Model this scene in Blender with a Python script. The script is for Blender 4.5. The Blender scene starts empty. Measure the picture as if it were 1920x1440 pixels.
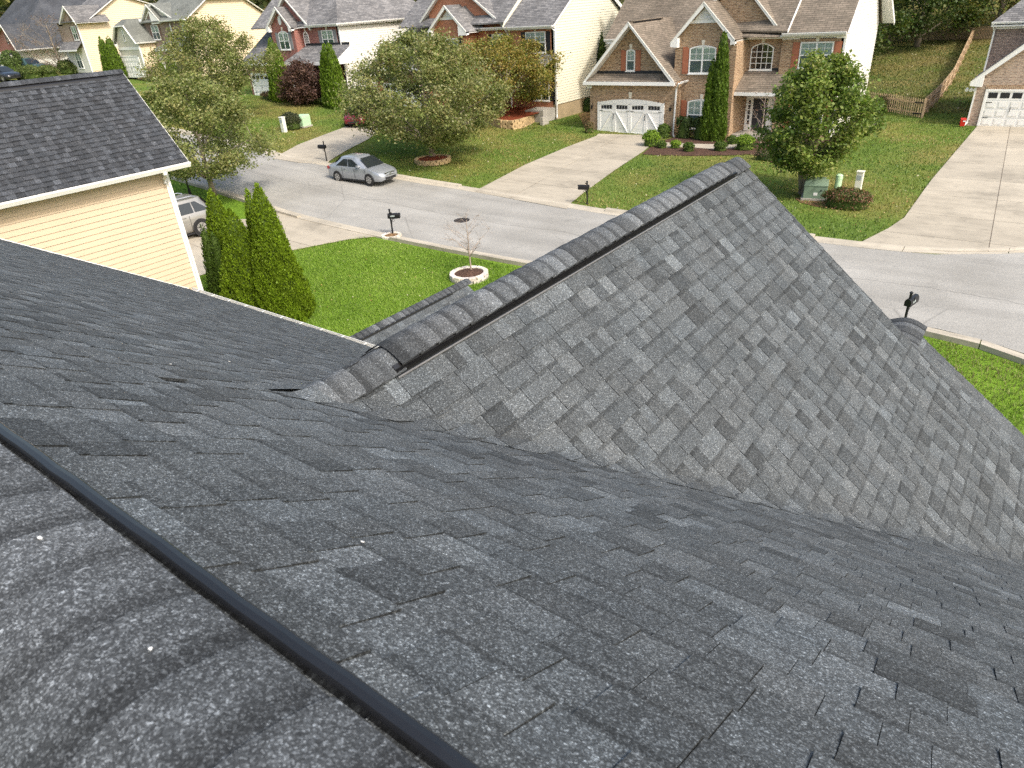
import bpy, bmesh, math, random
import numpy as np
from mathutils import Matrix, Vector
random.seed(7)
rng = np.random.default_rng(7)
sc = bpy.context.scene
col = sc.collection

# ------------------------------------------------------------------ camera, sky, sun, exposure
CAM_Z = 8.4
CF = 1263.5532
CR = np.array([[0.8021666285, 0.5939692035, -0.0610678753],      # camera right
               [0.2500027976, -0.4269797063, -0.8690149202],     # camera down
               [-0.5422428434, 0.6818276291, -0.4910028340]])    # camera forward
cam = bpy.data.cameras.new('camera')
cam.sensor_width = 36.0
cam.lens = 36.0 * CF / 1920.0
cam.clip_start = 0.02
cam.clip_end = 3000
cam.dof.use_dof = True
cam.dof.focus_distance = 7.0
cam.dof.aperture_fstop = 11
camo = bpy.data.objects.new('camera', cam)
col.objects.link(camo)
r_, d_, f_ = CR
camo.matrix_world = Matrix(((r_[0], -d_[0], -f_[0], 0), (r_[1], -d_[1], -f_[1], 0),
                            (r_[2], -d_[2], -f_[2], CAM_Z), (0, 0, 0, 1)))
sc.camera = camo

SUN_AZ, SUN_EL = math.radians(103), math.radians(45)     # azimuth from +y (away from us) towards +x
SD = Vector((math.sin(SUN_AZ) * math.cos(SUN_EL), math.cos(SUN_AZ) * math.cos(SUN_EL), math.sin(SUN_EL)))
w = bpy.data.worlds.new('World')
sc.world = w
w.use_nodes = True
wn = w.node_tree
sky = wn.nodes.new('ShaderNodeTexSky')
sky.sky_type = 'NISHITA'
sky.sun_disc = False
sky.sun_elevation = SUN_EL
sky.sun_rotation = SUN_AZ
sky.air_density = 1.4
sky.dust_density = 5.0
sky.ozone_density = 0.6
wn.links.new(sky.outputs[0], wn.nodes['Background'].inputs[0])
wn.nodes['Background'].inputs[1].default_value = 0.15
sl = bpy.data.lights.new('sun', 'SUN')
sl.energy = 1.85
sl.angle = math.radians(5.0)
sl.color = (1.0, 0.955, 0.89)
so = bpy.data.objects.new('sun', sl)
col.objects.link(so)
so.rotation_euler = (-SD).to_track_quat('-Z', 'Y').to_euler()
sc.view_settings.view_transform = 'Standard'
sc.view_settings.look = 'None'
sc.view_settings.gamma = 1
sc.cycles.use_denoising = False
sc.view_settings.use_curve_mapping = False
sc.view_settings.exposure = 0.80

# ------------------------------------------------------------------ terrain and survey helpers
def smp(t, wd):
    t = np.asarray(t, float)
    return np.where(t < -wd, 0, np.where(t > wd, t, (t + wd) ** 2 / (4 * wd)))
def zt(x, y):
    return .065 * smp(-24 - np.asarray(x, float), 8) - .029 * smp(-52 - np.asarray(x, float), 8) + .11 * smp(np.asarray(y, float) - 66, 6)
def ray(u, v):
    return (u - 960) * CR[0] + (v - 720) * CR[1] + CF * CR[2]
def P(u, v, Y):                       # a survey sight on the upright plane y = Y: (x, z)
    d = ray(u, v); q = d * (Y / d[1]); return float(q[0]), float(q[2] + CAM_Z)
def T(u, v):                          # a survey sight on the terrain: (x, y)
    d = ray(u, v); t = 2 / np.linalg.norm(d); a = t
    while True:
        q = d * t
        if q[2] + CAM_Z <= zt(q[0], q[1]): break
        a = t; t *= 1.02
    b = t
    for _ in range(30):
        m = (a + b) / 2; q = d * m
        if q[2] + CAM_Z <= zt(q[0], q[1]): b = m
        else: a = m
    q = d * b
    return float(q[0]), float(q[1])
def G3(u, v, dz=0.0):
    x, y = T(u, v); return (x, y, float(zt(x, y)) + dz)

# ------------------------------------------------------------------ mesh helpers
BASE = {}
class MB:
    def __init__(s): s.v = []; s.f = []; s.c = []
    def add(s, vs, fs, tint=1.0):
        o = len(s.v); s.v += [tuple(p) for p in vs]
        for f in fs: s.f.append(tuple(i + o for i in f)); s.c.append(tint)
        return s
    def box(s, x0, x1, y0, y1, z0, z1, tint=1.0):
        return s.add([(x0, y0, z0), (x1, y0, z0), (x1, y1, z0), (x0, y1, z0), (x0, y0, z1), (x1, y0, z1), (x1, y1, z1), (x0, y1, z1)],
                     [(0, 3, 2, 1), (4, 5, 6, 7), (0, 1, 5, 4), (1, 2, 6, 5), (2, 3, 7, 6), (3, 0, 4, 7)], tint)
    def slab(s, pts, vec, tint=1.0):     # polygon pushed along vec
        n = len(pts); vec = Vector(vec)
        a = [Vector(p) for p in pts]; b = [p + vec for p in a]
        nn = Vector((0, 0, 0))
        for i in range(n): nn += a[i].cross(a[(i + 1) % n])
        fs = [tuple(range(n)), tuple(reversed(range(n, 2 * n)))]
        fs += [((i + 1) % n, i, i + n, (i + 1) % n + n) for i in range(n)]
        if nn.dot(vec) > 0: fs = [tuple(reversed(f)) for f in fs]
        return s.add(a + b, fs, tint)
    def bar(s, p, q, wd, ht=None, up=(0, 0, 1), tint=1.0):
        p, q = Vector(p), Vector(q); ht = ht or wd
        d = (q - p).normalized(); u = Vector(up)
        if abs(d.dot(u)) > .98: u = Vector((0, 1, 0))
        a = d.cross(u).normalized(); b = a.cross(d).normalized()
        a *= wd / 2; b *= ht / 2
        c = [p - a - b, p + a - b, p + a + b, p - a + b, q - a - b, q + a - b, q + a + b, q - a + b]
        return s.add(c, [(0, 1, 2, 3), (7, 6, 5, 4), (4, 5, 1, 0), (5, 6, 2, 1), (6, 7, 3, 2), (7, 4, 0, 3)], tint)
    def tube(s, pts, rad, n=8, tint=1.0, cap=True):
        pts = [Vector(p) for p in pts]
        rs = rad if isinstance(rad, (list, tuple)) else [rad] * len(pts)
        o = len(s.v); k = len(pts)
        for i, p in enumerate(pts):
            d = (pts[min(i + 1, k - 1)] - pts[max(i - 1, 0)]).normalized()
            u = Vector((0, 0, 1)) if abs(d.z) < .9 else Vector((1, 0, 0))
            a = d.cross(u).normalized(); b = d.cross(a).normalized()
            for j in range(n):
                t = 2 * math.pi * j / n
                s.v.append(tuple(p + (a * math.cos(t) + b * math.sin(t)) * rs[i]))
        for i in range(k - 1):
            for j in range(n):
                s.f.append((o + i * n + j, o + i * n + (j + 1) % n, o + (i + 1) * n + (j + 1) % n, o + (i + 1) * n + j)); s.c.append(tint)
        if cap:
            s.f.append(tuple(o + j for j in reversed(range(n)))); s.c.append(tint)
            s.f.append(tuple(o + (k - 1) * n + j for j in range(n))); s.c.append(tint)
        return s
    def loft(s, rings, closed=False, tint=1.0, caps=True):
        o = len(s.v); n = len(rings[0])
        for r in rings: s.v += [tuple(p) for p in r]
        for i in range(len(rings) - 1):
            for j in range(n if closed else n - 1):
                s.f.append((o + i * n + j, o + i * n + (j + 1) % n, o + (i + 1) * n + (j + 1) % n, o + (i + 1) * n + j)); s.c.append(tint)
        if caps:
            s.f.append(tuple(o + j for j in reversed(range(n)))); s.c.append(tint)
            s.f.append(tuple(o + (len(rings) - 1) * n + j for j in range(n))); s.c.append(tint)
        return s
    def mesh(s, name, m, off=(0, 0, 0), smooth=False):
        me = bpy.data.meshes.new(name)
        me.from_pydata([(x - off[0], y - off[1], z - off[2]) for x, y, z in s.v], [], s.f)
        me.materials.append(m)
        if any(t != 1.0 for t in s.c):
            at = me.attributes.new('tint', 'FLOAT_COLOR', 'FACE')
            cc = np.ones((len(s.c), 4), np.float32)
            for i, t in enumerate(s.c): cc[i, :3] = t
            at.data.foreach_set('color', cc.ravel())
        if smooth:
            me.polygons.foreach_set('use_smooth', np.ones(len(me.polygons), bool))
        return me
    def build(s, name, m, parent=None, smooth=False, fix=False, bevel=0, **kw):
        off = base_of(parent)
        me = s.mesh(name, m, off, smooth)
        if fix:
            bm = bmesh.new(); bm.from_mesh(me); bmesh.ops.recalc_face_normals(bm, faces=bm.faces); bm.to_mesh(me); bm.free()
        o = bpy.data.objects.new(name, me); col.objects.link(o)
        if parent is not None: o.parent = parent
        BASE[o] = off
        if bevel:
            b = o.modifiers.new('bevel', 'BEVEL'); b.width = bevel; b.segments = 2
        tag(o, **kw)
        return o
def base_of(p): return BASE.get(p, (0, 0, 0)) if p is not None else (0, 0, 0)
def tag(o, label=None, cat=None, group=None, kind=None):
    if label: o['label'] = label
    if cat: o['category'] = cat
    if group: o['group'] = group
    if kind: o['kind'] = kind
    return o
def thing(name, loc, label, cat, group=None, rz=0.0):
    o = bpy.data.objects.new(name, None); col.objects.link(o)
    o.empty_display_size = .2
    o.location = loc; o.rotation_euler = (0, 0, rz)
    BASE[o] = tuple(loc) if rz == 0 else (0, 0, 0)
    return tag(o, label, cat, group)
def inst(name, me, parent, loc, rot=(0, 0, 0), scl=(1, 1, 1), colr=None):
    o = bpy.data.objects.new(name, me); col.objects.link(o)
    b = base_of(parent)
    o.location = (loc[0] - b[0], loc[1] - b[1], loc[2] - b[2]); o.rotation_euler = rot; o.scale = scl
    o.parent = parent
    if colr is not None: o.color = (colr, colr, colr, 1) if not hasattr(colr, '__len__') else tuple(colr) + (1,)
    return o
def fastmesh(name, V, k, C, m, parent=None, off=(0, 0, 0), **kw):   # V: (n*k,3) polygons of k corners; C: (n,3) colours
    n = len(V) // k
    me = bpy.data.meshes.new(name)
    me.vertices.add(n * k); me.vertices.foreach_set('co', (V - np.array(off)).astype(np.float32).ravel())
    me.loops.add(n * k); me.loops.foreach_set('vertex_index', np.arange(n * k, dtype=np.int32))
    me.polygons.add(n); me.polygons.foreach_set('loop_start', np.arange(0, n * k, k, dtype=np.int32))
    me.update(calc_edges=True)
    at = me.attributes.new('tint', 'FLOAT_COLOR', 'FACE')
    cc = np.ones((n, 4), np.float32); cc[:, :3] = C
    at.data.foreach_set('color', cc.ravel())
    me.materials.append(m)
    o = bpy.data.objects.new(name, me); col.objects.link(o)
    if parent is not None: o.parent = parent
    BASE[o] = tuple(off)
    return tag(o, **kw)

# ------------------------------------------------------------------ materials
def mat(name, base=(.5, .5, .5), rough=.8, metal=0.0, spec=.4):
    m = bpy.data.materials.new(name); m.use_nodes = True
    n = m.node_tree.nodes; b = n['Principled BSDF']
    b.inputs['Base Color'].default_value = (*base, 1); b.inputs['Roughness'].default_value = rough
    b.inputs['Metallic'].default_value = metal; b.inputs['Specular IOR Level'].default_value = spec
    return m
class NT:
    def __init__(s, m): s.t = m.node_tree; s.n = s.t.nodes; s.b = s.n['Principled BSDF']
    def new(s, k, **kw):
        x = s.n.new(k)
        for a, v in kw.items(): setattr(x, a, v)
        return x
    def link(s, a, b): s.t.links.new(a, b)
    def pos(s):
        return s.new('ShaderNodeNewGeometry').outputs['Position']
    def noise(s, scale, detail=3, rough=.5, vec=None, stretch=None):
        x = s.new('ShaderNodeTexNoise'); x.inputs['Scale'].default_value = scale; x.inputs['Detail'].default_value = detail
        x.inputs['Roughness'].default_value = rough
        v = vec or s.pos()
        if stretch:
            mp = s.new('ShaderNodeMapping'); mp.inputs['Scale'].default_value = stretch; s.link(v, mp.inputs[0]); v = mp.outputs[0]
        s.link(v, x.inputs['Vector']); return x.outputs['Fac']
    def ramp(s, fac, stops):
        x = s.new('ShaderNodeValToRGB'); e = x.color_ramp.elements
        while len(e) < len(stops): e.new(.5)
        for i, (p, c) in enumerate(stops):
            e[i].position = p; e[i].color = (*(c if hasattr(c, '__len__') else (c, c, c)), 1)
        s.link(fac, x.inputs[0]); return x.outputs[0]
    def mix(s, fac, a, b, mode='MIX'):
        x = s.new('ShaderNodeMix', data_type='RGBA', blend_type=mode)
        for v, i in ((fac, 0), (a, 6), (b, 7)):
            if hasattr(v, 'is_output'): s.link(v, x.inputs[i])
            elif i == 0: x.inputs[0].default_value = v
            else: x.inputs[i].default_value = (*(v if hasattr(v, '__len__') else (v, v, v)), 1)
        return x.outputs[2]
    def math(s, op, a, b=None):
        x = s.new('ShaderNodeMath', operation=op)
        for v, i in ((a, 0), (b, 1)):
            if v is None: continue
            if hasattr(v, 'is_output'): s.link(v, x.inputs[i])
            else: x.inputs[i].default_value = v
        return x.outputs[0]
    def attr(s, nm='tint'):
        return s.new('ShaderNodeAttribute', attribute_name=nm).outputs['Color']
    def objcol(s):
        return s.new('ShaderNodeObjectInfo').outputs['Color']
    def bump(s, h, strength=.3, dist=.01):
        x = s.new('ShaderNodeBump'); x.inputs['Strength'].default_value = strength; x.inputs['Distance'].default_value = dist
        s.link(h, x.inputs['Height']); s.link(x.outputs[0], s.b.inputs['Normal'])
    def out(s, c): s.link(c, s.b.inputs['Base Color'])

def tintable(nt, use_obj):           # face tint, times the object's own colour when pieces share a mesh
    return nt.mix(1.0, nt.attr(), nt.objcol(), 'MULTIPLY') if use_obj else nt.attr()

def shingle_mat(name, base, use_obj=True, speck=1.0):
    m = mat(name, base, .85, spec=.25); t = NT(m)
    vor = t.new('ShaderNodeTexVoronoi'); vor.inputs['Scale'].default_value = 420; t.link(t.pos(), vor.inputs['Vector'])
    gr = t.new('ShaderNodeSeparateColor'); t.link(vor.outputs['Color'], gr.inputs[0])
    g1 = t.ramp(gr.outputs[0], [(0, .5), (.5, .72), (.78, 1.15), (.92, 2.0), (1, 3.2 * speck)])
    n2 = t.ramp(t.noise(170, 2), [(.3, .9), (.5, 1.0), (.72, 1.12)])
    n3 = t.ramp(t.noise(1.6, 4), [(.3, .95), (.7, 1.05)])
    v2 = t.new('ShaderNodeTexVoronoi'); v2.inputs['Scale'].default_value = 150; t.link(t.pos(), v2.inputs['Vector'])
    g2 = t.new('ShaderNodeSeparateColor'); t.link(v2.outputs['Color'], g2.inputs[0])
    n4 = t.ramp(g2.outputs[1], [(0, .74), (.6, .94), (.85, 1.15), (1, 1.8)])
    c = t.mix(1, g1, n2, 'MULTIPLY'); c = t.mix(1, c, n3, 'MULTIPLY'); c = t.mix(1, c, n4, 'MULTIPLY')
    c = t.mix(1, c, tintable(t, use_obj), 'MULTIPLY')
    warm = t.ramp(t.noise(3.0, 3), [(.35, tuple(base)), (.7, (base[0] * 1.03, base[1] * 1.0, base[2] * .98))])
    c = t.mix(1, c, warm, 'MULTIPLY')
    t.out(c)
    t.bump(gr.outputs[0], .5, .0025)
    return m
M = {}
M['shingle'] = shingle_mat('charcoal shingle', (.083, .094, .102))
M['shingle_nb'] = shingle_mat('dark charcoal shingle', (.052, .058, .068))
M['cap'] = shingle_mat('ridge shingle', (.086, .095, .103), speck=.7)

def far_shingle(name, c1, c2, rowh=.143):
    m = mat(name, c1, .9, spec=.2); t = NT(m)
    p = t.pos(); sep = t.new('ShaderNodeSeparateXYZ'); t.link(p, sep.inputs[0])
    nr = t.new('ShaderNodeNewGeometry').outputs['True Normal']; ns = t.new('ShaderNodeSeparateXYZ'); t.link(nr, ns.inputs[0])
    isx = t.math('GREATER_THAN', t.math('ABSOLUTE', ns.outputs[0]), .35)
    along = t.new('ShaderNodeMix'); t.link(isx, along.inputs[0]); t.link(sep.outputs[0], along.inputs[2]); t.link(sep.outputs[1], along.inputs[3])
    cmb = t.new('ShaderNodeCombineXYZ'); t.link(along.outputs[0], cmb.inputs[0]); t.link(sep.outputs[2], cmb.inputs[1])
    br = t.new('ShaderNodeTexBrick'); t.link(cmb.outputs[0], br.inputs['Vector'])
    br.inputs['Scale'].default_value = 1; br.inputs['Brick Width'].default_value = .42; br.inputs['Row Height'].default_value = rowh * .72
    br.inputs['Mortar Size'].default_value = .012; br.inputs['Mortar Smooth'].default_value = .3
    br.inputs['Color1'].default_value = (*c1, 1); br.inputs['Color2'].default_value = (*c2, 1)
    br.inputs['Mortar'].default_value = (c1[0] * .5, c1[1] * .5, c1[2] * .5, 1); br.offset = .37
    n = t.ramp(t.noise(.5, 5, .6), [(.3, .72), (.7, 1.2)])
    n2 = t.ramp(t.noise(6, 3, .6), [(.3, .8), (.7, 1.2)])
    t.out(t.mix(1, t.mix(1, br.outputs[0], n, 'MULTIPLY'), n2, 'MULTIPLY'))
    return m
M['roof_tan'] = far_shingle('weathered brown shingle', (.17, .145, .115), (.24, .20, .16))
M['roof_grey'] = far_shingle('grey shingle', (.135, .135, .14), (.24, .235, .235))
M['roof_slate'] = far_shingle('greenish grey shingle', (.17, .18, .165), (.21, .22, .2))
M['roof_dark'] = far_shingle('dark slate shingle', (.06, .066, .078), (.085, .09, .1))

def brick_mat(name, c1, c2, mortar, dark=.35):
    m = mat(name, c1, .9, spec=.2); t = NT(m)
    p = t.pos(); sep = t.new('ShaderNodeSeparateXYZ'); t.link(p, sep.inputs[0])
    nr = t.new('ShaderNodeNewGeometry').outputs['True Normal']; ns = t.new('ShaderNodeSeparateXYZ'); t.link(nr, ns.inputs[0])
    isx = t.math('GREATER_THAN', t.math('ABSOLUTE', ns.outputs[0]), .7)
    along = t.new('ShaderNodeMix'); t.link(isx, along.inputs[0]); t.link(sep.outputs[0], along.inputs[2]); t.link(sep.outputs[1], along.inputs[3])
    cmb = t.new('ShaderNodeCombineXYZ'); t.link(along.outputs[0], cmb.inputs[0]); t.link(sep.outputs[2], cmb.inputs[1])
    br = t.new('ShaderNodeTexBrick'); t.link(cmb.outputs[0], br.inputs['Vector'])
    br.inputs['Scale'].default_value = 1; br.inputs['Brick Width'].default_value = .23; br.inputs['Row Height'].default_value = .085
    br.inputs['Mortar Size'].default_value = .011; br.inputs['Mortar Smooth'].default_value = .2; br.inputs['Bias'].default_value = -.1
    br.inputs['Color1'].default_value = (*c1, 1); br.inputs['Color2'].default_value = (*c2, 1); br.inputs['Mortar'].default_value = (*mortar, 1)
    n = t.ramp(t.noise(5.5, 3, .7, vec=cmb.outputs[0], stretch=(.8, 2.2, 1)), [(.36, dark), (.48, 1.0), (.7, 1.18)])
    n2 = t.ramp(t.noise(.6, 4), [(.3, .88), (.7, 1.08)])
    t.out(t.mix(1, t.mix(1, br.outputs[0], n, 'MULTIPLY'), n2, 'MULTIPLY'))
    t.bump(br.outputs['Fac'], -.4, .01)
    return m
M['brick_tan'] = brick_mat('tan brick', (.365, .24, .14), (.26, .155, .09), (.48, .405, .305))
M['brick_orange'] = brick_mat('orange brick', (.42, .15, .075), (.33, .115, .06), (.46, .30, .22), .6)
M['brick_red'] = brick_mat('red brick', (.30, .095, .075), (.22, .065, .055), (.42, .30, .26), .55)
M['brick_brown'] = brick_mat('brown stone brick', (.27, .19, .155), (.17, .12, .105), (.40, .34, .30), .5)
M['brick_pale'] = brick_mat('pale brown brick', (.42, .31, .235), (.30, .21, .165), (.50, .44, .37), .45)

def plain(name, base, rough=.6, var=.08, scale=1.5, spec=.35):
    m = mat(name, base, rough, spec=spec); t = NT(m)
    n = t.ramp(t.noise(scale, 4, .6), [(.25, 1 - var), (.75, 1 + var)])
    t.out(t.mix(1, tuple(base), t.mix(1, n, t.attr(), 'MULTIPLY'), 'MULTIPLY')); return m
# the 'tint' attribute reads 0 where a mesh has none: give every mesh one before rendering (see the end)
M['cream'] = plain('cream vinyl siding', (.57, .46, .335), .5, .05, .9)
M['cream_pale'] = plain('pale cream vinyl siding', (.70, .665, .53), .5, .03, .7)
M['white_siding'] = plain('white vinyl siding', (.70, .69, .65), .5, .03, .7)
M['greige'] = plain('greige vinyl siding', (.55, .53, .45), .55, .04, .7)
M['peach'] = plain('peach cream siding', (.70, .58, .42), .55, .04, .7)
M['white'] = plain('white painted trim', (.80, .80, .78), .45, .04, 2)
M['offwhite'] = plain('off white trim', (.74, .73, .68), .5, .05, 2)
M['black'] = plain('black painted metal', (.012, .012, .014), .4, .15, 6)
M['vent'] = plain('black ridge vent plastic', (.009, .009, .010), .32, .2, 20, .6)
M['alu'] = plain('bare metal lip', (.13, .128, .125), .3, .1, 8, .8)
M['dark'] = plain('dark recess', (.02, .02, .022), .6)
M['shutter_red'] = plain('terracotta shutter', (.36, .135, .075), .55, .08, 3)
M['shutter_black'] = plain('black shutter', (.018, .019, .022), .5)
M['shutter_grey'] = plain('grey shutter', (.23, .23, .24), .5)
M['shutter_brown'] = plain('brown shutter', (.16, .10, .08), .5)
M['blind'] = plain('pale blind', (.80, .86, .78), .7, .05)
M['screen'] = plain('insect screen', (.30, .35, .36), .6, .1)
M['curtain'] = plain('brown curtain', (.16, .10, .075), .8, .5, 14)
M['room'] = plain('dark room', (.035, .035, .035), .9)
M['door_dark'] = plain('dark front door', (.035, .035, .042), .4)
M['keystone'] = plain('pale keystone', (.70, .66, .56), .7)
M['brick_light'] = brick_mat('soldier brick', (.40, .27, .17), (.32, .19, .115), (.52, .43, .32), .7)
M['slab_dark'] = plain('black roof flashing', (.02, .022, .026), .7)

def glass_mat():
    m = bpy.data.materials.new('window glass'); m.use_nodes = True
    n = m.node_tree.nodes; n.clear(); L = m.node_tree.links.new
    o = n.new('ShaderNodeOutputMaterial'); mx = n.new('ShaderNodeMixShader'); tr = n.new('ShaderNodeBsdfTransparent')
    tr.inputs[0].default_value = (.86, .9, .9, 1)
    gl = n.new('ShaderNodeBsdfGlossy'); gl.inputs['Roughness'].default_value = .04
    fr = n.new('ShaderNodeFresnel'); fr.inputs[0].default_value = 1.6
    L(fr.outputs[0], mx.inputs[0]); L(tr.outputs[0], mx.inputs[1]); L(gl.outputs[0], mx.inputs[2]); L(mx.outputs[0], o.inputs[0])
    return m
M['glass'] = glass_mat()
M['car_glass'] = mat('car window glass', (.02, .025, .028), .06, spec=.7)

def leaf_mat(name='leaves', trans=.35):
    m = bpy.data.materials.new(name); m.use_nodes = True; t = NT(m); n = t.n
    t.b.inputs['Roughness'].default_value = .55; t.b.inputs['Specular IOR Level'].default_value = .3
    c = t.attr(); t.out(c)
    tl = t.new('ShaderNodeBsdfTranslucent'); t.link(t.mix(1, c, (1.1, 1.25, .6), 'MULTIPLY'), tl.inputs[0])
    mx = t.new('ShaderNodeMixShader'); mx.inputs[0].default_value = trans
    t.link(t.b.outputs[0], mx.inputs[1]); t.link(tl.outputs[0], mx.inputs[2])
    t.link(mx.outputs[0], n['Material Output'].inputs[0])
    return m
M['leaf'] = leaf_mat()
M['spray'] = leaf_mat('evergreen sprays', .18)
M['grassblade'] = leaf_mat('grass blades', .3)
def bark_mat():
    m = mat('bark', (.22, .18, .14), .9); t = NT(m)
    t.out(t.ramp(t.noise(9, 5, .6, stretch=(1, 1, .25)), [(.3, (.13, .105, .08)), (.7, (.30, .26, .21))])); return m
M['bark'] = bark_mat()

def ground_mat():
    m = mat('lawn', (.06, .1, .02), .95, spec=.1); t = NT(m)
    sep = t.new('ShaderNodeSeparateXYZ'); t.link(t.pos(), sep.inputs[0])
    near = t.math('LESS_THAN', sep.outputs[1], 22.0)
    far_c = t.ramp(t.noise(.16, 5, .6), [(.30, (.075, .13, .022)), (.46, (.11, .165, .03)), (.60, (.18, .175, .05)), (.75, (.24, .20, .075))])
    near_c = t.ramp(t.noise(.55, 4, .6), [(.3, (.095, .18, .016)), (.7, (.155, .255, .028))])
    c = t.mix(near, far_c, near_c)
    yard = t.math('GREATER_THAN', sep.outputs[1], 64.0)
    back_c = t.ramp(t.noise(.22, 5, .6), [(.35, (.08, .12, .025)), (.5, (.13, .13, .04)), (.7, (.19, .15, .06))])
    c = t.mix(yard, c, back_c)
    g = t.ramp(t.noise(14, 4, .7), [(.28, .55), (.5, 1.0), (.75, 1.45)])
    g2 = t.ramp(t.noise(60, 2, .6), [(.3, .7), (.7, 1.3)])
    t.out(t.mix(1, t.mix(1, c, g, 'MULTIPLY'), g2, 'MULTIPLY'))
    t.bump(t.noise(30, 3), .8, .05)
    return m
M['lawn'] = ground_mat()
def asphalt_mat():
    m = mat('old pale asphalt', (.25, .25, .24), .9, spec=.2); t = NT(m)
    a = t.ramp(t.noise(.35, 5, .6), [(.3, (.262, .255, .234)), (.7, (.34, .333, .31))])
    b = t.ramp(t.noise(34, 3, .75), [(.3, .68), (.5, 1.0), (.72, 1.38)])
    st = t.ramp(t.noise(1, 4, .6, stretch=(.06, .9, 1)), [(.35, .88), (.65, 1.08)])
    vor = t.new('ShaderNodeTexVoronoi', feature='DISTANCE_TO_EDGE'); vor.inputs['Scale'].default_value = .22
    wv = t.mix(.35, t.pos(), t.new('ShaderNodeTexNoise').outputs['Color'], 'ADD')
    t.link(wv, vor.inputs['Vector'])
    crack = t.ramp(vor.outputs['Distance'], [(0, .72), (.003, .85), (.006, 1.0)])
    gate = t.ramp(t.noise(.09, 2), [(.5, 0.0), (.56, 1.0)])
    crack = t.mix(gate, (1, 1, 1), crack)
    sp_ = t.new('ShaderNodeSeparateXYZ'); t.link(t.pos(), sp_.inputs[0])
    wob = t.math('MULTIPLY', t.noise(.35, 4, .7), .9)
    sd_ = t.math('ABSOLUTE', t.math('SUBTRACT', t.math('ADD', sp_.outputs[1], wob), 23.35))
    seam = t.ramp(sd_, [(0, .66), (.018, .8), (.04, 1.0)])
    stain = t.ramp(t.noise(.8, 6, .7), [(.60, 1.0), (.72, .80)])
    st = t.mix(1, t.mix(1, st, seam, 'MULTIPLY'), stain, 'MULTIPLY')
    c = t.mix(1, t.mix(1, t.mix(1, a, b, 'MULTIPLY'), st, 'MULTIPLY'), crack, 'MULTIPLY')
    t.out(c); t.bump(t.noise(60, 2), .4, .01); return m
M['asphalt'] = asphalt_mat()
def concrete_mat(name, base):
    m = mat(name, base, .85, spec=.25); t = NT(m)
    a = t.ramp(t.noise(.5, 6, .65), [(.3, .74), (.5, 1.0), (.7, 1.1)])
    b = t.ramp(t.noise(1.0, 5, .6, stretch=(.35, 2.2, 1)), [(.33, .90), (.62, 1.04)])
    g = t.ramp(t.noise(40, 3, .7), [(.3, .88), (.7, 1.1)])
    sm = t.ramp(t.noise(2.2, 5, .7), [(.56, 1.0), (.74, .74)])
    c = t.mix(1, t.mix(1, t.mix(1, a, b, 'MULTIPLY'), g, 'MULTIPLY'), sm, 'MULTIPLY')
    c = t.mix(1, c, tintable(t, True), 'MULTIPLY')
    t.out(t.mix(1, c, tuple(base), 'MULTIPLY')); return m
M['concrete'] = concrete_mat('tan concrete', (.40, .36, .292))
M['joint'] = concrete_mat('dirty joint', (.17, .14, .11))
M['kerb'] = concrete_mat('kerb concrete', (.43, .39, .318))
M['pad'] = concrete_mat('grey concrete', (.38, .36, .32))
def mulch_mat(name, c1, c2):
    m = mat(name, c1, .95, spec=.1); t = NT(m)
    t.out(t.ramp(t.noise(11, 5, .8), [(.3, (c1[0] * .35, c1[1] * .35, c1[2] * .35)), (.5, c1), (.72, c2)]))
    t.bump(t.noise(16, 4), 1, .06); return m
M['mulch'] = mulch_mat('brown mulch', (.085, .05, .036), (.17, .11, .085))
M['mulch_red'] = mulch_mat('red mulch', (.22, .055, .026), (.34, .11, .06))
M['soil'] = mulch_mat('bare soil', (.2, .12, .06), (.30, .2, .11))
def stone_mat(name, base):
    m = mat(name, base, .9); t = NT(m)
    n = t.ramp(t.noise(9, 4, .7), [(.3, .7), (.7, 1.2)])
    t.out(t.mix(1, t.mix(1, tuple(base), n, 'MULTIPLY'), t.objcol(), 'MULTIPLY')); return m
M['block_tan'] = stone_mat('tan wall block', (.50, .37, .21))
M['block_white'] = stone_mat('whitewashed block', (.62, .58, .52))
M['picket'] = stone_mat('weathered cedar', (.47, .345, .22))
M['found'] = concrete_mat('foundation', (.40, .31, .19))

def paint(name, base, rough=.25, metal=.0):
    m = mat(name, base, rough, metal, .5); m.node_tree.nodes['Principled BSDF'].inputs['Coat Weight'].default_value = .6
    m.node_tree.nodes['Principled BSDF'].inputs['Coat Roughness'].default_value = .08
    t = NT(m); t.out(t.mix(1, tuple(base), t.ramp(t.noise(3, 3), [(.3, .94), (.7, 1.05)]), 'MULTIPLY')); return m
M['silver'] = paint('silver car paint', (.36, .385, .42), .3, .5)
M['red'] = paint('red car paint', (.15, .005, .015))
M['champagne'] = paint('champagne car paint', (.34, .33, .31), .3, .5)
M['green'] = paint('dark green truck paint', (.03, .065, .065))
M['navy'] = paint('black car paint', (.012, .014, .018))
M['tyre'] = mat('tyre rubber', (.015, .015, .016), .85)
M['rim'] = mat('alloy rim', (.5, .5, .5), .3, .8)
M['chrome'] = mat('chrome', (.6, .6, .6), .15, 1)
M['lamp_clear'] = mat('headlamp lens', (.30, .32, .34), .18, .2)
M['lamp_red'] = mat('tail lamp lens', (.4, .015, .015), .2)
M['util_green'] = plain('green utility steel', (.17, .24, .17), .5, .08, 4)
M['util_pale'] = plain('pale green utility steel', (.42, .62, .40), .5, .08, 4)
M['util_white'] = plain('beige utility plastic', (.70, .70, .62), .5, .06, 4)
M['bin_brown'] = plain('brown bin plastic', (.075, .03, .024), .5, .1, 4)
M['bin_red'] = plain('red plastic', (.55, .03, .02), .4, .1, 4)
M['bin_black'] = plain('black bin plastic', (.02, .02, .022), .5, .1, 4)
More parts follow.
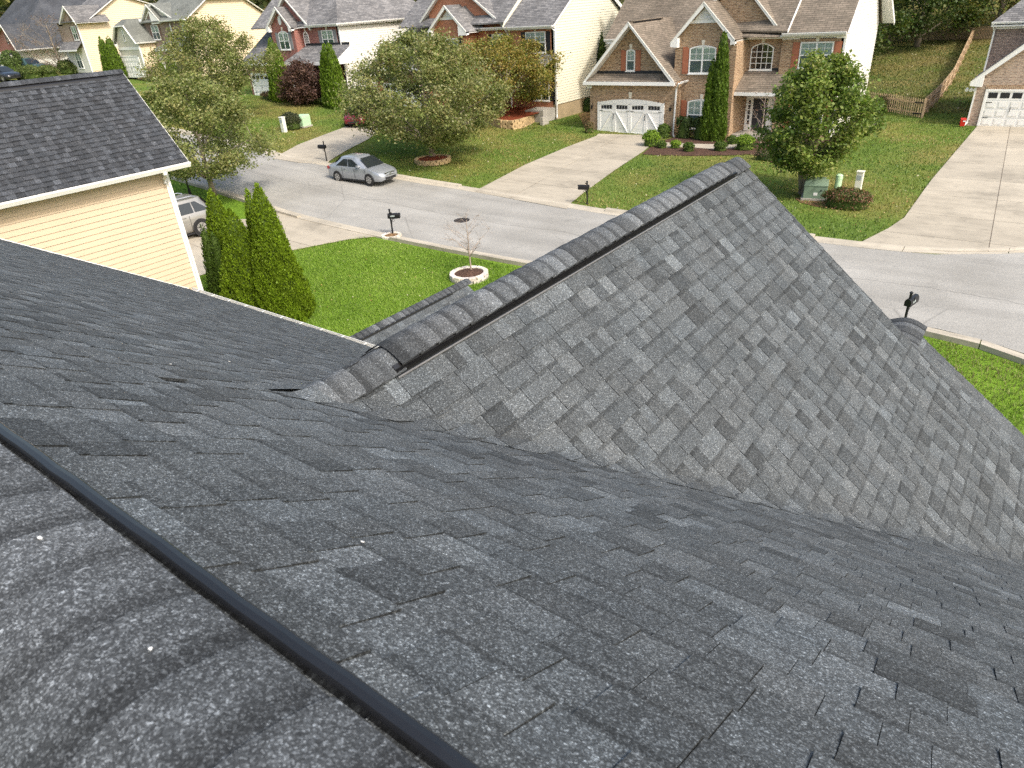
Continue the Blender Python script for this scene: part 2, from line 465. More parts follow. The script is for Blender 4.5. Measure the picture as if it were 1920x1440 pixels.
M['stickerw'] = mat('paper', (.75, .75, .72), .6)
M['lantern'] = mat('lantern glass', (.55, .56, .5), .25)

# ------------------------------------------------------------------ ground, street, drives
def axis(*segs):
    out = []
    for a, b, s in segs: out += list(np.arange(a, b, s))
    return np.array(out + [segs[-1][1]])
gx = axis((-420, -150, 30), (-150, 20, 2), (20, 300, 20)); gy = axis((-150, -10, 20), (-10, 110, 2), (110, 560, 30))
X, Y = np.meshgrid(gx, gy, indexing='ij'); Zg = zt(X, Y)
mb = MB(); mb.v = list(zip(X.ravel(), Y.ravel(), Zg.ravel())); ny = len(gy)
mb.f = [(i * ny + j, (i + 1) * ny + j, (i + 1) * ny + j + 1, i * ny + j + 1) for i in range(len(gx) - 1) for j in range(ny - 1)]
mb.c = [1.0] * len(mb.f)
mb.build('ground', M['lawn'], smooth=True, kind='structure', label='green lawns sloping up to the left behind the street')

def clip(poly, a, b, c):              # keep a*x + b*y <= c
    out = []
    for i in range(len(poly)):
        p, q = poly[i], poly[(i + 1) % len(poly)]
        dp, dq = a * p[0] + b * p[1] - c, a * q[0] + b * q[1] - c
        if dp <= 0: out.append(p)
        if (dp < 0 < dq) or (dq < 0 < dp):
            t = dp / (dp - dq); out.append((p[0] + (q[0] - p[0]) * t, p[1] + (q[1] - p[1]) * t))
    return out
def drape(poly, dz, thick=0.0, step=2.0, mb=None, tint=1.0):
    mb = mb or MB()
    xs = [p[0] for p in poly]; a = math.floor(min(xs) / step) * step
    while a < max(xs):
        pc = clip(clip(poly, 1, 0, a + step), -1, 0, -a)
        if len(pc) >= 3:
            pts = [(x, y, float(zt(x, y)) + dz) for x, y in pc]
            ar = sum(pc[i][0] * pc[(i + 1) % len(pc)][1] - pc[(i + 1) % len(pc)][0] * pc[i][1] for i in range(len(pc)))
            if ar < 0: pts = pts[::-1]
            if thick: mb.slab(pts, (0, 0, -thick), tint)
            else: mb.add(pts, [tuple(range(len(pts)))], tint)
        a += step
    return mb
# edges of the asphalt, measured along both kerbs
near = [(-170, 24.5), (-110, 22.0), (-70, 20.6), (-45, 20.1), (-35.3, 19.85), (-27.4, 19.35), (-21.4, 19.4), (-14.4, 19.45), (-5, 19.9), (-1.9, 20.0), (-.5, 19.95), (.95, 19.4), (3, 18.2), (8, 14), (14, 7)]
far = [(-170, 33.5), (-110, 29.5), (-70, 27.4), (-45, 26.5), (-37.5, 26.1), (-33.5, 26.3), (-28, 26.45), (-23, 26.6), (-17, 26.25), (-14.5, 26.0), (-5.6, 25.95), (-3.7, 26.0), (-2, 26.3), (.4, 27.6), (2.5, 29.5), (6, 31), (12, 31), (18, 28), (22, 20)]
def strip(a, off0, off1):              # ribbon beside a polyline, offsets along y
    return a
road = near + far[::-1]
mb = MB()
xs = np.arange(-170, 22.1, 1.0)
def ly(pl, x): return float(np.interp(x, [p[0] for p in pl], [p[1] for p in pl]))
nearx = near + [(22, 0)]
for i in range(len(xs) - 1):
    a, b = xs[i], xs[i + 1]
    for k in range(3):
        p = [(a, ly(nearx, a) + (ly(far, a) - ly(nearx, a)) * k / 3), (b, ly(nearx, b) + (ly(far, b) - ly(nearx, b)) * k / 3),
             (b, ly(nearx, b) + (ly(far, b) - ly(nearx, b)) * (k + 1) / 3), (a, ly(nearx, a) + (ly(far, a) - ly(nearx, a)) * (k + 1) / 3)]
        mb.add([(x, y, float(zt(x, y)) + .022) for x, y in p], [(0, 1, 2, 3)])
mb.build('street', M['asphalt'], kind='structure', label='worn pale asphalt street running between the kerbs')

# kerbs: flat gutter pan plus a low rolled stone, cast in lengths; low at the drives
def kerb_run(pl, side, drops, root):
    x = -120.0
    while x < 16:
        L = 3.0
        a, b = x + .012, x + L - .012
        low = any(d0 < (a + b) / 2 < d1 for d0, d1 in drops)
        h = .035 if low else .115
        prof = [(-.42, .030), (-.12, .034), (-.05, .034 + h * .75), (.03, .034 + h), (.15, .034 + h), (.15, -.1), (-.42, -.1)]
        rings = []
        for xx in (a, (a + b) / 2, b):
            y0 = ly(pl, xx)
            rings.append([(xx, y0 + side * (t + .42) - side * .0, float(zt(xx, y0)) + z) for t, z in prof])
        mm = MB(); mm.loft(rings, closed=True)
        mm.build('kerb_segment', M['kerb'], root, fix=True)
        x += L
kn = thing('kerb', (0, 19.4, 0), 'pale concrete kerb along the near side of the street', None); kn['kind'] = 'structure'
kf = thing('kerb', (0, 26.2, 0), 'pale concrete kerb along the far side of the street below the houses', None); kf['kind'] = 'structure'
kerb_run(nearx, -1, [(-28.5, -21.5)], kn)
kerb_run(far, 1, [(-40, -34.2), (-23, -15), (-5.5, 12)], kf)

def slabs(name, poly, root, cells, dz=.045):
    """cut a drive polygon into cast panels along two families of joints (convex cells)"""
    for cell in cells:
        p = poly
        for i in range(len(cell)):
            (x0, y0), (x1, y1) = cell[i], cell[(i + 1) % len(cell)]
            nx, nyy = (y1 - y0), -(x1 - x0)            # outward for a ccw cell
            l = math.hypot(nx, nyy); nx /= l; nyy /= l
            p = clip(p, nx, nyy, nx * x0 + nyy * y0 - .014)
            if len(p) < 3: break
        if len(p) >= 3:
            o = drape(p, dz, .014, 2.0).build(name, M['concrete'], root)
            v = random.uniform(.93, 1.05); o.color = (v, v, v * .99, 1)
def grid_cells(o, u, v, us, vs):
    c = []
    for i in range(len(us) - 1):
        for j in range(len(vs) - 1):
            q = [(us[i], vs[j]), (us[i + 1], vs[j]), (us[i + 1], vs[j + 1]), (us[i], vs[j + 1])]
            q = [(o[0] + u[0] * s + v[0] * t, o[1] + u[1] * s + v[1] * t) for s, t in q]
            ar = sum(q[k][0] * q[(k + 1) % 4][1] - q[(k + 1) % 4][0] * q[k][1] for k in range(4))
            c.append(q if ar > 0 else q[::-1])
    return c
def drive(label, px, o, u, v, us, vs, extra=()):
    poly = [T(*p) for p in px] + list(extra)
    r = thing('driveway', (poly[0][0], poly[0][1], 0), label, None); r['kind'] = 'structure'
    slabs('panel', poly, r, grid_cells(o, u, v, us, vs))
    # dark joint bed
    drape(poly, .036).build('joint_bed', M['joint'], r)
    return poly
far_px = lambda *p: p
# tan house drive
tdrv = drive('tan concrete driveway up to the white arched garage door', [(890, 360), (985, 310), (1060, 278), (1118, 256), (1122, 252), (1243, 255), (1236, 262), (1203, 287), (1150, 322), (1095, 362), (1068, 384), (1062, 393)],
      (-20.2, 26.2), (1, 0), (-.17, 1), [-6, -.1, 6], [-1, 3.2, 6.6, 10, 14, 19])
# right drive
rdrv = drive('wide tan concrete driveway leading to the white panelled garage at the right', [(1610, 458), (1665, 430), (1695, 410), (1745, 340), (1830, 240), (1835, 235)],
      (.2, 26), (1, 0), (-.05, 1), [-6, -.7, 4.2, 9], [-1, 2.2, 5.2, 8.4, 11.8, 15.4, 20, 27], extra=[(4.6, 52.4), (4.8, 33), (5.5, 31.3), (3, 29.9), (.6, 27.9), (-1.6, 26.75)])
# red brick house drive
rhdrv = drive('pale concrete driveway with the red car on it', [(512, 298), (560, 272), (610, 253), (645, 240), (672, 224), (700, 205), (745, 205), (735, 230), (690, 262), (650, 283), (622, 300), (612, 308), (560, 306)],
      (-37, 27), (.62, .78), (-.75, .66), [-4, 4.6, 9, 14, 20, 28], [-9, .3, 9])
# neighbour drive on the near side
nd = [(-28.6, 18.9), (-27.6, 17.6), (-27.4, 8), (-33.5, 8), (-33.5, 17), (-34.6, 18.95)]
nd = [T(545, 475), T(640, 457), T(700, 444), T(727, 436), T(735, 431), (-23.4, 18.95), T(560, 398), T(540, 400), T(515, 430), (-29.0, 12), (-27.0, 10), (-23.8, 12.5)]
r = thing('driveway', (-26, 17, .2), 'pale concrete driveway behind the tall arborvitae row', None); r['kind'] = 'structure'
nd = [(-21.75, 18.95), (-29.3, 18.95), (-28.6, 17.7), (-33.0, 14.5), (-33.0, 6), (-24.6, 6), (-24.2, 14.5), (-22.6, 18.0)]
slabs('panel', nd, r, grid_cells((-26, 18.95), (1, 0), (-.12, -1), [-8, -1.6, 3.2, 8], [-.5, 2.4, 5, 8, 14]))
drape(nd, .036).build('joint_bed', M['joint'], r)

# front walk and mulch beds of the tan house
bed = [T(*p) for p in [(1203, 290), (1240, 292), (1300, 293), (1372, 292), (1405, 290), (1428, 295), (1440, 303), (1462, 309), (1492, 311), (1520, 306), (1560, 296)]] + [(-9.8, 45.5), (-16.2, 46.3), (-16.3, 44.5), (-19.6, 43.8), (-19.9, 41.5)]
drape(bed, .03).build('mulch_bed', M['mulch'], kind='structure', label='brown mulch bed along the front of the tan brick house')
wk = [T(*p) for p in [(1243, 268), (1300, 271), (1352, 272), (1378, 266), (1388, 260), (1402, 259), (1418, 264), (1398, 272), (1372, 279), (1340, 281), (1290, 277), (1235, 278)]]
drape(wk, .05, .04).build('front_path', M['concrete'], kind='structure', label='pale concrete path curving to the porch of the tan house')
drape([T(*p) for p in [(1490, 372), (1530, 366), (1580, 368), (1640, 372), (1625, 385), (1580, 392), (1530, 388), (1500, 380)]], .02).build('soil_patch', M['soil'], kind='structure', label='bare soil around the green transformer box and tree')
mbed = [T(*p) for p in [(900, 226), (925, 224), (985, 224), (1022, 209), (1020, 196), (960, 196), (905, 206)]]
drape([T(*p) for p in [(1085, 215), (1105, 208), (1110, 250), (1100, 250)]], .02).build('soil_patch', M['soil'], kind='structure', label='bare soil strip beside the garage corner of the tan house')

# ------------------------------------------------------------------ our own roof
MR, MG = .667, .86                      # pitches of the main and the gable roof
RY, RZ = .20, CAM_Z - .655               # main ridge line (y, z) on the slope plane
GX, GZ = -2.54, CAM_Z - 1.55             # gable ridge line (x, z)
Y_E, X_R, Y_F = 6.95, -14.7, 7.24        # eave, far rake, front of the gable
def zmain(x, y):
    y_ = np.asarray(y, float)
    sag = .009 * np.sin(np.asarray(x) * .9 + 1.3) * np.sin(y_ * .8) + .004 * np.sin(np.asarray(x) * 2.3 + y_ * 1.7)
    return RZ - MR * (y_ - RY) + sag * np.clip((y_ - .5) / 1.5, 0, 1)
def zgab(x): return GZ - MG * np.abs(np.asarray(x, float) - GX)
AY = RY + (RZ - GZ) / MR                 # where the gable ridge runs into the main roof
VS = MG / MR
def smax(a, b, k=.09):
    h = np.clip(.5 + .5 * (a - b) / k, 0, 1)
    return b * (1 - h) + a * h + k * h * (1 - h)
def lift(x, y, z):                       # fillet of the woven valley
    m = np.maximum(zmain(x, y), zgab(x)); return z + (smax(zmain(x, y), zgab(x)) - m)
nmain = Vector((0, MR, 1)).normalized(); ngab = Vector((MG, 0, 1)).normalized()

PROJ = []
def visible_area(p):
    d = np.asarray(p) - np.array([0, 0, CAM_Z]); c = CR @ d
    if c[2] < .05: return 0
    u, v = 960 + CF * c[0] / c[2], 720 + CF * c[1] / c[2]
    if not (-40 < u < 1960 and -40 < v < 1480): return 0
    return 1 / (c[2] * np.linalg.norm(d) ** 1)
TONES = [.68, .78, .88, .95, 1.0, 1.05, 1.11, 1.2, 1.34]
TW = [.8, 1.4, 2.0, 2.4, 2.4, 2.0, 1.3, .9, .5]
def tabs(amin, amax, bmin, bmax, expo, wmin, wmax, clips, tw=TW, thk=1.0):
    """rows of laminated shingle tabs in (along, down) coordinates -> list of (polygon, thickness, tone, b0, b1)"""
    out = []; b = bmin; row = 0
    while b < bmax:
        a = amin - random.uniform(0, .3); raised = random.random() < .5
        while a < amax:
            wd = random.uniform(wmin, wmax) if raised else random.uniform(wmin * .8, wmax * .85)
            ex = expo * random.uniform(.985, 1.015)
            p = [(a + .0008, b - .012), (a + wd - .0008, b - .012), (a + wd - .0008, b + ex), (a + .0008, b + ex)]
            q = p
            for c in clips: q = clip(q, *c) if len(q) >= 3 else q
            if len(q) >= 3:
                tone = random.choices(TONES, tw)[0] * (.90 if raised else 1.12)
                cc = random.uniform(-.012, .012)
                out.append((q, (.0095 if raised else .005) * thk, (tone * (1 + cc), tone, tone * (1 - cc)), b - .012, b + ex, raised))
            a += wd; raised = not raised if random.random() < .88 else raised
        b += expo; row += 1
    return out
REST = MB()                # every other tab of our roof, joined into one part
def shingles(tl, mapf, nrm, m, parent, nmax, wobble=.002, rest=None):
    """mapf(a, b) -> surface point; the nmax largest in view become parts, the others one part"""
    items = []
    for q, th, tone, b0, b1, raised in tl:
        off = random.uniform(-wobble, wobble) * .3
        top = []; bot = []
        for a, b in q:
            p = Vector(mapf(a, b)); t = (b - b0) / (b1 - b0)
            h = .002 + .0045 * t * (th / .005 if not raised else th / .0095) + off * t + (.0042 * min(1, t * 4) * th / .0095 if raised else 0)
            top.append(p + nrm * h); bot.append(p + nrm * (h - .012))
        c = sum(top, Vector()) / len(top)
        ar = 0
        for i in range(1, len(top) - 1): ar += (top[i] - top[0]).cross(top[i + 1] - top[0]).length / 2
        vw = (Vector((0, 0, CAM_Z)) - c).normalized().dot(nrm)
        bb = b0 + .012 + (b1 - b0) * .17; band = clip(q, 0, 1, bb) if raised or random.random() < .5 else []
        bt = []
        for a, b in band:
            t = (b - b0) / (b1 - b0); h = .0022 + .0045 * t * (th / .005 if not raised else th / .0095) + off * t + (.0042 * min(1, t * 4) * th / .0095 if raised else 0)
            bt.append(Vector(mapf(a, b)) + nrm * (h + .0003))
        items.append((visible_area(c) / max(.01, (c - Vector((0, 0, CAM_Z))).length) * ar * max(vw, 0), top, bot, tone, bt))
    items.sort(key=lambda i: -i[0])
    own = rest is None; rest = MB() if own else rest
    for k, (s, top, bot, tone, bt) in enumerate(items):
        n = len(top)
        mm = MB() if k < nmax else rest
        mm.add(top + bot, [tuple(range(n))], 1.0 if k < nmax else tone)
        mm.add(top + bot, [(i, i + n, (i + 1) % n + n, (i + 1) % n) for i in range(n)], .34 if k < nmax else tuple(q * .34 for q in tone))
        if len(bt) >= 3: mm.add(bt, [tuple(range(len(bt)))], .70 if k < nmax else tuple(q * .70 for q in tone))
        if k < nmax:
            o = mm.build('shingle', m, parent); o.color = (*tone, 1)
    if own and rest.v: rest.build('shingles', m, parent, kind='stuff')

home = thing('house', (-4, 0, 0), 'charcoal shingled house roof in front with a vented gable ridge', 'house')
E0 = .119                                   # course exposure measured in plan (143 mm on the slope)
yv = lambda x: AY + VS * abs(x - GX)
OV = .10
tl = tabs(X_R - .02, 4.5, RY + .03, Y_E, E0, .08, .215, [(-1, 0, -X_R), (0, 1, Y_E + .03)])
left = []; right = []
for it in tl:
    q = it[0]; cx = sum(p[0] for p in q) / len(q)
    if cx < GX: q = clip(clip(q, VS, 1, AY + VS * GX + .40), 1, 0, GX + .04)      # y <= AY - VS (x - GX) - overlap
    else: q = clip(q, -VS, 1, AY - VS * GX - OV)
    if len(q) >= 3: left.append((q,) + it[1:])
def fmain(a, b):
    return (a, b, float(smax(zmain(a, b), zgab(a))))
# right slope of the gable: along = -y so that "down" = +x
EG = .143 / math.hypot(1, MG)
tg = tabs(AY - .3, Y_F + .03, .02, 6.2, EG, .075, .20, [(1, 0, Y_F + .02), (-1, VS, -(AY - OV * 1.6))])
def fgab(a, b):
    x = GX + b; zm_ = zmain(x, a); zg = zgab(x)
    return (x, a, float(smax(zm_, zg)) + (.006 if zm_ > zg else .006 * max(0, 1 - float(zg - zm_) / .08)))
all_m = [(it, 'm') for it in left]; all_g = [(it, 'g') for it in tg]
# share the 300 individual tabs between both slopes by what the camera sees largest
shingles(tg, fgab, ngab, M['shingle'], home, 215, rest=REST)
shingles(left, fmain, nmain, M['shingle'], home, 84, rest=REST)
# the deck under the shingles
dk = MB()
dk.slab([(X_R + .02, RY - .02, RZ - .012), (X_R + .02, Y_E - .01, RZ - MR * (Y_E - .01 - RY) - .03), (-7.2, Y_E - .01, RZ - MR * (Y_E - .01 - RY) - .03), (GX, AY, GZ - .03), (GX, RY - .02, RZ - .012)], (0, 0, -.12))
dk.slab([(GX, RY - .02, RZ - .012), (GX, AY, GZ - .03), (2.22, Y_E - .01, RZ - MR * (Y_E - .01 - RY) - .03), (4.5, Y_E - .01, RZ - MR * (Y_E - .01 - RY) - .03), (4.5, RY - .02, RZ - .012)], (0, 0, -.12))
XV = (Y_F - AY) / VS
dk.slab([(GX, AY, GZ - .03), (GX, Y_F, GZ - .03), (GX + XV, Y_F, GZ - MG * XV - .03)], (0, 0, -.1))
dk.slab([(GX, AY, GZ - .03), (GX - XV, Y_F, GZ - MG * XV - .03), (GX, Y_F, GZ - .03)], (0, 0, -.1))
dk.slab([(X_R + .02, RY - .02, RZ - .012), (4.5, RY - .02, RZ - .012), (4.5, -6.5, RZ - 4.5), (X_R + .02, -6.5, RZ - 4.5)], (0, 0, -.12))
dk.build('roof_deck', M['slab_dark'], home)
# shingles of the slope behind the gable ridge, seen edge on
hid = REST
for it in tabs(AY - .3, Y_F, .02, 4.2, EG, .12, .3, [(1, 0, Y_F), (-1, VS, -(AY - .30))]):
    top = [Vector((GX - b, a, float(smax(zmain(GX - b, a), zgab(GX - b))) + .001)) for a, b in it[0]]
    hid.add(top[::-1], [tuple(range(len(top)))], it[2])
# the slope behind the main ridge
for it in tabs(X_R, 4.5, .06, 3.6, E0, .1, .25, [(-1, 0, -X_R)]):
    top = [Vector((a, .008 - b, RZ + MR * (RY - .104) - MR * (b + .096) + .004 + it[1] * (b - it[3]) / (it[4] - it[3]))) for a, b in it[0]]
    n = len(top); hid.add(top[::-1] + [p - Vector((0, 0, .014)) for p in top[::-1]], [tuple(range(n))] + [(i, i + n, (i + 1) % n + n, (i + 1) % n) for i in range(n)], it[2])
# walls below
wl = MB()
wl.box(X_R + .3, 4.2, -6, Y_E - .35, 0, RZ - MR * (Y_E - RY) - .1)
wl.slab([(GX - 4.6, Y_F - .3, 0), (GX + 5.4, Y_F - .3, 0), (GX + 5.4, Y_F - .3, GZ - MG * 5.4 - .2), (GX, Y_F - .3, GZ - .2), (GX - 4.6, Y_F - .3, GZ - MG * 4.6 - .2)], (0, -.3, 0))
wl.build('wall', M['cream'], home, fix=True)

def cap_mesh(name, length, wd, pit, r0, rise, m, dark=.62, n=12, thick=.008, lift_end=.009, tail=.0):
    """one bent ridge shingle running along local +x (butt at +x), apex at z = 0"""
    def sec(x, dz, shrink=0.0):
        out = []
        for i in range(n + 1):
            t = -1 + 2 * i / n
            d = (wd - shrink) * t
            out.append((x, d, rise + pit * r0 - pit * math.sqrt(d * d + r0 * r0) + dz))
        return out
    mm = MB()
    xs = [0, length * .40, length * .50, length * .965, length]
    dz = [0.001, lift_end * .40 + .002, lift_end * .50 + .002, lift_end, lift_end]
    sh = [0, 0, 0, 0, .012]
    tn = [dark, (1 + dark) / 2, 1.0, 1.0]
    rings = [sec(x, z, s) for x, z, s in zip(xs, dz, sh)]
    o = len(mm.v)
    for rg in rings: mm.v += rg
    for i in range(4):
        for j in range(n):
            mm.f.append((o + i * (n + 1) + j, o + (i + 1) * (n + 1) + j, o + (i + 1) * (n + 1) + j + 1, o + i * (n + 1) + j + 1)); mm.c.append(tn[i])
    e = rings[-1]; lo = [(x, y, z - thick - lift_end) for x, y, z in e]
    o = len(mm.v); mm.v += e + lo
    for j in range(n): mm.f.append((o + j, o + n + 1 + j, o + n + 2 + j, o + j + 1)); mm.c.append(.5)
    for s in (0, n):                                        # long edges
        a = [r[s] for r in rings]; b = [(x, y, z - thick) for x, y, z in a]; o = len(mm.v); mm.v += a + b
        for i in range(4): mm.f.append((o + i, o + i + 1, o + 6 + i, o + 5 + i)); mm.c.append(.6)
    return mm.mesh(name, m, smooth=False)
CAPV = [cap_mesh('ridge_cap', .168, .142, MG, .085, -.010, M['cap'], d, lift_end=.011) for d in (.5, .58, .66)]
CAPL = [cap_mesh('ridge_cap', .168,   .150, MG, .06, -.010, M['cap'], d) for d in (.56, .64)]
def tone(): return random.choices([.70, .82, .95, 1.1, 1.3, 1.55], [1, 1.6, 2, 2, 1.4, 1.0])[0]
# caps of the gable ridge: butts face the street; rotate local +x to +y
y = AY - .15; V0, V1 = 2.06, 6.9
k = 0
while y < Y_F - .02:
    vented = V0 - .09 <= y and y < V1 - .1
    if vented and y < V0 + .03: y = V0 - .012
    dip = 0.0
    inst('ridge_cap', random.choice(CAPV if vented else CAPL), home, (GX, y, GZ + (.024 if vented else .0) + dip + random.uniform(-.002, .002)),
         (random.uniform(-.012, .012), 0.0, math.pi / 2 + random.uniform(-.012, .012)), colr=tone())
    y += .143; k += 1
# ridge vent under the caps: louvre walls, base lip
def ridge_vent(along, p0, p1, cx, cz, pit, root, half=.142, fins=True, pitch_f=.0085, lip=True):
    """along 'y' or 'x'; runs p0..p1, centred on cx/cz"""
    vm = MB(); fm = MB(); lipm = MB()
    def pt(s, d, z): return (cx + d, s, cz + z) if along == 'y' else (s, cx + d, cz + z)
    for sg in (-1, 1):
        prof = [(half - .016, -pit * (half - .012) + .040), (half + .002, -pit * (half + .004) + .036), (half + .010, -pit * (half + .01) + .008), (half + .016, -pit * (half + .016) + .004), (half - .02, -pit * (half - .02) + .004)]
        rings = [[pt(s, sg * d, z) for d, z in prof] for s in (p0, p1)]
        vm.loft(rings, closed=True)
        lp = [(half + .0165, -pit * (half + .0165) + .004), (half + .0165, -pit * (half + .0165) + .0085), (half + .0215, -pit * (half + .0215) + .0085), (half + .0215, -pit * (half + .0215) + .004)]
        lipm.loft([[pt(s, sg * d, z) for d, z in lp] for s in (p0, p1)], closed=True)
        if fins:
            s = p0
            while s < p1:
                d0, d1 = half + .004, half + .016
                q = [pt(s, sg * d0, -pit * d0 + .033), pt(s + .003, sg * d0, -pit * d0 + .033), pt(s + .003, sg * (d1), -pit * d1 + .010), pt(s, sg * d1, -pit * d1 + .010),
                     pt(s, sg * (d0 + .010), -pit * d0 + .033), pt(s + .003, sg * (d0 + .010), -pit * d0 + .033)]
                fm.add(q, [(0, 1, 5, 4), (4, 5, 2, 3), (0, 4, 3), (1, 2, 5)])
                s += pitch_f
    # top web
    vm.loft([[pt(s, d, -.034 + pit * .085 - pit * math.sqrt(d * d + .085 ** 2)) for d in np.linspace(-half + .01, half - .01, 9)] for s in (p0, p1)], caps=False)
    v = vm.build('ridge_vent', M['vent'], root, fix=True)
    if lip: lipm.build('metal_lip', M['alu'], v, fix=True)
    if fins: fm.build('louvre_fins', M['black'], v, fix=True)
    return v
ridge_vent('y', V0, V1, GX, GZ + .012, MG, home, half=.132)
# caps of the main ridge, right under the camera
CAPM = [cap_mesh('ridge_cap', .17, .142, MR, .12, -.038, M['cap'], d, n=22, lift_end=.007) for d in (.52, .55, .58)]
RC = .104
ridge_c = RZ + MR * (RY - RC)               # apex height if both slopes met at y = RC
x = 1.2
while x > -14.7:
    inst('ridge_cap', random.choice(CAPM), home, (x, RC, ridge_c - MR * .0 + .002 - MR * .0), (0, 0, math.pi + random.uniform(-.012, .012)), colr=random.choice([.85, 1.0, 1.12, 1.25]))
    x -= .138
# baffle of the main ridge vent: dark gap, tilted fin and glossy rolled rim
bf = MB()
def rimline(yc, zc, prof, wob):
    rings = []
    for s in np.arange(-14.7, 1.4, .07):
        dy = .0007 * math.sin(s * 21 + math.sin(s * 5) * 2) + .0004 * math.sin(s * 47)
        rings.append([(s, yc + a + dy * wob, zc + b + dy * wob * .6) for a, b in prof])
    return rings
yb = .262; zb = RZ - MR * (yb - RY)
bf.loft(rimline(yb, zb, [(-.006, .002), (-.004, .026), (.000, .031), (.008, .035), (.015, .033), (.0195, .026), (.021, .016), (.017, .002)], 1), closed=True)
bf.loft([[(s, RC + d, ridge_c - .06 + MR * .14 - MR * math.sqrt(d * d + .14 ** 2)) for d in np.linspace(-.135, .135, 9)] for s in (-14.7, 1.4)], caps=False)
bf.build('ridge_vent', M['vent'], home, fix=True, smooth=False)
# eave gutter at the far left
gm = MB(); zg_ = RZ - MR * (Y_E - RY)
for q in ([(.0, -.04), (.0, -.13), (.006, -.13), (.006, -.04)], [(.0, -.13), (.075, -.13), (.075, -.124), (.0, -.124)],
          [(.070, -.13), (.100, -.07), (.100, -.012), (.110, -.012), (.110, -.074), (.076, -.13)]):
    gm.loft([[(s, Y_E + .01 + a, zg_ + b) for a, b in q] for s in (X_R, -7.0)], closed=True)
g = gm.build('gutter', M['offwhite'], home, fix=True)
s = X_R + .3
hm = MB()
while s < -7.0:
    hm.box(s, s + .025, Y_E + .012, Y_E + .118, zg_ - .022, zg_ - .013); s += .61
hm.build('hanger', M['offwhite'], g)
# rake edges
rk = MB()
rk.bar((X_R + .012, RY, RZ - .05), (X_R + .012, Y_E, zg_ - .05), .02, .12)
rk.bar((GX, Y_F - .012, GZ - .06), (GX + 5.6, Y_F - .012, GZ - MG * 5.6 - .06), .02, .13, up=(0, 1, 0))
rk.bar((GX, Y_F - .012, GZ - .06), (GX - 4.6, Y_F - .012, GZ - MG * 4.6 - .06), .02, .13, up=(0, 1, 0))
rk.build('rake_board', M['white'], home)
# starter course along the gable rake: a thin second line of shingle edge
em = MB()
for sx in np.arange(0.14, 5.4, .28):
    em.bar((GX + sx, Y_F + .004, float(zgab(GX + sx)) + .002), (GX + sx + .275, Y_F + .004, float(zgab(GX + sx + .275)) + .003), .012, .010, up=(0, 1, 0), tint=random.uniform(.7, 1.0))
em.build('starter_course', M['shingle'], home)

# lower front gable beyond the rake (its vented ridge peeps over) and the low porch gable at the left
def small_gable(x0, z0, y0, y1, slope, wr, wl_, exposed_caps_from, wide=1.0):
    em_ = .143 / math.hypot(1, slope); mm = REST
    for sgn, wd in ((1, wr), (-1, wl_)):
        for it in tabs(y0, y1, .02, wd, em_, .1, .25, [(1, 0, y1), (-1, 0, -y0)]):
            top = [Vector((x0 + sgn * b, a, z0 - slope * b + .004 + it[1] * (b - it[3]) / (it[4] - it[3]))) for a, b in it[0]]
            n = len(top); lo = [p - Vector((0, 0, .014)) for p in top]
            if sgn < 0: top = top[::-1]; lo = lo[::-1]
            mm.add(top + lo, [tuple(range(n))] + [(i, i + n, (i + 1) % n + n, (i + 1) % n) for i in range(n)], it[2])
    d = MB()
    for sgn, wd in ((1, wr), (-1, wl_)):
        pl = [(x0, y0, z0 - .03), (x0, y1, z0 - .03), (x0 + sgn * wd, y1, z0 - slope * wd - .03), (x0 + sgn * wd, y0, z0 - slope * wd - .03)]
        d.slab(pl if sgn < 0 else pl[::-1], (0, 0, -.1))
    d.build('roof_deck', M['slab_dark'], home)
    y = exposed_caps_from
    while y < y1 - .02:
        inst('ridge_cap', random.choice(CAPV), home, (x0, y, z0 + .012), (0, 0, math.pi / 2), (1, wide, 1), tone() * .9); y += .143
small_gable(-.74, 4.925, 7.2, 8.3, .78, 5.2, 1.2, 7.25, 1.45)
small_gable(-9.75, 3.0, 7.0, 10.75, .70, 4.6, 2.0, 7.0)
ridge_vent('y', 7.1, 10.2, -9.75, 3.006, .70, home, fins=False, lip=False)
ridge_vent('y', 7.22, 8.0, -.74, 4.93, .78, home, fins=False)
wl = MB(); wl.slab([(-11.4, 10.5, 0), (-5.6, 10.5, 0), (-5.6, 10.5, .02), (-9.75, 10.5, 2.85), (-11.4, 10.5, 1.7)], (0, -3.4, 0))
wl.slab([(-1.8, 8.0, 0), (4.2, 8.0, 0), (4.2, 8.0, .9), (-.74, 8.0, 4.8), (-1.8, 8.0, 3.9)], (0, -.9, 0))
wl.build('wall', M['cream'], home, fix=True)
REST.build('shingles', M['shingle'], home, kind='stuff')
# bird droppings and a paint fleck on the caps
def dropping(u, v, fz, r_):
    d = ray(u, v); d = d / np.linalg.norm(d); a, b = .2, 12.0
    for _ in range(60):
        t = (a + b) / 2; q = d * t
        if q[2] + CAM_Z <= fz(q[0], q[1]): b = t
        else: a = t
    q = d * b; pts = []
    for i in range(9):
        t = 2 * math.pi * i / 9; k = r_ * random.uniform(.6, 1.25)
        x, y = q[0] + k * math.cos(t), q[1] + k * .8 * math.sin(t); pts.append((x, y, float(fz(x, y)) + .0015))
    MB().slab(pts, (0, 0, .0012)).build('bird_dropping', M['white'], home, fix=True)
capf = lambda x, y: ridge_c - .038 + MR * .12 - MR * math.sqrt((y - RC) ** 2 + .12 ** 2) + .009
gcapf = lambda x, y: GZ + .024 - .010 + MG * .085 - MG * math.sqrt((x - GX) ** 2 + .085 ** 2) + .012
dropping(75, 1010, capf, .0045); dropping(283, 1219, capf, .003); 
dropping(790, 625, gcapf, .011)
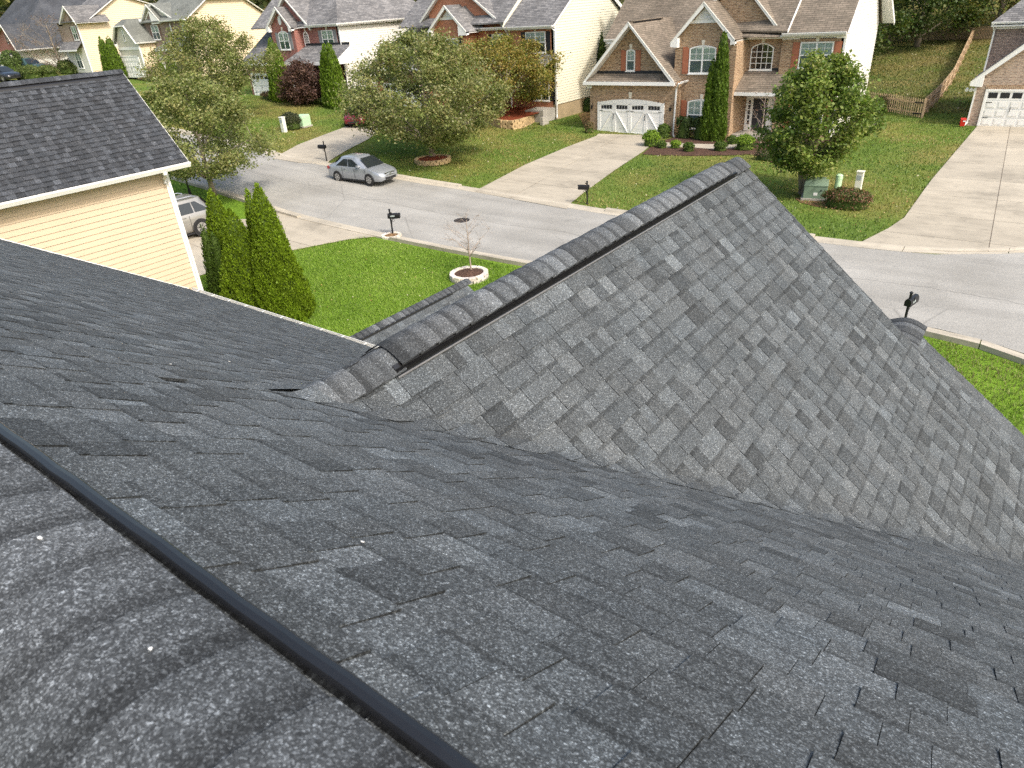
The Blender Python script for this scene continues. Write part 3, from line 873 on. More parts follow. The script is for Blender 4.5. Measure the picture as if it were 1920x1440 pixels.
for u, v, k in ((680, 1017, .004), (430, 678, .006), (320, 683, .005), (1240, 905, .004)): dropping(u, v, lambda x, y: float(zmain(x, y)) + .011, k)

# ------------------------------------------------------------------ house building blocks
def boards(parent, poly, mapf, nrm, expo, m, base, name='siding_board', proud=.030):
    """lap siding: one board per row, cut to the outline of the wall (poly in (s, z))"""
    nrm = Vector(nrm); z0 = min(p[1] for p in poly); z1 = max(p[1] for p in poly); z = z0
    while z < z1 - .01:
        q = clip(clip(poly, 0, 1, min(z + expo, z1)), 0, -1, -z)
        if len(q) >= 3:
            f = [Vector(mapf(s, zz)) + nrm * (proud * (1 - .8 * (zz - z) / expo)) for s, zz in q]
            bk = [Vector(mapf(s, zz)) for s, zz in q]; n = len(f)
            mm = MB(); mm.add(f + bk, [tuple(range(n))] + [((i + 1) % n, i, i + n, (i + 1) % n + n) for i in range(n)])
            t = random.uniform(.985, 1.012)
            o = mm.build(name, m, parent, fix=False)
            bm = bmesh.new(); bm.from_mesh(o.data); bmesh.ops.recalc_face_normals(bm, faces=bm.faces); bm.to_mesh(o.data); bm.free()
        z += expo
def wallslab(parent, pts, vec, m, name='wall'):
    return MB().slab(pts, vec).build(name, m, parent, fix=True)
def arc_pts(x0, x1, zs, rise, n=10):
    """points along a segmental arch from x1 back to x0 at spring height zs"""
    if rise <= 0: return [(x1, zs), (x0, zs)]
    return [(x1 + (x0 - x1) * i / n, zs + rise * math.sin(math.pi * i / n) ** .8) for i in range(n + 1)]
def window(parent, x0, x1, z0, z1, y, rise=0, units=1, grid=(2, 2), style='sash', shutter=None, sh_w=.35, keyst=True, upper='blind', lower='screen', trim=.07, head=None):
    """front-facing (-y) window standing proud of the wall plane y: frame > pane, muntin, blind"""
    zs = z1 - rise
    out = [(x0, z0), (x1, z0)] + arc_pts(x0, x1, zs, rise)
    cx = (x0 + x1) / 2
    def inset(d):
        return [(x0 + d, z0 + d), (x1 - d, z0 + d)] + [(cx + (x - cx) * (1 - 2 * d / (x1 - x0)), z - d) for x, z in arc_pts(x0, x1, zs, rise)]
    inn = inset(trim)
    mm = MB(); n = len(out)
    a = [(x, y - .05, z) for x, z in out]; b = [(x, y - .05, z) for x, z in inn]; c = [(x, y + .02, z) for x, z in out]; d = [(x, y - .006, z) for x, z in inn]
    fs = []
    for i in range(n):
        j = (i + 1) % n
        fs += [(i, j, n + j, n + i), (j, i, 2 * n + i, 2 * n + j), (n + i, n + j, 3 * n + j, 3 * n + i)]
    mm.add(a + b + c + d, fs)
    wd = (x1 - x0) / units
    for k in range(1, units): mm.box(x0 + k * wd - .045, x0 + k * wd + .045, y - .048, y - .006, z0 + trim, z1 - trim - (rise * .1))
    zm_ = z0 + (zs - z0 + rise * .5) * .5
    if style == 'sash': mm.box(x0 + trim, x1 - trim, y - .046, y - .006, zm_ - .03, zm_ + .03)
    mm.box(x0 - .04, x1 + .04, y - .085, y + .01, z0 - .06, z0)
    fr = mm.build('window', M['white'], parent, fix=True)
    # blinds and glass
    if style == 'sash':
        up = [(x, z) for x, z in inn if z > zm_]; upq = [(x0 + trim, zm_), (x1 - trim, zm_)] + inn[2:]
        MB().slab([(x, y - .008, z) for x, z in upq], (0, .006, 0)).build('blind', M[upper], fr, fix=True)
        MB().box(x0 + trim, x1 - trim, y - .009, y - .003, z0 + trim, zm_ - .002).build('blind', M[lower], fr)
        cells = []
        for k in range(units):
            ax, bx = x0 + k * wd + (trim if k == 0 else .045), x0 + (k + 1) * wd - (trim if k == units - 1 else .045)
            cells.append((ax, bx))
            MB().add([(ax, y - .024, zm_ + .03), (bx, y - .024, zm_ + .03), (bx, y - .024, zs), (ax, y - .024, zs)], [(0, 1, 2, 3)]).build('pane', M['glass'], fr)
            MB().add([(ax, y - .028, z0 + trim), (bx, y - .028, z0 + trim), (bx, y - .028, zm_ - .03), (ax, y - .028, zm_ - .03)], [(0, 1, 2, 3)]).build('pane', M['glass'], fr)
        mu = MB()
        for ax, bx in cells:
            for i in range(1, grid[0]): mu.box(ax + (bx - ax) * i / grid[0] - .010, ax + (bx - ax) * i / grid[0] + .010, y - .036, y - .02, zm_ + .03, zs + rise * .4)
            for lo, hi in ((zm_ + .03, zs),):
                for j in range(1, grid[1]): mu.box(ax, bx, y - .035, y - .021, lo + (hi - lo) * j / grid[1] - .010, lo + (hi - lo) * j / grid[1] + .010)
        mu.build('muntin', M['white'], fr)
    else:
        MB().slab([(x, y - .008, z) for x, z in inn], (0, .006, 0)).build('blind', M[lower], fr, fix=True)
        ncol, nrow = grid
        for i in range(ncol):
            for j in range(nrow):
                ax = x0 + trim + (x1 - x0 - 2 * trim) * i / ncol; bx = x0 + trim + (x1 - x0 - 2 * trim) * (i + 1) / ncol
                az = z0 + trim + (zs + rise * .35 - z0 - trim) * j / nrow; bz = z0 + trim + (zs + rise * .35 - z0 - trim) * (j + 1) / nrow
                if j == nrow - 1 and rise:
                    hz = lambda x: zs + rise * max(0, math.sin(math.pi * min(max((x - x0) / (x1 - x0), 0), 1))) ** .8 - trim
                    pl = [(ax, az), (bx, az), (bx, hz(bx)), ((ax + bx) / 2, hz((ax + bx) / 2)), (ax, hz(ax))]
                else: pl = [(ax, az), (bx, az), (bx, bz), (ax, bz)]
                MB().add([(x, y - .024, z) for x, z in pl], [tuple(range(len(pl)))]).build('pane', M['glass'], fr)
        mu = MB()
        for i in range(1, ncol):
            xx = x0 + trim + (x1 - x0 - 2 * trim) * i / ncol
            mu.box(xx - .016, xx + .016, y - .042, y - .02, z0 + trim, zs + rise * .8 * math.sin(math.pi * (xx - x0) / (x1 - x0)))
        for j in range(1, nrow):
            zz = z0 + trim + (zs + rise * .35 - z0 - trim) * j / nrow
            mu.box(x0 + trim, x1 - trim, y - .041, y - .021, zz - .016, zz + .016)
        mu.build('muntin', M['white'], fr)
    if head is not None:
        # soldier course of bricks standing over the window, and the keystone
        hd = MB(); nb = max(4, int((x1 - x0 + .2) / .085))
        for i in range(nb):
            t = (i + .5) / nb; xx = x0 - .1 + (x1 - x0 + .2) * t
            zz = zs + (rise * max(0, math.sin(math.pi * min(max((xx - x0) / (x1 - x0), 0), 1))) ** .8 if rise else 0)
            lean = (t - .5) * (.35 if rise else .0)
            hd.bar((xx, y - .005, zz + .015), (xx + lean * .2, y - .005, zz + .21), .07, .05, up=(0, 1, 0), tint=random.uniform(.7, 1.15))
        hd.build('brick_arch', M[head], parent)
    if keyst:
        zk = z1 + .02
        MB().slab([(cx - .07, y - .05, zk), (cx + .07, y - .05, zk), (cx + .11, y - .05, zk + .27), (cx - .11, y - .05, zk + .27)], (0, .06, 0)).build('keystone', M['keystone'], parent, fix=True)
    if shutter:
        for sgn in (-1, 1):
            a0 = x0 - .04 - sh_w if sgn < 0 else x1 + .04
            shm = MB(); shm.box(a0, a0 + sh_w, y - .03, y + .005, z0, z1 - rise * .5)
            s_ = shm.build('shutter', M[shutter], parent)
            hz = (z0 + z1 - rise * .5) / 2
            pm = MB()
            for lo, hi in ((z0 + .08, hz - .04), (hz + .04, z1 - rise * .5 - .08)): pm.box(a0 + .06, a0 + sh_w - .06, y - .042, y - .028, lo, hi)
            pm.build('raised_panel', M[shutter], s_)
    return fr
def gable(parent, yw, yr, wx0, wx1, zb, L, A, R, yback, wallm, roofm, board=.22, vent=None, roofname='roof', wall_depth=None, soffit=True, returns=.5):
    """front gable: brick pentagon, two roof planes, white rake boards, soffit, eave returns"""
    sl = (A[1] - L[1]) / (A[0] - L[0]); sr = (A[1] - R[1]) / (R[0] - A[0])
    zr = lambda x: (A[1] - (A[0] - x) * sl if x < A[0] else A[1] - (x - A[0]) * sr) - .17
    dep = wall_depth or (yback - yw)
    wallslab(parent, [(wx0, yw, zb), (wx1, yw, zb), (wx1, yw, zr(wx1)), (A[0], yw, A[1] - .17), (wx0, yw, zr(wx0))], (0, dep, 0), M[wallm])
    th = .1
    for a, b in ((L, A), (A, R)):
        MB().slab([(a[0], yr, a[1]), (b[0], yr, b[1]), (b[0], yback, b[1]), (a[0], yback, a[1])], (0, 0, -th)).build(roofname, M[roofm], parent, fix=True)
        if soffit: MB().slab([(a[0], yr + .01, a[1] - th - .004), (b[0], yr + .01, b[1] - th - .004), (b[0], yback - .1, b[1] - th - .004), (a[0], yback - .1, a[1] - th - .004)], (0, 0, -.025)).build('soffit', M['white'], parent, fix=True)
        dx = 1 if b is A else -1
        MB().slab([(a[0], yr - .035, a[1] - .012), (b[0], yr - .035, b[1] - .012), (b[0], yr - .035, b[1] - board * 1.45), (a[0] + dx * .02, yr - .035, a[1] - board * .75)], (0, .06, 0)).build('rake_board', M['white'], parent, fix=True)
        MB().slab([(a[0], yr - .055, a[1] + .012), (b[0], yr - .055, b[1] + .012), (b[0], yr - .055, b[1] - .05), (a[0], yr - .055, a[1] - .05)], (0, .06, 0)).build('drip_edge', M['offwhite'], parent, fix=True)
    if returns:
        for e, dx, wx in ((L, 1, wx0), (R, -1, wx1)):
            MB().slab([(e[0], yr - .03, e[1] - .02), (wx + dx * returns * .35, yr - .03, e[1] - .02 + abs(wx + dx * returns * .35 - e[0]) * .55), (wx + dx * returns * .35, yr - .03, e[1] - .30), (e[0], yr - .03, e[1] - .24)][::dx], (0, yw - yr + .0, 0)).build('eave_return', M['white'], parent, fix=True)
    if vent:
        h = vent; zt_ = A[1] - .28; zb_ = zt_ - h; wd = h / ((sl + sr) / 2)
        MB().slab([(A[0] - wd, yw - .035, zb_), (A[0] + wd, yw - .035, zb_), (A[0], yw - .035, zt_)], (0, .04, 0)).build('gable_vent', M['offwhite'], parent, fix=True)
        v = MB(); z = zb_ + .08
        while z < zt_ - .15:
            ww = wd * (zt_ - z) / h - .1
            if ww > .05: v.slab([(A[0] - ww, yw - .06, z), (A[0] + ww, yw - .06, z), (A[0] + ww, yw - .036, z + .05), (A[0] - ww, yw - .036, z + .05)], (0, 0, .012))
            z += .085
        v.build('vent_louvre', M['white'], parent, fix=True)
        MB().box(A[0] - wd - .25, A[0] + wd + .25, yw - .04, yw + .01, zb_ - .16, zb_ - .002).build('frieze_board', M['white'], parent)
def slope(parent, pts, m, name='roof', th=.1):
    return MB().slab(pts, (0, 0, -th)).build(name, M[m], parent, fix=True)
def gutter(parent, p, q, out=(0, -1, 0), h=.12, wd=.12):
    p, q, o = Vector(p), Vector(q), Vector(out)
    prof = [(0, 0), (wd, 0), (wd, -.03), (wd * .65, -h), (0, -h)]
    MB().loft([[tuple(e + o * a + Vector((0, 0, b))) for a, b in prof] for e in (p, q)], closed=True).build('gutter', M['white'], parent, fix=True)
def downspout(parent, pts, wd=.085):
    m_ = MB()
    for a, b in zip(pts[:-1], pts[1:]): m_.bar(a, b, wd, wd * .8)
    m_.build('downspout', M['white'], parent)
def garage_door(parent, x0, x1, z0, z1, y, kind):
    dm = MB(); dm.box(x0, x1, y - .02, y + .06, z0, z1)
    d = dm.build('garage_door', M['white'], parent)
    fr = MB(); t = .12
    fr.box(x0 - t, x0, y - .05, y + .04, z0, z1 + (.08 if kind == 'arch' else t)); fr.box(x1, x1 + t, y - .05, y + .04, z0, z1 + (.08 if kind == 'arch' else t))
    if kind == 'arch':
        ap = arc_pts(x0 - t, x1 + t, z1 + .02, .26, 14)
        fr.slab([(x0 - t, y - .045, z1 - .04), (x1 + t, y - .045, z1 - .04)] + [(x, y - .045, z) for x, z in ap], (0, .08, 0))
    else: fr.box(x0 - t, x1 + t, y - .052, y + .04, z1, z1 + t)
    fr.build('door_frame', M['white'], parent, fix=True)
    W = x1 - x0
    if kind == 'arch':
        zw = z1 - .42
        for k in range(1, 4):
            zz = z0 + (zw - z0) * k / 4; MB().box(x0 + .02, x1 - .02, y - .0225, y - .015, zz - .012, zz + .012).build('panel_joint', M['offwhite'], d)
        for k in range(4):
            a, b = x0 + W * k / 4, x0 + W * (k + 1) / 4
            t = MB()
            t.box(a + .01, a + .12, y - .045, y - .018, z0 + .02, z1 - .02); t.box(b - .12, b - .01, y - .045, y - .018, z0 + .02, z1 - .02)
            t.box(a + .12, b - .12, y - .044, y - .018, z0 + .02, z0 + .13); t.box(a + .12, b - .12, y - .044, y - .018, zw - .1, zw + .01); t.box(a + .12, b - .12, y - .044, y - .018, z1 - .1, z1 - .02)
            if k % 2 == 0: t.bar((a + .13, y - .032, z0 + .13), (b - .13, y - .032, zw - .1), .024, .11, up=(0, 1, 0))
            else: t.bar((b - .13, y - .032, z0 + .13), (a + .13, y - .032, zw - .1), .024, .11, up=(0, 1, 0))
            if k in (1, 2): pass
            t.build('trim_board', M['white'], d)
            for j in range(4):
                wx0 = a + .17 + (b - a - .34) * j / 4; wx1 = a + .17 + (b - a - .34) * (j + 1) / 4 - .03
                u = ((wx0 + wx1) / 2 - x0) / W * 2; g = abs((u % 1) - .5) if False else 0
                hh = .20 + .055 * math.sin(math.pi * ((wx0 - x0) % (W / 2)) / (W / 2))
                MB().box(wx0, wx1, y - .03, y - .019, zw + .06, zw + .06 + hh).build('window_pane', M['dark'], d)
        for k in (1, 3):
            xx = x0 + W * k / 4
            for dx in (-.05,): 
                MB().bar((xx + dx, y - .075, z0 + .95), (xx + dx, y - .075, z0 + 1.35), .03, .03).build('handle', M['black'], d)
        for xx in (x0 + .05, x0 + W / 2 - .28, x0 + W / 2 + .05, x1 - .28):
            for zz in (z0 + .08, zw - .05): MB().bar((xx, y - .05, zz), (xx + .25, y - .05, zz), .012, .035, up=(0, 0, 1)).build('strap_hinge', M['black'], d)
    else:
        nc = max(4, round(W / .62))
        for i in range(nc):
            a, b = x0 + W * i / nc + .07, x0 + W * (i + 1) / nc - .07
            for j in range(4):
                c0 = z0 + (z1 - z0) * j / 4 + .07; c1 = z0 + (z1 - z0) * (j + 1) / 4 - .07
                if j == 3 and kind == 'panel': MB().box(a, b, y - .03, y - .019, c0 + .05, c1).build('window_pane', M['dark'], d)
                else:
                    MB().box(a, b, y - .032, y - .019, c0, c1).build('raised_panel', M['offwhite'], d)
                    MB().box(a + .05, b - .05, y - .040, y - .031, c0 + .05, c1 - .05).build('raised_panel', M['white'], d)
        for j in range(1, 4): MB().box(x0, x1, y - .0225, y - .018, z0 + (z1 - z0) * j / 4 - .006, z0 + (z1 - z0) * j / 4 + .006).build('panel_joint', M['screen'], d)
        MB().bar((x0 + W * .5 if kind != 'panel' else x0 + 1.35, y - .07, z0 + .85), (x0 + W * .5 if kind != 'panel' else x0 + 1.35, y - .07, z0 + 1.1), .03, .03).build('handle', M['black'], d)
        for zz in (z0 + .5, z1 - .62): MB().bar((x0 + .04, y - .045, zz), (x0 + .36, y - .045, zz), .012, .035).build('strap_hinge', M['black'], d)
    return d

# ------------------------------------------------------------------ neighbour house at the left (siding wall, gutter, dark roof)
nb = thing('neighbour_house', (-22, 4, 0), 'house at the left edge with cream lap siding, white gutter and dark shingle roof', 'house')
NX, NF = -20.0, 9.9
wallslab(nb, [(NX - .02, -8, 0), (NX - .02, NF, 0), (NX - .02, NF, 4.95), (NX - .02, -8, 4.95)], (-3.9, 0, 0), M['cream'])
boards(nb, [(-8, 0), (NF - .12, 0), (NF - .12, 4.86), (-8, 4.86)], lambda s, z: (NX - .016, s, z), (1, 0, 0), .152, M['cream'], None, proud=.024)
MB().box(NX - .12, NX + .03, NF - .12, NF + .03, 0, 4.86).build('corner_trim', M['white'], nb)
wallslab(nb, [(NX - .02, NF - .002, 4.9), (NX - 3.9, NF - .002, 4.9), (NX - 1.95, NF - .002, 6.95)], (0, -.1, 0), M['cream'])
NE, NR_, ZE, ZR = NX + .36, NX - 1.93, 5.02, 7.40
npit = (ZR - ZE) / (NE - NR_)
MB().slab([(NE - .01, NF + .5, ZE - .03), (NE - .01, -8, ZE - .03), (NR_, -8, ZR - .03), (NR_, NF + .5, ZR - .03)], (0, 0, -.1)).build('roof_deck', M['slab_dark'], nb, fix=True)
MB().slab([(NR_ - 2.3, NF + .5, ZE - .03), (NR_ - 2.3, -8, ZE - .03), (NR_, -8, ZR - .03), (NR_, NF + .5, ZR - .03)], (0, 0, -.1)).build('roof_deck', M['slab_dark'], nb, fix=True)
EN = .143 / math.hypot(1, npit)
tn = tabs(0.5, NF + .55, .02, NE - NR_, EN, .09, .22, [(1, 0, NF + .55), (0, 1, NE - NR_ + .015)], tw=[2, 2.4, 2.2, 1.8, 1.2, .8, .9, 1.0, 1.0], thk=2.2)
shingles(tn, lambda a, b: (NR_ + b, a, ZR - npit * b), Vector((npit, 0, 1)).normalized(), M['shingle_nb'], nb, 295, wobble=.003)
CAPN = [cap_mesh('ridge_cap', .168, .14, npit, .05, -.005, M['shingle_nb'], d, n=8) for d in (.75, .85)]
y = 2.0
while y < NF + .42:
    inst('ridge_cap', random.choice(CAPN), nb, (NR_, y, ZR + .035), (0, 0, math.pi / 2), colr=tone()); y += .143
ridge_vent('y', 2.0, NF + .05, NR_, ZR + .01, npit, nb, half=.17, fins=False, lip=False)
gutter(nb, (NE - .01, 0, ZE - .02), (NE - .01, NF + .55, ZE - .02), (1, 0, 0), .13, .13)
MB().box(NX - .02, NE - .012, 0, NF + .5, ZE - .16, ZE - .13).build('soffit', M['white'], nb)
MB().bar((NE, NF + .52, ZE - .08), (NR_, NF + .52, ZR - .08), .03, .14, up=(0, 1, 0)).build('rake_board', M['white'], nb)
dsm = MB(); dsm.bar((NE + .04, NF - .25, ZE - .12), (NE + .02, NF - .25, ZE - .22), .09); dsm.tube([(NE + .03, NF - .2, ZE - .16), (NE - .05, NF - .18, ZE - .28), (NX + .08, NF - .16, ZE - .38), (NX + .06, NF - .15, ZE - .5)], .045, 8)
dsm.bar((NX + .06, NF - .04, ZE - .45), (NX + .06, NF - .04, .1), .06, .06); dsm.build('downspout', M['white'], nb)

# ------------------------------------------------------------------ tan brick house opposite
hs = thing('tan_brick_house', (-18, 47, 0), 'two storey tan brick house with brown roof and white arched double garage door', 'house')
GYW = 44.0; GYR = 43.65
wx0 = P(1106.5, 200, GYW)[0]; wx1 = P(1266, 200, GYW)[0]
gL, gA, gR = P(1095, 152, GYR), P(1178, 41, GYR), P(1264, 153, GYR)
wallslab(hs, [(wx0, GYW, 0), (wx1, GYW, 0), (wx1, GYW, gL[1] - .05), (wx0, GYW, gL[1] - .05)], (0, 6, 0), M['brick_tan'])
gable(hs, GYW + .45, GYR, wx0 + .02, wx1 - .02, gL[1] - .1, gL, gA, gR, 50.2, 'brick_tan', 'roof_tan', board=.2, returns=0)
# pent roof under the gable
MB().slab([(gL[0] + .12, GYR - .02, gL[1] - .06), (gR[0] - .12, GYR - .02, gL[1] - .06), (gR[0] - .55, GYW + .44, gL[1] + .42), (gL[0] + .55, GYW + .44, gL[1] + .42)], (0, 0, -.08)).build('pent_roof', M['roof_tan'], hs, fix=True)
MB().box(gL[0] + .6, gR[0] - .6, GYW + .40, GYW + .448, gL[1] + .42, gL[1] + .56).build('flashing', M['slab_dark'], hs)
MB().box(gL[0] - .05, gR[0] + .05, GYR - .08, GYR - .022, gL[1] - .24, gL[1] - .03).build('fascia', M['white'], hs)
MB().box(gL[0] + .05, gR[0] - .05, GYR - .02, GYW - .002, gL[1] - .26, gL[1] - .2).build('soffit', M['white'], hs)
gx0, gx1 = P(1124, 220, GYW)[0], P(1242, 220, GYW)[0]
garage_door(hs, gx0, gx1, .02, 2.0, GYW - .02, 'arch')
ar = MB(); ap = arc_pts(gx0 - .2, gx1 + .2, 2.1, .3, 30)
for (xa, za), (xb, zb_) in zip(ap[:-1], ap[1:]):
    for t in (.25, .75):
        xx = xa + (xb - xa) * t; zz = za + (zb_ - za) * t; ar.bar((xx, GYW - .004, zz + .02), (xx + (xx - (gx0 + gx1) / 2) * .04, GYW - .004, zz + .24), .066, .05, up=(0, 1, 0), tint=random.uniform(.75, 1.15))
ar.build('brick_arch', M['brick_light'], hs)
cxg = (gx0 + gx1) / 2
MB().slab([(cxg - .08, GYW - .05, 2.34), (cxg + .08, GYW - .05, 2.34), (cxg + .13, GYW - .05, 2.72), (cxg - .13, GYW - .05, 2.72)], (0, .06, 0)).build('keystone', M['keystone'], hs, fix=True)
a = P(1175, 96, GYW + .45); b = P(1190.5, 133, GYW + .45)
window(hs, a[0], b[0], b[1], a[1] + .12, GYW + .45, rise=.12, units=1, grid=(2, 2), shutter='shutter_red', sh_w=.36, head='brick_light')
for xx in (wx0 + .22, wx1 - .28):       # carriage lamps by the garage
    l = MB(); l.box(xx - .05, xx + .05, GYW - .2, GYW - .08, 1.62, 1.85); l.bar((xx, GYW - .1, 1.9), (xx, GYW, 2.0), .03); l.build('wall_lamp', M['black'], hs)
l = MB(); l.box(wx0 - .02, wx0 + .1, GYW - .18, GYW, gL[1] - .36, gL[1] - .26)
for dx in (-.03, .18): l.tube([(wx0 + dx, GYW - .1, gL[1] - .33), (wx0 + dx + .02, GYW - .25, gL[1] - .4)], [.06, .085], 8)
l.build('flood_light', M['white'], hs)
# centre block
CY = 44.75; CYR = 44.4
cL, cA, cR = P(1257, 80, CYR), P(1320, 3, CYR), P(1378, 74, CYR)
cx0, cx1 = P(1265, 120, CY)[0], P(1371, 200, CY)[0]
gable(hs, CY, CYR, cx0, cx1, 0, cL, cA, cR, 50.5, 'brick_tan', 'roof_tan', board=.22, vent=.72, wall_depth=2.3, returns=.8)
a = P(1294, 87, CY); b = P(1340, 138, CY)
window(hs, a[0], b[0], b[1], a[1] + .05, CY, rise=.16, units=2, grid=(2, 2), shutter='shutter_red', sh_w=.42, head='brick_light')
a = P(1290, 187, CY); b = P(1337, 243, CY)
window(hs, a[0], b[0], max(b[1], .45), a[1] + .05, CY, rise=.16, units=2, grid=(2, 2), shutter='shutter_red', sh_w=.42, head='brick_light')
# entry block and porch
EY = 46.7
ex0, ex1 = cx1 - .2, P(1468, 100, EY)[0]
zE = P(1440, 68, EY)[1]
wallslab(hs, [(ex0, EY, 0), (ex1, EY, 0), (ex1, EY, zE + .1), (ex0, EY, zE + .1)], (0, 4, 0), M['brick_tan'])
a = P(1410, 83, EY); b = P(1447, 131, EY)
window(hs, a[0], b[0], b[1], a[1] + .06, EY, rise=.26, style='grid', grid=(4, 4), lower='curtain', head='brick_light', trim=.06)
# porch roof, step, door
pz = P(1385, 172, 45.2)[1]
pq = MB().slab([(cx1 + .02, 45.0, pz), (cx1 + 2.9, 45.0, pz), (cx1 + 2.7, EY - .01, pz + 1.05), (cx1 + .02, EY - .01, pz + 1.05)], (0, 0, -.1)).build('porch_roof', M['roof_tan'], hs, fix=True)
MB().box(cx1 + .02, cx1 + 2.9, 44.95, 45.0, pz - .2, pz - .01).build('fascia', M['white'], hs)
MB().box(cx1 + .02, cx1 + 2.85, 45.0, EY - .01, pz - .2, pz - .14).build('soffit', M['white'], hs)
MB().box(cx1 + .3, cx1 + 2.7, EY - .03, EY - .001, pz + 1.06, pz + 1.2).build('flashing', M['slab_dark'], hs)
MB().box(cx1 + .05, cx1 + 2.9, 45.1, EY, .0, .16).build('porch_slab', M['pad'], hs)
MB().box(cx1 + .25, cx1 + 2.6, 44.75, 45.095, .0, .08).build('step', M['pad'], hs)
dx0 = P(1397, 220, EY)[0]
dfr = MB(); dfr.box(dx0, dx0 + .46, EY - .06, EY - .005, .18, 2.15); dfr.box(dx0 + 1.4, dx0 + 1.86, EY - .06, EY - .005, .18, 2.15); dfr.box(dx0, dx0 + 1.86, EY - .065, EY - .004, 2.15, 2.4)
df = dfr.build('door_frame', M['white'], hs)
MB().box(dx0 + .47, dx0 + 1.39, EY - .045, EY - .005, .18, 2.14).build('front_door', M['door_dark'], hs)
for k in range(5): MB().box(dx0 + .16, dx0 + .31, EY - .066, EY - .055, .55 + k * .31, .80 + k * .31).build('sidelight', M['dark'], hs)
# right block
RYW = 46.4
rx0, rx1 = ex1 - .05, P(1587, 70, RYW)[0]
zRt = P(1530, 64, RYW)[1]
wallslab(hs, [(rx0, RYW, 0), (rx1 - .02, RYW, 0), (rx1 - .02, RYW, zRt), (rx0, RYW, zRt)], (0, .12, 0), M['brick_tan'])
a = P(1502, 79, RYW); b = P(1557, 128, RYW)
window(hs, a[0], b[0], b[1], a[1], RYW, units=2, grid=(2, 2), shutter='shutter_red', sh_w=.4, head='brick_light')
a = P(1502, 180, RYW)
window(hs, P(1502, 79, RYW)[0], b[0], .5, 2.2, RYW, units=2, grid=(2, 2), shutter='shutter_red', sh_w=.4, head='brick_light')
# pale side wall with lap siding; runs slightly away from square
bx, by = rx1 - .55, 57.2
def fside(s, z): return (rx1 + (bx - rx1) * s / (by - RYW), RYW + s, z)
SLP = .84; rd = 51.6 - 46.3
wallslab(hs, [fside(0, 0), fside(by - RYW, 0), fside(by - RYW, 5.7), fside(5.2, 9.9), fside(0, zRt - .05)], (-.25, 0, 0), M['white_siding'])
boards(hs, [(0.1, .3), (by - RYW, .3), (by - RYW, 5.75), (5.2, 9.85), (0.1, zRt - .05)], fside, (1, 0, 0), .18, M['white_siding'], None)
MB().box(rx1 - .1, rx1 + .03, RYW - .02, RYW + .1, .25, zRt - .1).build('corner_trim', M['white'], hs)
ez = zRt + .12; ey = RYW - .45
zr_ = ez + SLP * 5.6
ox = rx1 + .14
slope(hs, [(P(1478, 66, ey)[0] - .05, ey, ez), (ox, ey, ez), (ox - .28, ey + 5.6, zr_), (P(1478, 66, ey)[0] - .05, ey + 5.6, zr_)], 'roof_tan')
slope(hs, [(-27, ey + 5.58, zr_), (ox - .28, ey + 5.58, zr_), (ox - .55, by + .4, ez - .1), (-27, by + .4, ez - .1)][::-1], 'roof_tan')
rb = MB(); rb.bar((ox + .02, ey, ez - .1), (ox - .26, ey + 5.6, zr_ - .1), .05, .2, up=(1, 0, 0)); rb.build('rake_board', M['white'], hs)
rb = MB(); rb.slab([(ox + .02, ey + 5.6, zr_ - .02), (ox + .25, by + .45, ez - .1), (ox + .25, by + .45, ez - .35), (ox + .02, ey + 5.6, zr_ - .3)], (-.06, 0, 0)); rb.slab([(ox - .5, ey + 5.6, zr_ - .06), (ox + .2, ey + 5.6, zr_ - .06), (ox + .2, by + .45, ez - .2), (ox - .5, by + .45, ez - .2)], (0, 0, -.03)); rb.build('rake_board', M['white'], hs, fix=True)
gutter(hs, (rx0 + .1, ey, ez), (ox - .05, ey, ez)); MB().box(rx0, rx1, ey, RYW, ez - .18, ez - .12).build('soffit', M['white'], hs)
MB().box(rx0, rx1, RYW - .03, RYW - .002, zRt - .24, zRt - .05).build('frieze_board', M['white'], hs)
# upper gable behind the centre block
uA = (-17.35, 9.15); uR = P(1471, 65, 46.35); uL = (uA[0] - (uR[0] - uA[0]), uR[1])
gable(hs, 46.68, 46.35, ex0 - 1.8, ex1, zE - .5, uL, uA, uR, 52.0, 'brick_tan', 'roof_tan', board=.16, returns=0, wall_depth=1.0)
MB().slab([(cA[0] + .6, 45.7, zE + .12), (ex1 - .1, 45.9, zE + .02), (ex1 - .1, 46.66, zE + .3), (cA[0] + .6, 46.66, zE + .3)], (0, 0, -.06)).build('pent_roof', M['roof_tan'], hs, fix=True)
MB().bar((cx1 + .3, 46.62, zE + .33), (ex1 - .4, 46.62, zE + .33), .06, .12).build('flashing', M['slab_dark'], hs)
gutter(hs, (cx1 + .1, EY - .5, zE + .06), (ex1, EY - .5, zE + .06)); MB().box(cx1, ex1, EY - .5, EY, zE - .12, zE - .06).build('soffit', M['white'], hs)
st = MB(); sx = P(1476, 64, ey)[0]
st.slab([(sx, ey, ez + .02), (sx, ey + 5.55, zr_ + .02), (sx, ey + 5.55, zr_ + .26), (sx, ey, ez + .16)], (.05, 0, 0)); st.build('step_flashing', M['white'], hs, fix=True)
slope(hs, [(ex0 - 1, ey + .3, ez + .25), (sx, ey, ez + .14), (sx, ey + 5.6, zr_ + .24), (ex0 - 1, ey + 5.6, zr_ + .24)], 'roof_tan')
downspout(hs, [(ex1 + .02, EY - .55, zE - .02), (ex1 + .03, EY - .06, zE - .35), (ex1 - .02, EY - .06, .2)])
downspout(hs, [(wx1 + .35, GYR - .05, 3.32), (wx1 + .05, GYW - .06, 3.0), (wx1 - .02, GYW - .06, .15), (wx1 + .15, GYW - .3, .06)])
gutter(hs, (wx1 + .38, GYR + .05, gR[1] - .02), (wx1 + .38, 45.6, gR[1] - .02), (1, 0, 0))
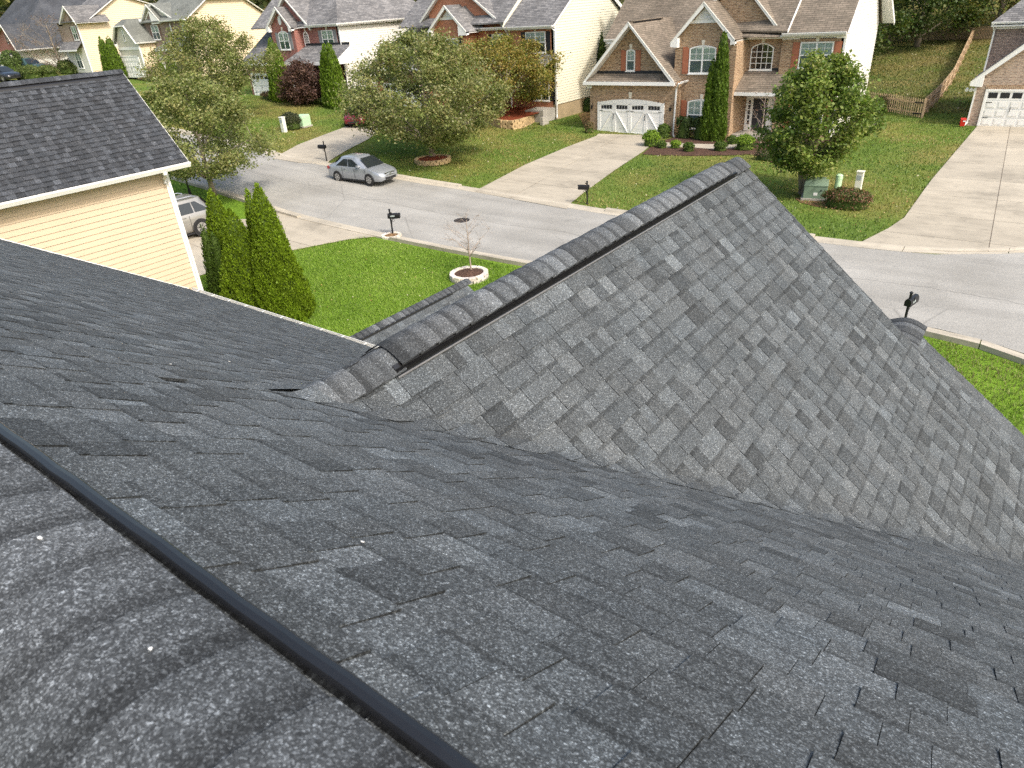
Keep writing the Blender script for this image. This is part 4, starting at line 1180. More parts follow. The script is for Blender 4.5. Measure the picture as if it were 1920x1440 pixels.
# back main roof on the left, behind the garage
ly0, lz0 = 48.6, P(1134, 74, 48.6)[1]
lx0 = P(1133, 74, 48.6)[0]
slope(hs, [(lx0, ly0, lz0), (-18.2, ly0, lz0), (-18.2, 53.9, lz0 + SLP * 5.3), (lx0 + .15, 53.9, lz0 + SLP * 5.3)], 'roof_tan')
slope(hs, [(lx0 + .15, 53.88, lz0 + SLP * 5.3), (-10.8, 53.88, lz0 + SLP * 5.3), (-10.8, 58, lz0 + .5), (lx0 + .15, 58, lz0 + .5)][::-1], 'roof_tan')
wallslab(hs, [(lx0 + .3, ly0 + .4, 0), (-12, ly0 + .4, 0), (-12, ly0 + .4, lz0), (lx0 + .3, ly0 + .4, lz0)], (0, 8, 0), M['white_siding'])
gutter(hs, (lx0, ly0, lz0), (-20.6, ly0, lz0)); MB().box(lx0 + .2, -20.7, ly0, ly0 + .4, lz0 - .3, lz0 - .1).build('frieze_board', M['white'], hs)
# ridge cap line of the garage gable
MB().bar((gA[0], GYR + .2, gA[1] + .02), (gA[0], 48.6, gA[1] + .02), .22, .06).build('ridge_vent', M['roof_tan'], hs)
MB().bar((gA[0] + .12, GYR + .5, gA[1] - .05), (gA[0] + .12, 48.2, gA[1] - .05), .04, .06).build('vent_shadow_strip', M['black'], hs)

# ------------------------------------------------------------------ orange brick house in the middle
hm_ = thing('orange_brick_house', (-37, 48, .8), 'orange brick house with cream sided wall and black shutters behind the turning tree', 'house')
MY = 46.0; mz = P(1000, 50, MY)[1]
mx0, mx1 = P(953, 60, MY)[0], P(1041, 100, MY)[0]
wallslab(hm_, [(mx0, MY, .4), (mx1 - .32, MY, .4), (mx1 - .32, MY, 1.49), (mx1 - .02, MY, 1.49), (mx1 - .02, MY, mz), (mx0, MY, mz)], (0, .12, 0), M['brick_orange'])
a = P(985, 60, MY); b = P(1024, 99, MY)
window(hm_, a[0], b[0], b[1], a[1], MY, units=2, grid=(2, 2), shutter='shutter_black', sh_w=.36, head='brick_orange', upper='blind')
a = P(1010, 160, MY)
window(hm_, P(1000, 160, MY)[0], P(1030, 160, MY)[0], 1.75, 3.35, MY, units=2, shutter='shutter_black', sh_w=.36, keyst=False)
def fm_(s, z): return (mx1, MY + s, z)
msl = .66; mey = MY - .4; mez = mz + .06; mrd = 51.0
mrz = mez + msl * (mrd - mey)
wallslab(hm_, [(mx1, MY, 1.5), (mx1, 55.8, 1.5), (mx1, 55.8, mz + .45), (mx1, mrd, mrz - .15), (mx1, MY, mz)], (-.3, 0, 0), M['cream_pale'])
boards(hm_, [(.1, 1.5), (9.8, 1.5), (9.8, mz + .4), (mrd - MY, mrz - .2), (.1, mz - .02)], fm_, (1, 0, 0), .178, M['cream_pale'], None)
MB().box(mx1 - .3, mx1 - .03, MY + .02, 55.8, -.2, 1.5).build('foundation', M['found'], hm_)
MB().box(mx1 - .1, mx1 + .04, MY - .03, MY + .1, 1.45, mz - .05).build('corner_trim', M['white'], hm_)
slope(hm_, [(mx0 - .2, mey, mez), (mx1 + .12, mey, mez), (mx1 + .12, mrd, mrz), (mx0 - .2, mrd, mrz)], 'roof_grey')
slope(hm_, [(-48, mrd - .02, mrz + .0), (mx1 + .12, mrd - .02, mrz + .0), (mx1 + .12, 56.2, mz + .45), (-48, 56.2, mz + .45)][::-1], 'roof_grey')
b_ = MB(); b_.slab([(mx1 + .16, mrd, mrz - .02), (mx1 + .3, 56.3, mz + .5), (mx1 + .3, 56.3, mz + .2), (mx1 + .16, mrd, mrz - .32)], (-.05, 0, 0)); b_.slab([(mx1 - .1, mrd, mrz - .1), (mx1 + .28, mrd, mrz - .1), (mx1 + .28, 56.2, mz + .42), (mx1 - .1, 56.2, mz + .42)], (0, 0, -.03)); b_.bar((mx1 + .14, mey, mez - .1), (mx1 + .14, mrd, mrz - .1), .05, .2, up=(1, 0, 0)); b_.build('rake_board', M['white'], hm_, fix=True)
gutter(hm_, (mx0 - .1, mey, mez), (mx1 + .1, mey, mez)); MB().box(mx0, mx1, mey, MY, mez - .2, mez - .12).build('soffit', M['white'], hm_)
MB().box(mx0, mx1, MY - .03, MY - .002, mz - .22, mz - .06).build('frieze_board', M['white'], hm_)
downspout(hm_, [(mx0 - .05, mey - .05, mez - .1), (mx0 - .02, MY - .05, mez - .45), (mx0 - .02, MY - .05, 1.2)])
downspout(hm_, [(mx1 - .1, mey - .05, mez - .1), (mx1 + .06, MY - .06, mez - .4), (mx1 + .06, MY - .06, .75), (mx1 + .3, MY - .4, .62)])
# raised left part with cream step wall
M2 = 46.6
m2x0 = P(873, 80, 45)[0] - .2
wallslab(hm_, [(m2x0, M2, .5), (mx0, M2, .5), (mx0, M2, mz + .1), (m2x0, M2, mz + .1)], (0, 3, 0), M['brick_orange'])
a = P(922, 64, M2); b = P(945, 98, M2)
window(hm_, a[0], b[0], b[1], a[1], M2, units=1, grid=(2, 2), shutter='shutter_black', sh_w=.34, head='brick_orange')
slope(hm_, [(-46, mey + .25, mez + .35), (mx0 - .25, mey + .25, mez + .35), (mx0 - .25, mrd, mrz + .42), (-46, mrd, mrz + .42)], 'roof_grey')
MB().slab([(mx0 - .25, mey, mez + .0), (mx0 - .25, mey + .25, mez + .36), (mx0 - .25, mrd, mrz + .44), (mx0 - .25, mrd, mrz + .02)], (.07, 0, 0)).build('step_wall', M['cream_pale'], hm_, fix=True)
gutter(hm_, (m2x0 - .3, M2 - .5, mez + .02), (mx0 - .3, M2 - .5, mez + .02)); MB().box(m2x0, mx0, M2 - .5, M2, mez - .18, mez - .1).build('soffit', M['white'], hm_)
# left gable block
LY = 45.0; LYR = 44.65
lL, lA, lR = P(801, 61, LYR), P(832.5, 10, LYR), P(874, 59, LYR)
lx0_, lx1_ = P(811, 70, LY)[0], P(871, 80, LY)[0]
gable(hm_, LY, LYR, lx0_, lx1_, .6, lL, lA, lR, 50.5, 'brick_orange', 'roof_grey', board=.2, vent=.55, wall_depth=1.7, returns=.7)
a = P(846, 72, LY); b = P(861, 101, LY)
window(hm_, a[0] - .6, b[0], b[1], a[1], LY, units=2, grid=(2, 2), shutter='shutter_black', sh_w=.36, keyst=False)
# brick dormer-like gable behind
dA = (-40.2, 10.5); dR = P(948, 50, 46.25); dL = (-44.6, dR[1] + .0)
gable(hm_, 46.58, 46.25, -43, mx0 - .3, mz - .3, dL, dA, dR, 50.5, 'brick_orange', 'roof_grey', board=.14, returns=0, wall_depth=1.0)
slope(hm_, [(lA[0] + .5, 45.2, mez + 1.2), (lx1_ + .2, 45.6, mez - .02), (m2x0 + 1.2, 46.1, mez - .02), (m2x0 + .6, 46.56, mez + .35), (lA[0] + .5, 46.56, mez + 1.6)], 'roof_grey', th=.05)
# garage wing at the left, mostly behind the tree
wallslab(hm_, [(-47.5, 44, .8), (lx0_ - .1, 44, .8), (lx0_ - .1, 44, 4.2), (-47.5, 44, 4.2)], (0, 6, 0), M['brick_orange'])
slope(hm_, [(-48.2, 43.5, 4.3), (lx0_ - .02, 43.5, 4.3), (lx0_ - .02, 49.5, 8.4), (-45.5, 49.5, 8.4)], 'roof_grey')
slope(hm_, [P3 for P3 in [(-47.9, 49.48, mez - .2), (-42, 49.48, mez + .4), (-41, mrd + .1, mrz), (-46.2, mrd + .1, mrz)]], 'roof_grey')
garage_door(hm_, -46.6, -42.6, .85, 3.0, 43.98, 'panel')
MB().box(-48, lx0_ - .05, 43.42, 43.5, 4.12, 4.3).build('fascia', M['white'], hm_)
# porch
MB().box(P(985, 130, 44.6)[0], mx1 - .1, 44.3, MY, .45, 1.3).build('porch_slab', M['pad'], hm_)
MB().box(P(1024, 200, 44)[0], mx1 + .15, 43.5, 44.295, .3, .95).build('step', M['pad'], hm_)
pzz = P(1000, 125, 44.4)[1]
slope(hm_, [(P(995, 122, 44.4)[0], 44.2, pzz), (P(1022, 122, 44.4)[0], 44.2, pzz), (P(1022, 122, 44.4)[0], MY - .01, pzz + .7), (P(995, 122, 44.4)[0], MY - .01, pzz + .7)], 'roof_grey', 'porch_roof')

# ------------------------------------------------------------------ red brick house
hr = thing('red_brick_house', (-55, 46, 2), 'red brick house with grey shutters, twin front gables and white sided wall', 'house')
RYr = 43.0; zr0 = 1.9
re = P(600, 48, RYr)[1]
x1r = P(636, 60, RYr)[0]; x0r = P(552, 60, RYr)[0]
wallslab(hr, [(x0r - 2, RYr, zr0), (x1r - .02, RYr, zr0), (x1r - .02, RYr, re), (x0r - 2, RYr, re)], (0, 4, 0), M['brick_red'])
a = P(602, 57, RYr); b = P(629, 90, RYr)
window(hr, a[0], b[0], b[1], a[1], RYr, units=2, grid=(2, 2), shutter='shutter_grey', sh_w=.4, head='brick_red')
a = P(568, 59, RYr); b = P(583, 91, RYr)
window(hr, a[0], b[0], b[1], a[1], RYr, rise=.22, style='grid', grid=(3, 6), lower='room', head='brick_red')
G2Y = 42.2; G2R = 41.85
qL, qA, qR = P(498, 54, G2R), P(515, 13, G2R), P(545, 52, G2R)
q0, q1 = P(508, 60, G2Y)[0], P(553, 70, G2Y)[0]
gable(hr, G2Y, G2R, q0, q1, zr0, qL, qA, qR, 46.5, 'brick_red', 'roof_grey', board=.2, wall_depth=1.2, returns=.7)
a = P(521, 60, G2Y); b = P(546, 93, G2Y)
window(hr, a[0], b[0], b[1], a[1] + .06, G2Y, rise=.2, units=2, grid=(2, 2), shutter='shutter_grey', sh_w=.4, head='brick_red')
ov = MB(); oc = P(524.5, 38.5, G2Y)
ov.slab([(oc[0] + .21 * math.cos(t), G2Y - .05, oc[1] + .36 * math.sin(t)) for t in np.linspace(0, 2 * math.pi, 20, endpoint=False)], (0, .06, 0)); ov.build('oval_vent', M['white'], hr, fix=True)
sA = P(529, -8, RYr - .3); sR = P(581, 52, RYr - .3); sL = (sA[0] - (sR[0] - sA[0]) * .6, sA[1] - .6 * (sA[1] - sR[1]))
gable(hr, RYr + .02, RYr - .3, sA[0] - 1, x0r + 3, re - .5, sL, sA, sR, 47.5, 'brick_red', 'roof_grey', board=.15, returns=0, wall_depth=.8)
def fr_(s, z): return (x1r, RYr + s, z)
wallslab(hr, [(x1r, RYr, 1.4), (x1r, 53, 1.4), (x1r, 53, re), (x1r, RYr, re)], (-.3, 0, 0), M['white_siding'])
boards(hr, [(.1, 1.6), (10, 1.6), (10, re - .02), (.1, re - .02)], fr_, (1, 0, 0), .18, M['white_siding'], None)
MB().box(x1r - .1, x1r + .04, RYr - .03, RYr + .1, 1.6, re - .05).build('corner_trim', M['white'], hr)
ex = x1r + .4; eyr = RYr - .4; rz = re + .1
hip = (ex - 5.2, eyr + 5.2, rz + 3.9)
slope(hr, [(-62, eyr, rz), (ex, eyr, rz), hip, (-62, eyr + 5.2, rz + 3.9)], 'roof_grey')
slope(hr, [(ex, eyr, rz), (ex, 54, rz), (hip[0], 54, hip[2]), hip], 'roof_grey')
gutter(hr, (x0r + 2.2, eyr, rz), (ex, eyr, rz)); gutter(hr, (ex, eyr, rz), (ex, 54, rz), (1, 0, 0))
MB().box(x0r - 1, x1r, eyr, RYr, rz - .2, rz - .12).build('soffit', M['white'], hr); MB().box(x1r, ex, eyr, 54, rz - .2, rz - .12).build('soffit', M['white'], hr)
downspout(hr, [(x1r + .3, RYr - .3, rz - .15), (x1r + .06, RYr - .05, rz - .5), (x1r + .06, RYr - .05, 2)])
# porch with white posts
pr0, pr1 = P(537, 116, 41.4)[0], P(634, 112, 41.4)[0]; prz = P(590, 115, 41.4)[1]
slope(hr, [(pr0, 41.1, prz), (pr1, 41.1, prz), (pr1 - .1, RYr - .01, prz + 1.15), (pr0 + 1.2, RYr - .01, prz + 1.15)], 'roof_grey', 'porch_roof')
MB().box(pr0, pr1, 41.03, 41.1, prz - .28, prz - .02).build('fascia', M['white'], hr)
MB().box(pr0 + 1.2, pr1 - .1, RYr - .05, RYr - .002, prz + 1.15, prz + 1.32).build('flashing', M['slab_dark'], hr)
for u in (546, 586, 628):
    xx = P(u, 140, 41.4)[0]; MB().box(xx - .14, xx + .14, 41.25, 41.53, zr0, prz - .1).build('porch_post', M['white'], hr)
MB().slab([(pr1 + .02, 41.05, prz - .25), (pr1 + .02, RYr, prz - .25), (pr1 + .02, RYr, prz + 1.1), (pr1 + .02, 41.05, prz)], (.06, 0, 0)).build('porch_end', M['white'], hr, fix=True)
MB().box(pr0, pr1, 41.2, RYr, zr0 - .4, zr0 + .1).build('porch_slab', M['pad'], hr)
MB().box(P(590, 150, RYr)[0], P(612, 150, RYr)[0], RYr - .04, RYr - .004, zr0 + .12, zr0 + 2.2).build('front_door', M['door_dark'], hr)
# garage wing at the left behind the trees
gw0, gw1 = P(455, 100, 41.6)[0], P(507, 100, 41.6)[0]
wallslab(hr, [(gw0, 41.7, 1.9), (gw1, 41.7, 1.9), (gw1, 41.7, 4.9), (gw0, 41.7, 4.9)], (0, 6, 0), M['brick_red'])
gzt = P(495, 78, 41.3)
slope(hr, [(gw0 - .4, 41.3, 5.0), (gw1 + .2, 41.3, 5.0), (gw1 + .2, 45.5, 8.2), (gw0 + .6, 45.5, 8.2)], 'roof_grey')
slope(hr, [(gw0 + .6, 45.5, 8.2), (gw1 + .3, 45.5, 8.2), (gw1 + .3, 48, 6.4), (gw0 - .2, 48, 6.4)][::-1], 'roof_grey')
MB().box(gw0 - .4, gw1 + .2, 41.22, 41.3, 4.78, 4.98).build('fascia', M['white'], hr)
garage_door(hr, gw0 + .5, gw0 + 4.3, 1.95, 4.0, 41.68, 'panel')
downspout(hr, [(gw1 + .02, 41.6, 4.8), (gw1 + .02, 41.62, 2.0)])

# ------------------------------------------------------------------ greige house with the brown stone front
h4 = thing('greige_house', (-82, 46, 3.3), 'greige sided house with brown stone gable front, grey green roof and white garage', 'house')
FY = 44.0; z40 = 3.4
f0, f1 = P(222, 90, FY)[0], P(261, 90, FY)[0]
fe = P(260, 78, FY)[1]
wallslab(h4, [(f0, FY, z40), (f1, FY, z40), (f1, FY, fe), (f1 - 1.45, FY, fe + 1.55), (f0 + 1.35, FY, fe + 1.55), (f0, FY, fe)], (0, 4.5, 0), M['greige'])
garage_door(h4, P(231, 125, FY)[0], P(264, 125, FY)[0], z40, P(240, 107, FY)[1], FY - .02, 'flat')
a = P(226, 52, FY); b = P(237, 77, FY)
window(h4, a[0], b[0], b[1], a[1], FY, units=1, grid=(2, 2), keyst=False)
MB().box(f0, f1, FY - .05, FY - .002, P(240, 92, FY)[1] - .1, P(240, 92, FY)[1] + .18).build('frieze_board', M['white'], h4)
ro = .35
slope(h4, [(f1 + ro, FY - ro, fe - .1), (f1 + ro, 48.6, fe - .1), (f1 - 1.9, 48.6, fe + 2.35), (f1 - 1.9, FY + .55, fe + 2.35), (f1 - 1.35, FY - ro, fe + 1.75)], 'roof_slate')
slope(h4, [(f0 - ro, FY - ro, fe - .1), (f0 + 1.3, FY - ro, fe + 1.75), (f0 + 1.9, FY + .55, fe + 2.35), (f0 + 1.9, 48.6, fe + 2.35), (f0 - ro, 48.6, fe - .1)][::-1], 'roof_slate')
slope(h4, [(f0 + 1.3, FY - ro, fe + 1.75), (f1 - 1.35, FY - ro, fe + 1.75), (f1 - 1.9, FY + .55, fe + 2.35), (f0 + 1.9, FY + .55, fe + 2.35)], 'roof_slate')
rb = MB(); rb.bar((f1 + ro, FY - ro - .03, fe - .2), (f1 - 1.35, FY - ro - .03, fe + 1.65), .05, .2, up=(0, 1, 0)); rb.bar((f0 - ro, FY - ro - .03, fe - .2), (f0 + 1.3, FY - ro - .03, fe + 1.65), .05, .2, up=(0, 1, 0)); rb.bar((f0 + 1.3, FY - ro - .03, fe + 1.67), (f1 - 1.35, FY - ro - .03, fe + 1.67), .05, .14)
rb.bar((f0 - ro + .1, FY - ro, fe - .25), (f0 - .02, FY + .0, fe - .25), .3, .2); rb.build('rake_board', M['white'], h4)
gutter(h4, (f1 + ro, FY - ro, fe - .1), (f1 + ro, 47.2, fe - .1), (1, 0, 0))
MB().box(f0 - .05, f0 + .1, FY - .03, FY, z40, fe).build('corner_trim', M['white'], h4)
MB().box(f1 - .1, f1 + .04, FY - .03, FY + .1, z40, fe).build('corner_trim', M['white'], h4)
wallslab(h4, [(f1 + .002, FY, z40 + 1.15), (f1 + .002, 47, z40 + 1.15), (f1 + .002, 47, fe - .2), (f1 + .002, FY, fe - .2)], (-.1, 0, 0), M['peach'])
boards(h4, [(.1, z40 + 1.2), (3, z40 + 1.2), (3, fe - .2), (.1, fe - .2)], lambda s, z: (f1 + .004, FY + s, z), (1, 0, 0), .2, M['peach'], None)
wallslab(h4, [(f1 + .01, FY + .1, z40 - .2), (f1 + .01, 47, z40 - .2), (f1 + .01, 47, z40 + 1.15), (f1 + .01, FY + .1, z40 + 1.15)], (.04, 0, 0), M['brick_brown'])
# brown stone gable block
B4 = 46.0; B4R = 45.65
bL, bA, bR = P(264, 40, B4R), P(272, 8, B4R), P(299, 39, B4R)
b0_, b1_ = P(271, 60, B4)[0], P(357, 60, B4)[0]
be = P(340, 38, B4)[1]
wallslab(h4, [(b0_, B4, z40), (b1_, B4, z40), (b1_, B4, be), (b0_, B4, be)], (0, 4, 0), M['brick_brown'])
gable(h4, B4 - .02, B4R, b0_, P(296, 60, B4)[0], be - .4, bL, bA, bR, 50.5, 'brick_brown', 'roof_slate', board=.2, wall_depth=.8, returns=.4)
a = P(282, 48, B4); b = P(303, 74, B4)
window(h4, a[0], b[0], b[1], a[1], B4, units=2, grid=(1, 1), shutter='shutter_brown', sh_w=.35, keyst=False)
a = P(317, 44, B4); b = P(327, 72, B4)
window(h4, a[0], b[0], b[1], a[1], B4, units=1, grid=(1, 1), keyst=False, shutter='shutter_brown', sh_w=.3)
a = P(339, 44, B4); b = P(353, 70, B4)
window(h4, a[0], b[0], b[1], a[1], B4, units=2, grid=(1, 1), keyst=False, shutter='shutter_brown', sh_w=.3)
pz4 = P(300, 92, 44.9)[1]
slope(h4, [(P(289, 92, 44.9)[0], 44.8, pz4), (P(345, 88, 44.9)[0], 44.8, pz4), (P(335, 88, 44.9)[0], B4 - .01, pz4 + 1.0), (P(312, 88, 44.9)[0], B4 - .01, pz4 + 1.0)], 'roof_slate', 'porch_roof')
MB().box(P(289, 92, 44.9)[0], P(345, 88, 44.9)[0], 44.72, 44.8, pz4 - .25, pz4 - .02).build('fascia', M['white'], h4)
for u, v in ((303, 115), (323, 112)):
    xx = P(u, v, 44.9)[0]; MB().box(xx - .16, xx + .16, 44.85, 45.15, z40, pz4 - .1).build('porch_post', M['white'], h4)
MB().box(P(308, 110, B4)[0], P(322, 110, B4)[0], B4 - .04, B4 - .003, z40, z40 + 2.2).build('front_door', M['door_dark'], h4)
s4x = b1_ + .02
sl4 = .62; e4y = B4 - .45; e4z = be + .1
slope(h4, [(bA[0] - 3, e4y, e4z), (s4x + .3, e4y, e4z), (s4x + .3, e4y + 3, e4z + sl4 * 3), (s4x - 1.7, e4y + 5.4, e4z + sl4 * 5.4), (bA[0] - 3, e4y + 5.4, e4z + sl4 * 5.4)], 'roof_slate')
slope(h4, [(s4x + .3, e4y + 3, e4z + sl4 * 3), (s4x + .3, e4y + 7.8, e4z + sl4 * 3), (s4x - 1.7, e4y + 5.4, e4z + sl4 * 5.4)], 'roof_slate')
slope(h4, [(bA[0] - 5, e4y + 5.38, e4z + sl4 * 5.38), (s4x - 1.7, e4y + 5.38, e4z + sl4 * 5.38), (s4x + .3, e4y + 7.8, e4z + sl4 * 3), (s4x + .3, e4y + 10.8, e4z), (bA[0] - 5, e4y + 10.8, e4z)][::-1], 'roof_slate')
wallslab(h4, [(s4x, B4, z40), (s4x, 56, z40), (s4x, 56, be), (s4x, e4y + 7.8, e4z + sl4 * 3 - .1), (s4x, e4y + 3, e4z + sl4 * 3 - .1), (s4x, B4, be)], (-.3, 0, 0), M['peach'])
boards(h4, [(.1, z40 + .5), (10, z40 + .5), (10, be), (e4y + 7.8 - B4, e4z + sl4 * 3 - .15), (e4y + 3 - B4, e4z + sl4 * 3 - .15), (.1, be)], lambda s, z: (s4x, B4 + s, z), (1, 0, 0), .2, M['peach'], None)
rb = MB(); rb.bar((s4x + .34, e4y, e4z - .12), (s4x + .34, e4y + 3, e4z + sl4 * 3 - .12), .05, .24, up=(1, 0, 0)); rb.bar((s4x + .34, e4y + 3, e4z + sl4 * 3 - .1), (s4x + .34, e4y + 7.8, e4z + sl4 * 3 - .1), .05, .2, up=(1, 0, 0)); rb.bar((s4x + .34, e4y + 7.8, e4z + sl4 * 3 - .12), (s4x + .34, e4y + 10.8, e4z - .12), .05, .24, up=(1, 0, 0)); rb.build('rake_board', M['white'], h4)
gutter(h4, (bR[0] + .1, e4y, e4z), (s4x + .3, e4y, e4z))
dA4 = P(299, -2, 47.2); sR4 = P(325, 36, 45.9)
gable(h4, 46.3, 45.95, dA4[0] - .5, sR4[0] - .3, be - .2, (dA4[0] - 2.2, sR4[1]), (dA4[0], sR4[1] + 1.75), sR4, 51, 'greige', 'roof_slate', board=.15, returns=0, wall_depth=.6)

# ------------------------------------------------------------------ cream house further left
h5 = thing('cream_house', (-104, 47, 3.9), 'cream sided house with narrow stone front and twin shuttered window, behind the bare tree', 'house')
Y5 = 44.6; z50 = 3.9
c0, c1 = P(112, 60, Y5)[0], P(148, 60, Y5)[0]; c5e = P(143, 41, Y5)[1]
wallslab(h5, [(c0, Y5, z50), (c1, Y5, z50), (c1, Y5, c5e), (c0, Y5, c5e)], (0, 3, 0), M['brick_pale'])
wallslab(h5, [(c0, Y5 - .003, z50), (c1 - .1, Y5 - .003, z50), (c1 - .1, Y5 - .003, z50 + 2.9), (c0, Y5 - .003, z50 + 2.9)], (0, -.02, 0), M['white_siding'])
gL5, gA5, gR5 = P(111, 44, Y5 - .4), P(117.5, 11, Y5 - .4), P(141, 42, Y5 - .4)
gable(h5, Y5 - .02, Y5 - .4, c0 + .2, P(137, 60, Y5)[0], c5e - .3, gL5, gA5, gR5, 48.5, 'brick_pale', 'roof_grey', board=.2, wall_depth=.5, returns=0)
a = P(132, 50, Y5); b = P(149, 75, Y5)
window(h5, a[0], a[0] + 1.35, b[1], a[1], Y5, units=2, grid=(1, 1), shutter='shutter_brown', sh_w=.4, keyst=False)
a = P(139, 99, Y5 - .03); b = P(156, 124, Y5 - .03)
window(h5, a[0], a[0] + 1.5, z50 + .5, a[1], Y5 - .03, units=2, grid=(1, 2), keyst=False)
p5 = P(140, 93, Y5 - .9)
slope(h5, [(c0 + .2, Y5 - 1.0, p5[1]), (c1 - .05, Y5 - 1.0, p5[1]), (c1 - .05, Y5 - .03, p5[1] + .9), (c0 + .2, Y5 - .03, p5[1] + .9)], 'roof_grey', 'porch_roof')
MB().box(c0 + .2, c1 - .05, Y5 - 1.06, Y5 - 1.0, p5[1] - .2, p5[1] - .02).build('fascia', M['white'], h5)
e5y = Y5 - .4; e5z = c5e + .1
pt5 = [(44.4, 9.62), (46.15, 9.76), (49.7, 11.85)]
wallslab(h5, [(c1 + .02, Y5, z50), (c1 + .02, 57, z50), (c1 + .02, 57, c5e + 1), (c1 + .02, 50.8, 12.4), (c1 + .02, 46.4, c5e + .25), (c1 + .02, Y5, c5e)], (-.3, 0, 0), M['peach'])
boards(h5, [(.1, z50 + .2), (12.3, z50 + .2), (12.3, c5e + 1), (6.2, 12.35), (1.8, c5e + .22), (.1, c5e)], lambda s, z: (c1 + .03, Y5 + s, z), (1, 0, 0), .22, M['peach'], None)
slope(h5, [(c0 - 2, e5y, e5z), (c1 + .3, e5y, e5z), (c1 + .3, 46.1, e5z + .18), (c0 - 2, 46.1, e5z + .18)], 'roof_grey')
slope(h5, [(c0 - 2, 46.08, e5z + .18), (c1 + .3, 46.08, e5z + .18), (c1 + .3, 50.8, 12.6), (c0 - 2, 50.8, 12.6)], 'roof_grey')
slope(h5, [(c0 - 2, 50.78, 12.6), (c1 + .3, 50.78, 12.6), (c1 + .3, 57.3, c5e + .9), (c0 - 2, 57.3, c5e + .9)][::-1], 'roof_grey')
rb = MB(); rb.bar((c1 + .33, 46.1, e5z + .08), (c1 + .33, 50.8, 12.5), .06, .26, up=(1, 0, 0)); rb.bar((c1 + .33, 50.8, 12.5), (c1 + .33, 57.3, c5e + .8), .06, .26, up=(1, 0, 0)); rb.build('rake_board', M['white'], h5)
gutter(h5, (gR5[0] - .2, e5y, e5z), (c1 + .3, e5y, e5z)); gutter(h5, (c1 + .3, e5y, e5z - .02), (c1 + .3, 46.2, e5z + .0), (1, 0, 0))
MB().box(c1 - .1, c1 + .06, Y5 - .04, Y5 + .1, z50, c5e).build('corner_trim', M['white'], h5)
downspout(h5, [(c1 + .12, Y5 - .05, c5e - .1), (c1 + .12, Y5 - .05, z50)])

# ------------------------------------------------------------------ white and red house at the far left
h6 = thing('white_sided_house', (-122, 46, 4.4), 'white sided house with red brick front and large dark roof at the far left', 'house')
Y6 = 42.5; z60 = 4.4
a = P(58, 92, Y6); xr = P(36, 110, Y6)[0]; e6 = P(30, 94, Y6)[1]
gL6, gA6, gR6 = P(-28, 94, Y6 - .4), P(0, 46, Y6 - .4), P(31, 95, Y6 - .4)
gable(h6, Y6, Y6 - .4, gL6[0] + .3, xr, z60, gL6, gA6, gR6, 50, 'brick_red', 'roof_dark', board=.2, returns=.0)
wallslab(h6, [(xr + .002, Y6, z60), (xr + .002, 50, z60), (xr + .002, 50, e6), (xr + .002, Y6, e6)], (.05, 0, 0), M['white_siding'])
gutter(h6, (gR6[0], Y6 - .4, e6), (gR6[0], 50, e6), (1, 0, 0))
MB().box(P(-10, 120, Y6)[0], P(10, 120, Y6)[0], Y6 - .06, Y6 - .002, z60, e6 - .2).build('white_bay', M['white_siding'], h6)
a2 = P(9, 62, Y6); b2 = P(17, 82, Y6)
window(h6, a2[0], b2[0], b2[1], a2[1], Y6, units=1, grid=(1, 1), keyst=False, shutter='shutter_black', sh_w=.3)
xw = P(60, 60, 46.5)[0]; e6u = P(100, 47, 46.5)[1]
xb6 = P(58, 60, 46.5)[0]
wallslab(h6, [(xw, 46.5, z60), (xw, 57, z60), (xw, 57, e6u), (xw, 46.5, e6u)], (-14, 0, 0), M['white_siding'])
uL6, uA6, uR6 = P(-24, 44, 46.1), P(0, 16, 46.1), P(19, 45, 46.1)
slope(h6, [(xw + .4, 46.1, e6u), (xw + .4, 57.5, e6u), (xw - 5, 57.5, e6u + 4.2), (xw - 5, 51.5, e6u + 4.2)], 'roof_dark')
slope(h6, [(xw - 14, 46.1, e6u), (xw + .4, 46.1, e6u), (xw - 5, 51.5, e6u + 4.2), (xw - 14, 51.5, e6u + 4.2)], 'roof_dark')
gutter(h6, (xw + .4, 46.1, e6u), (xw + .4, 57.5, e6u), (1, 0, 0)); gutter(h6, (xw - 6, 46.1, e6u), (xw + .4, 46.1, e6u))
MB().box(xw - 8, xw + .02, 46.44, 46.5, e6u - 2.8, e6u - .1).build('brick_panel', M['brick_red'], h6)

# ------------------------------------------------------------------ brown brick house at the right edge
hR = thing('brown_brick_house', (0, 54, 0), 'brown brick house at the right edge with white panelled garage door', 'house')
BY = 52.6; BR = 52.2
x0b = P(1821, 200, BY)[0]
gLr = P(1820, 153, BR); slr = (P(1920, 83, BR)[1] - gLr[1]) / (P(1920, 83, BR)[0] - gLr[0])
gAr = (gLr[0] + 4.3, gLr[1] + slr * 4.3); gRr = (gAr[0] + 4.3, gLr[1])
gable(hR, BY, BR, x0b, x0b + 7.4, 0, gLr, gAr, gRr, 56.2, 'brick_pale', 'roof_grey', board=.3, returns=.9)
garage_door(hR, P(1845, 200, BY)[0], P(1845, 200, BY)[0] + 4.9, .02, P(1860, 171, BY)[1], BY - .02, 'panel')
sld = MB(); gx_ = P(1845, 200, BY)[0]
for i in range(56): sld.bar((gx_ - .12 + i * .0925, BY - .006, 2.12), (gx_ - .12 + i * .0925, BY - .006, 2.36), .074, .03, up=(0, 1, 0), tint=random.uniform(.65, 1.15))
sld.build('brick_arch', M['brick_light'], hR)
UY = 55.0
ux0 = P(1867, 52, UY)[0]; uez = P(1880, 44, UY)[1]
wallslab(hR, [(ux0, UY, 0), (ux0 + 7, UY, 0), (ux0 + 7, UY, uez), (ux0, UY, uez)], (0, 8, 0), M['brick_brown'])
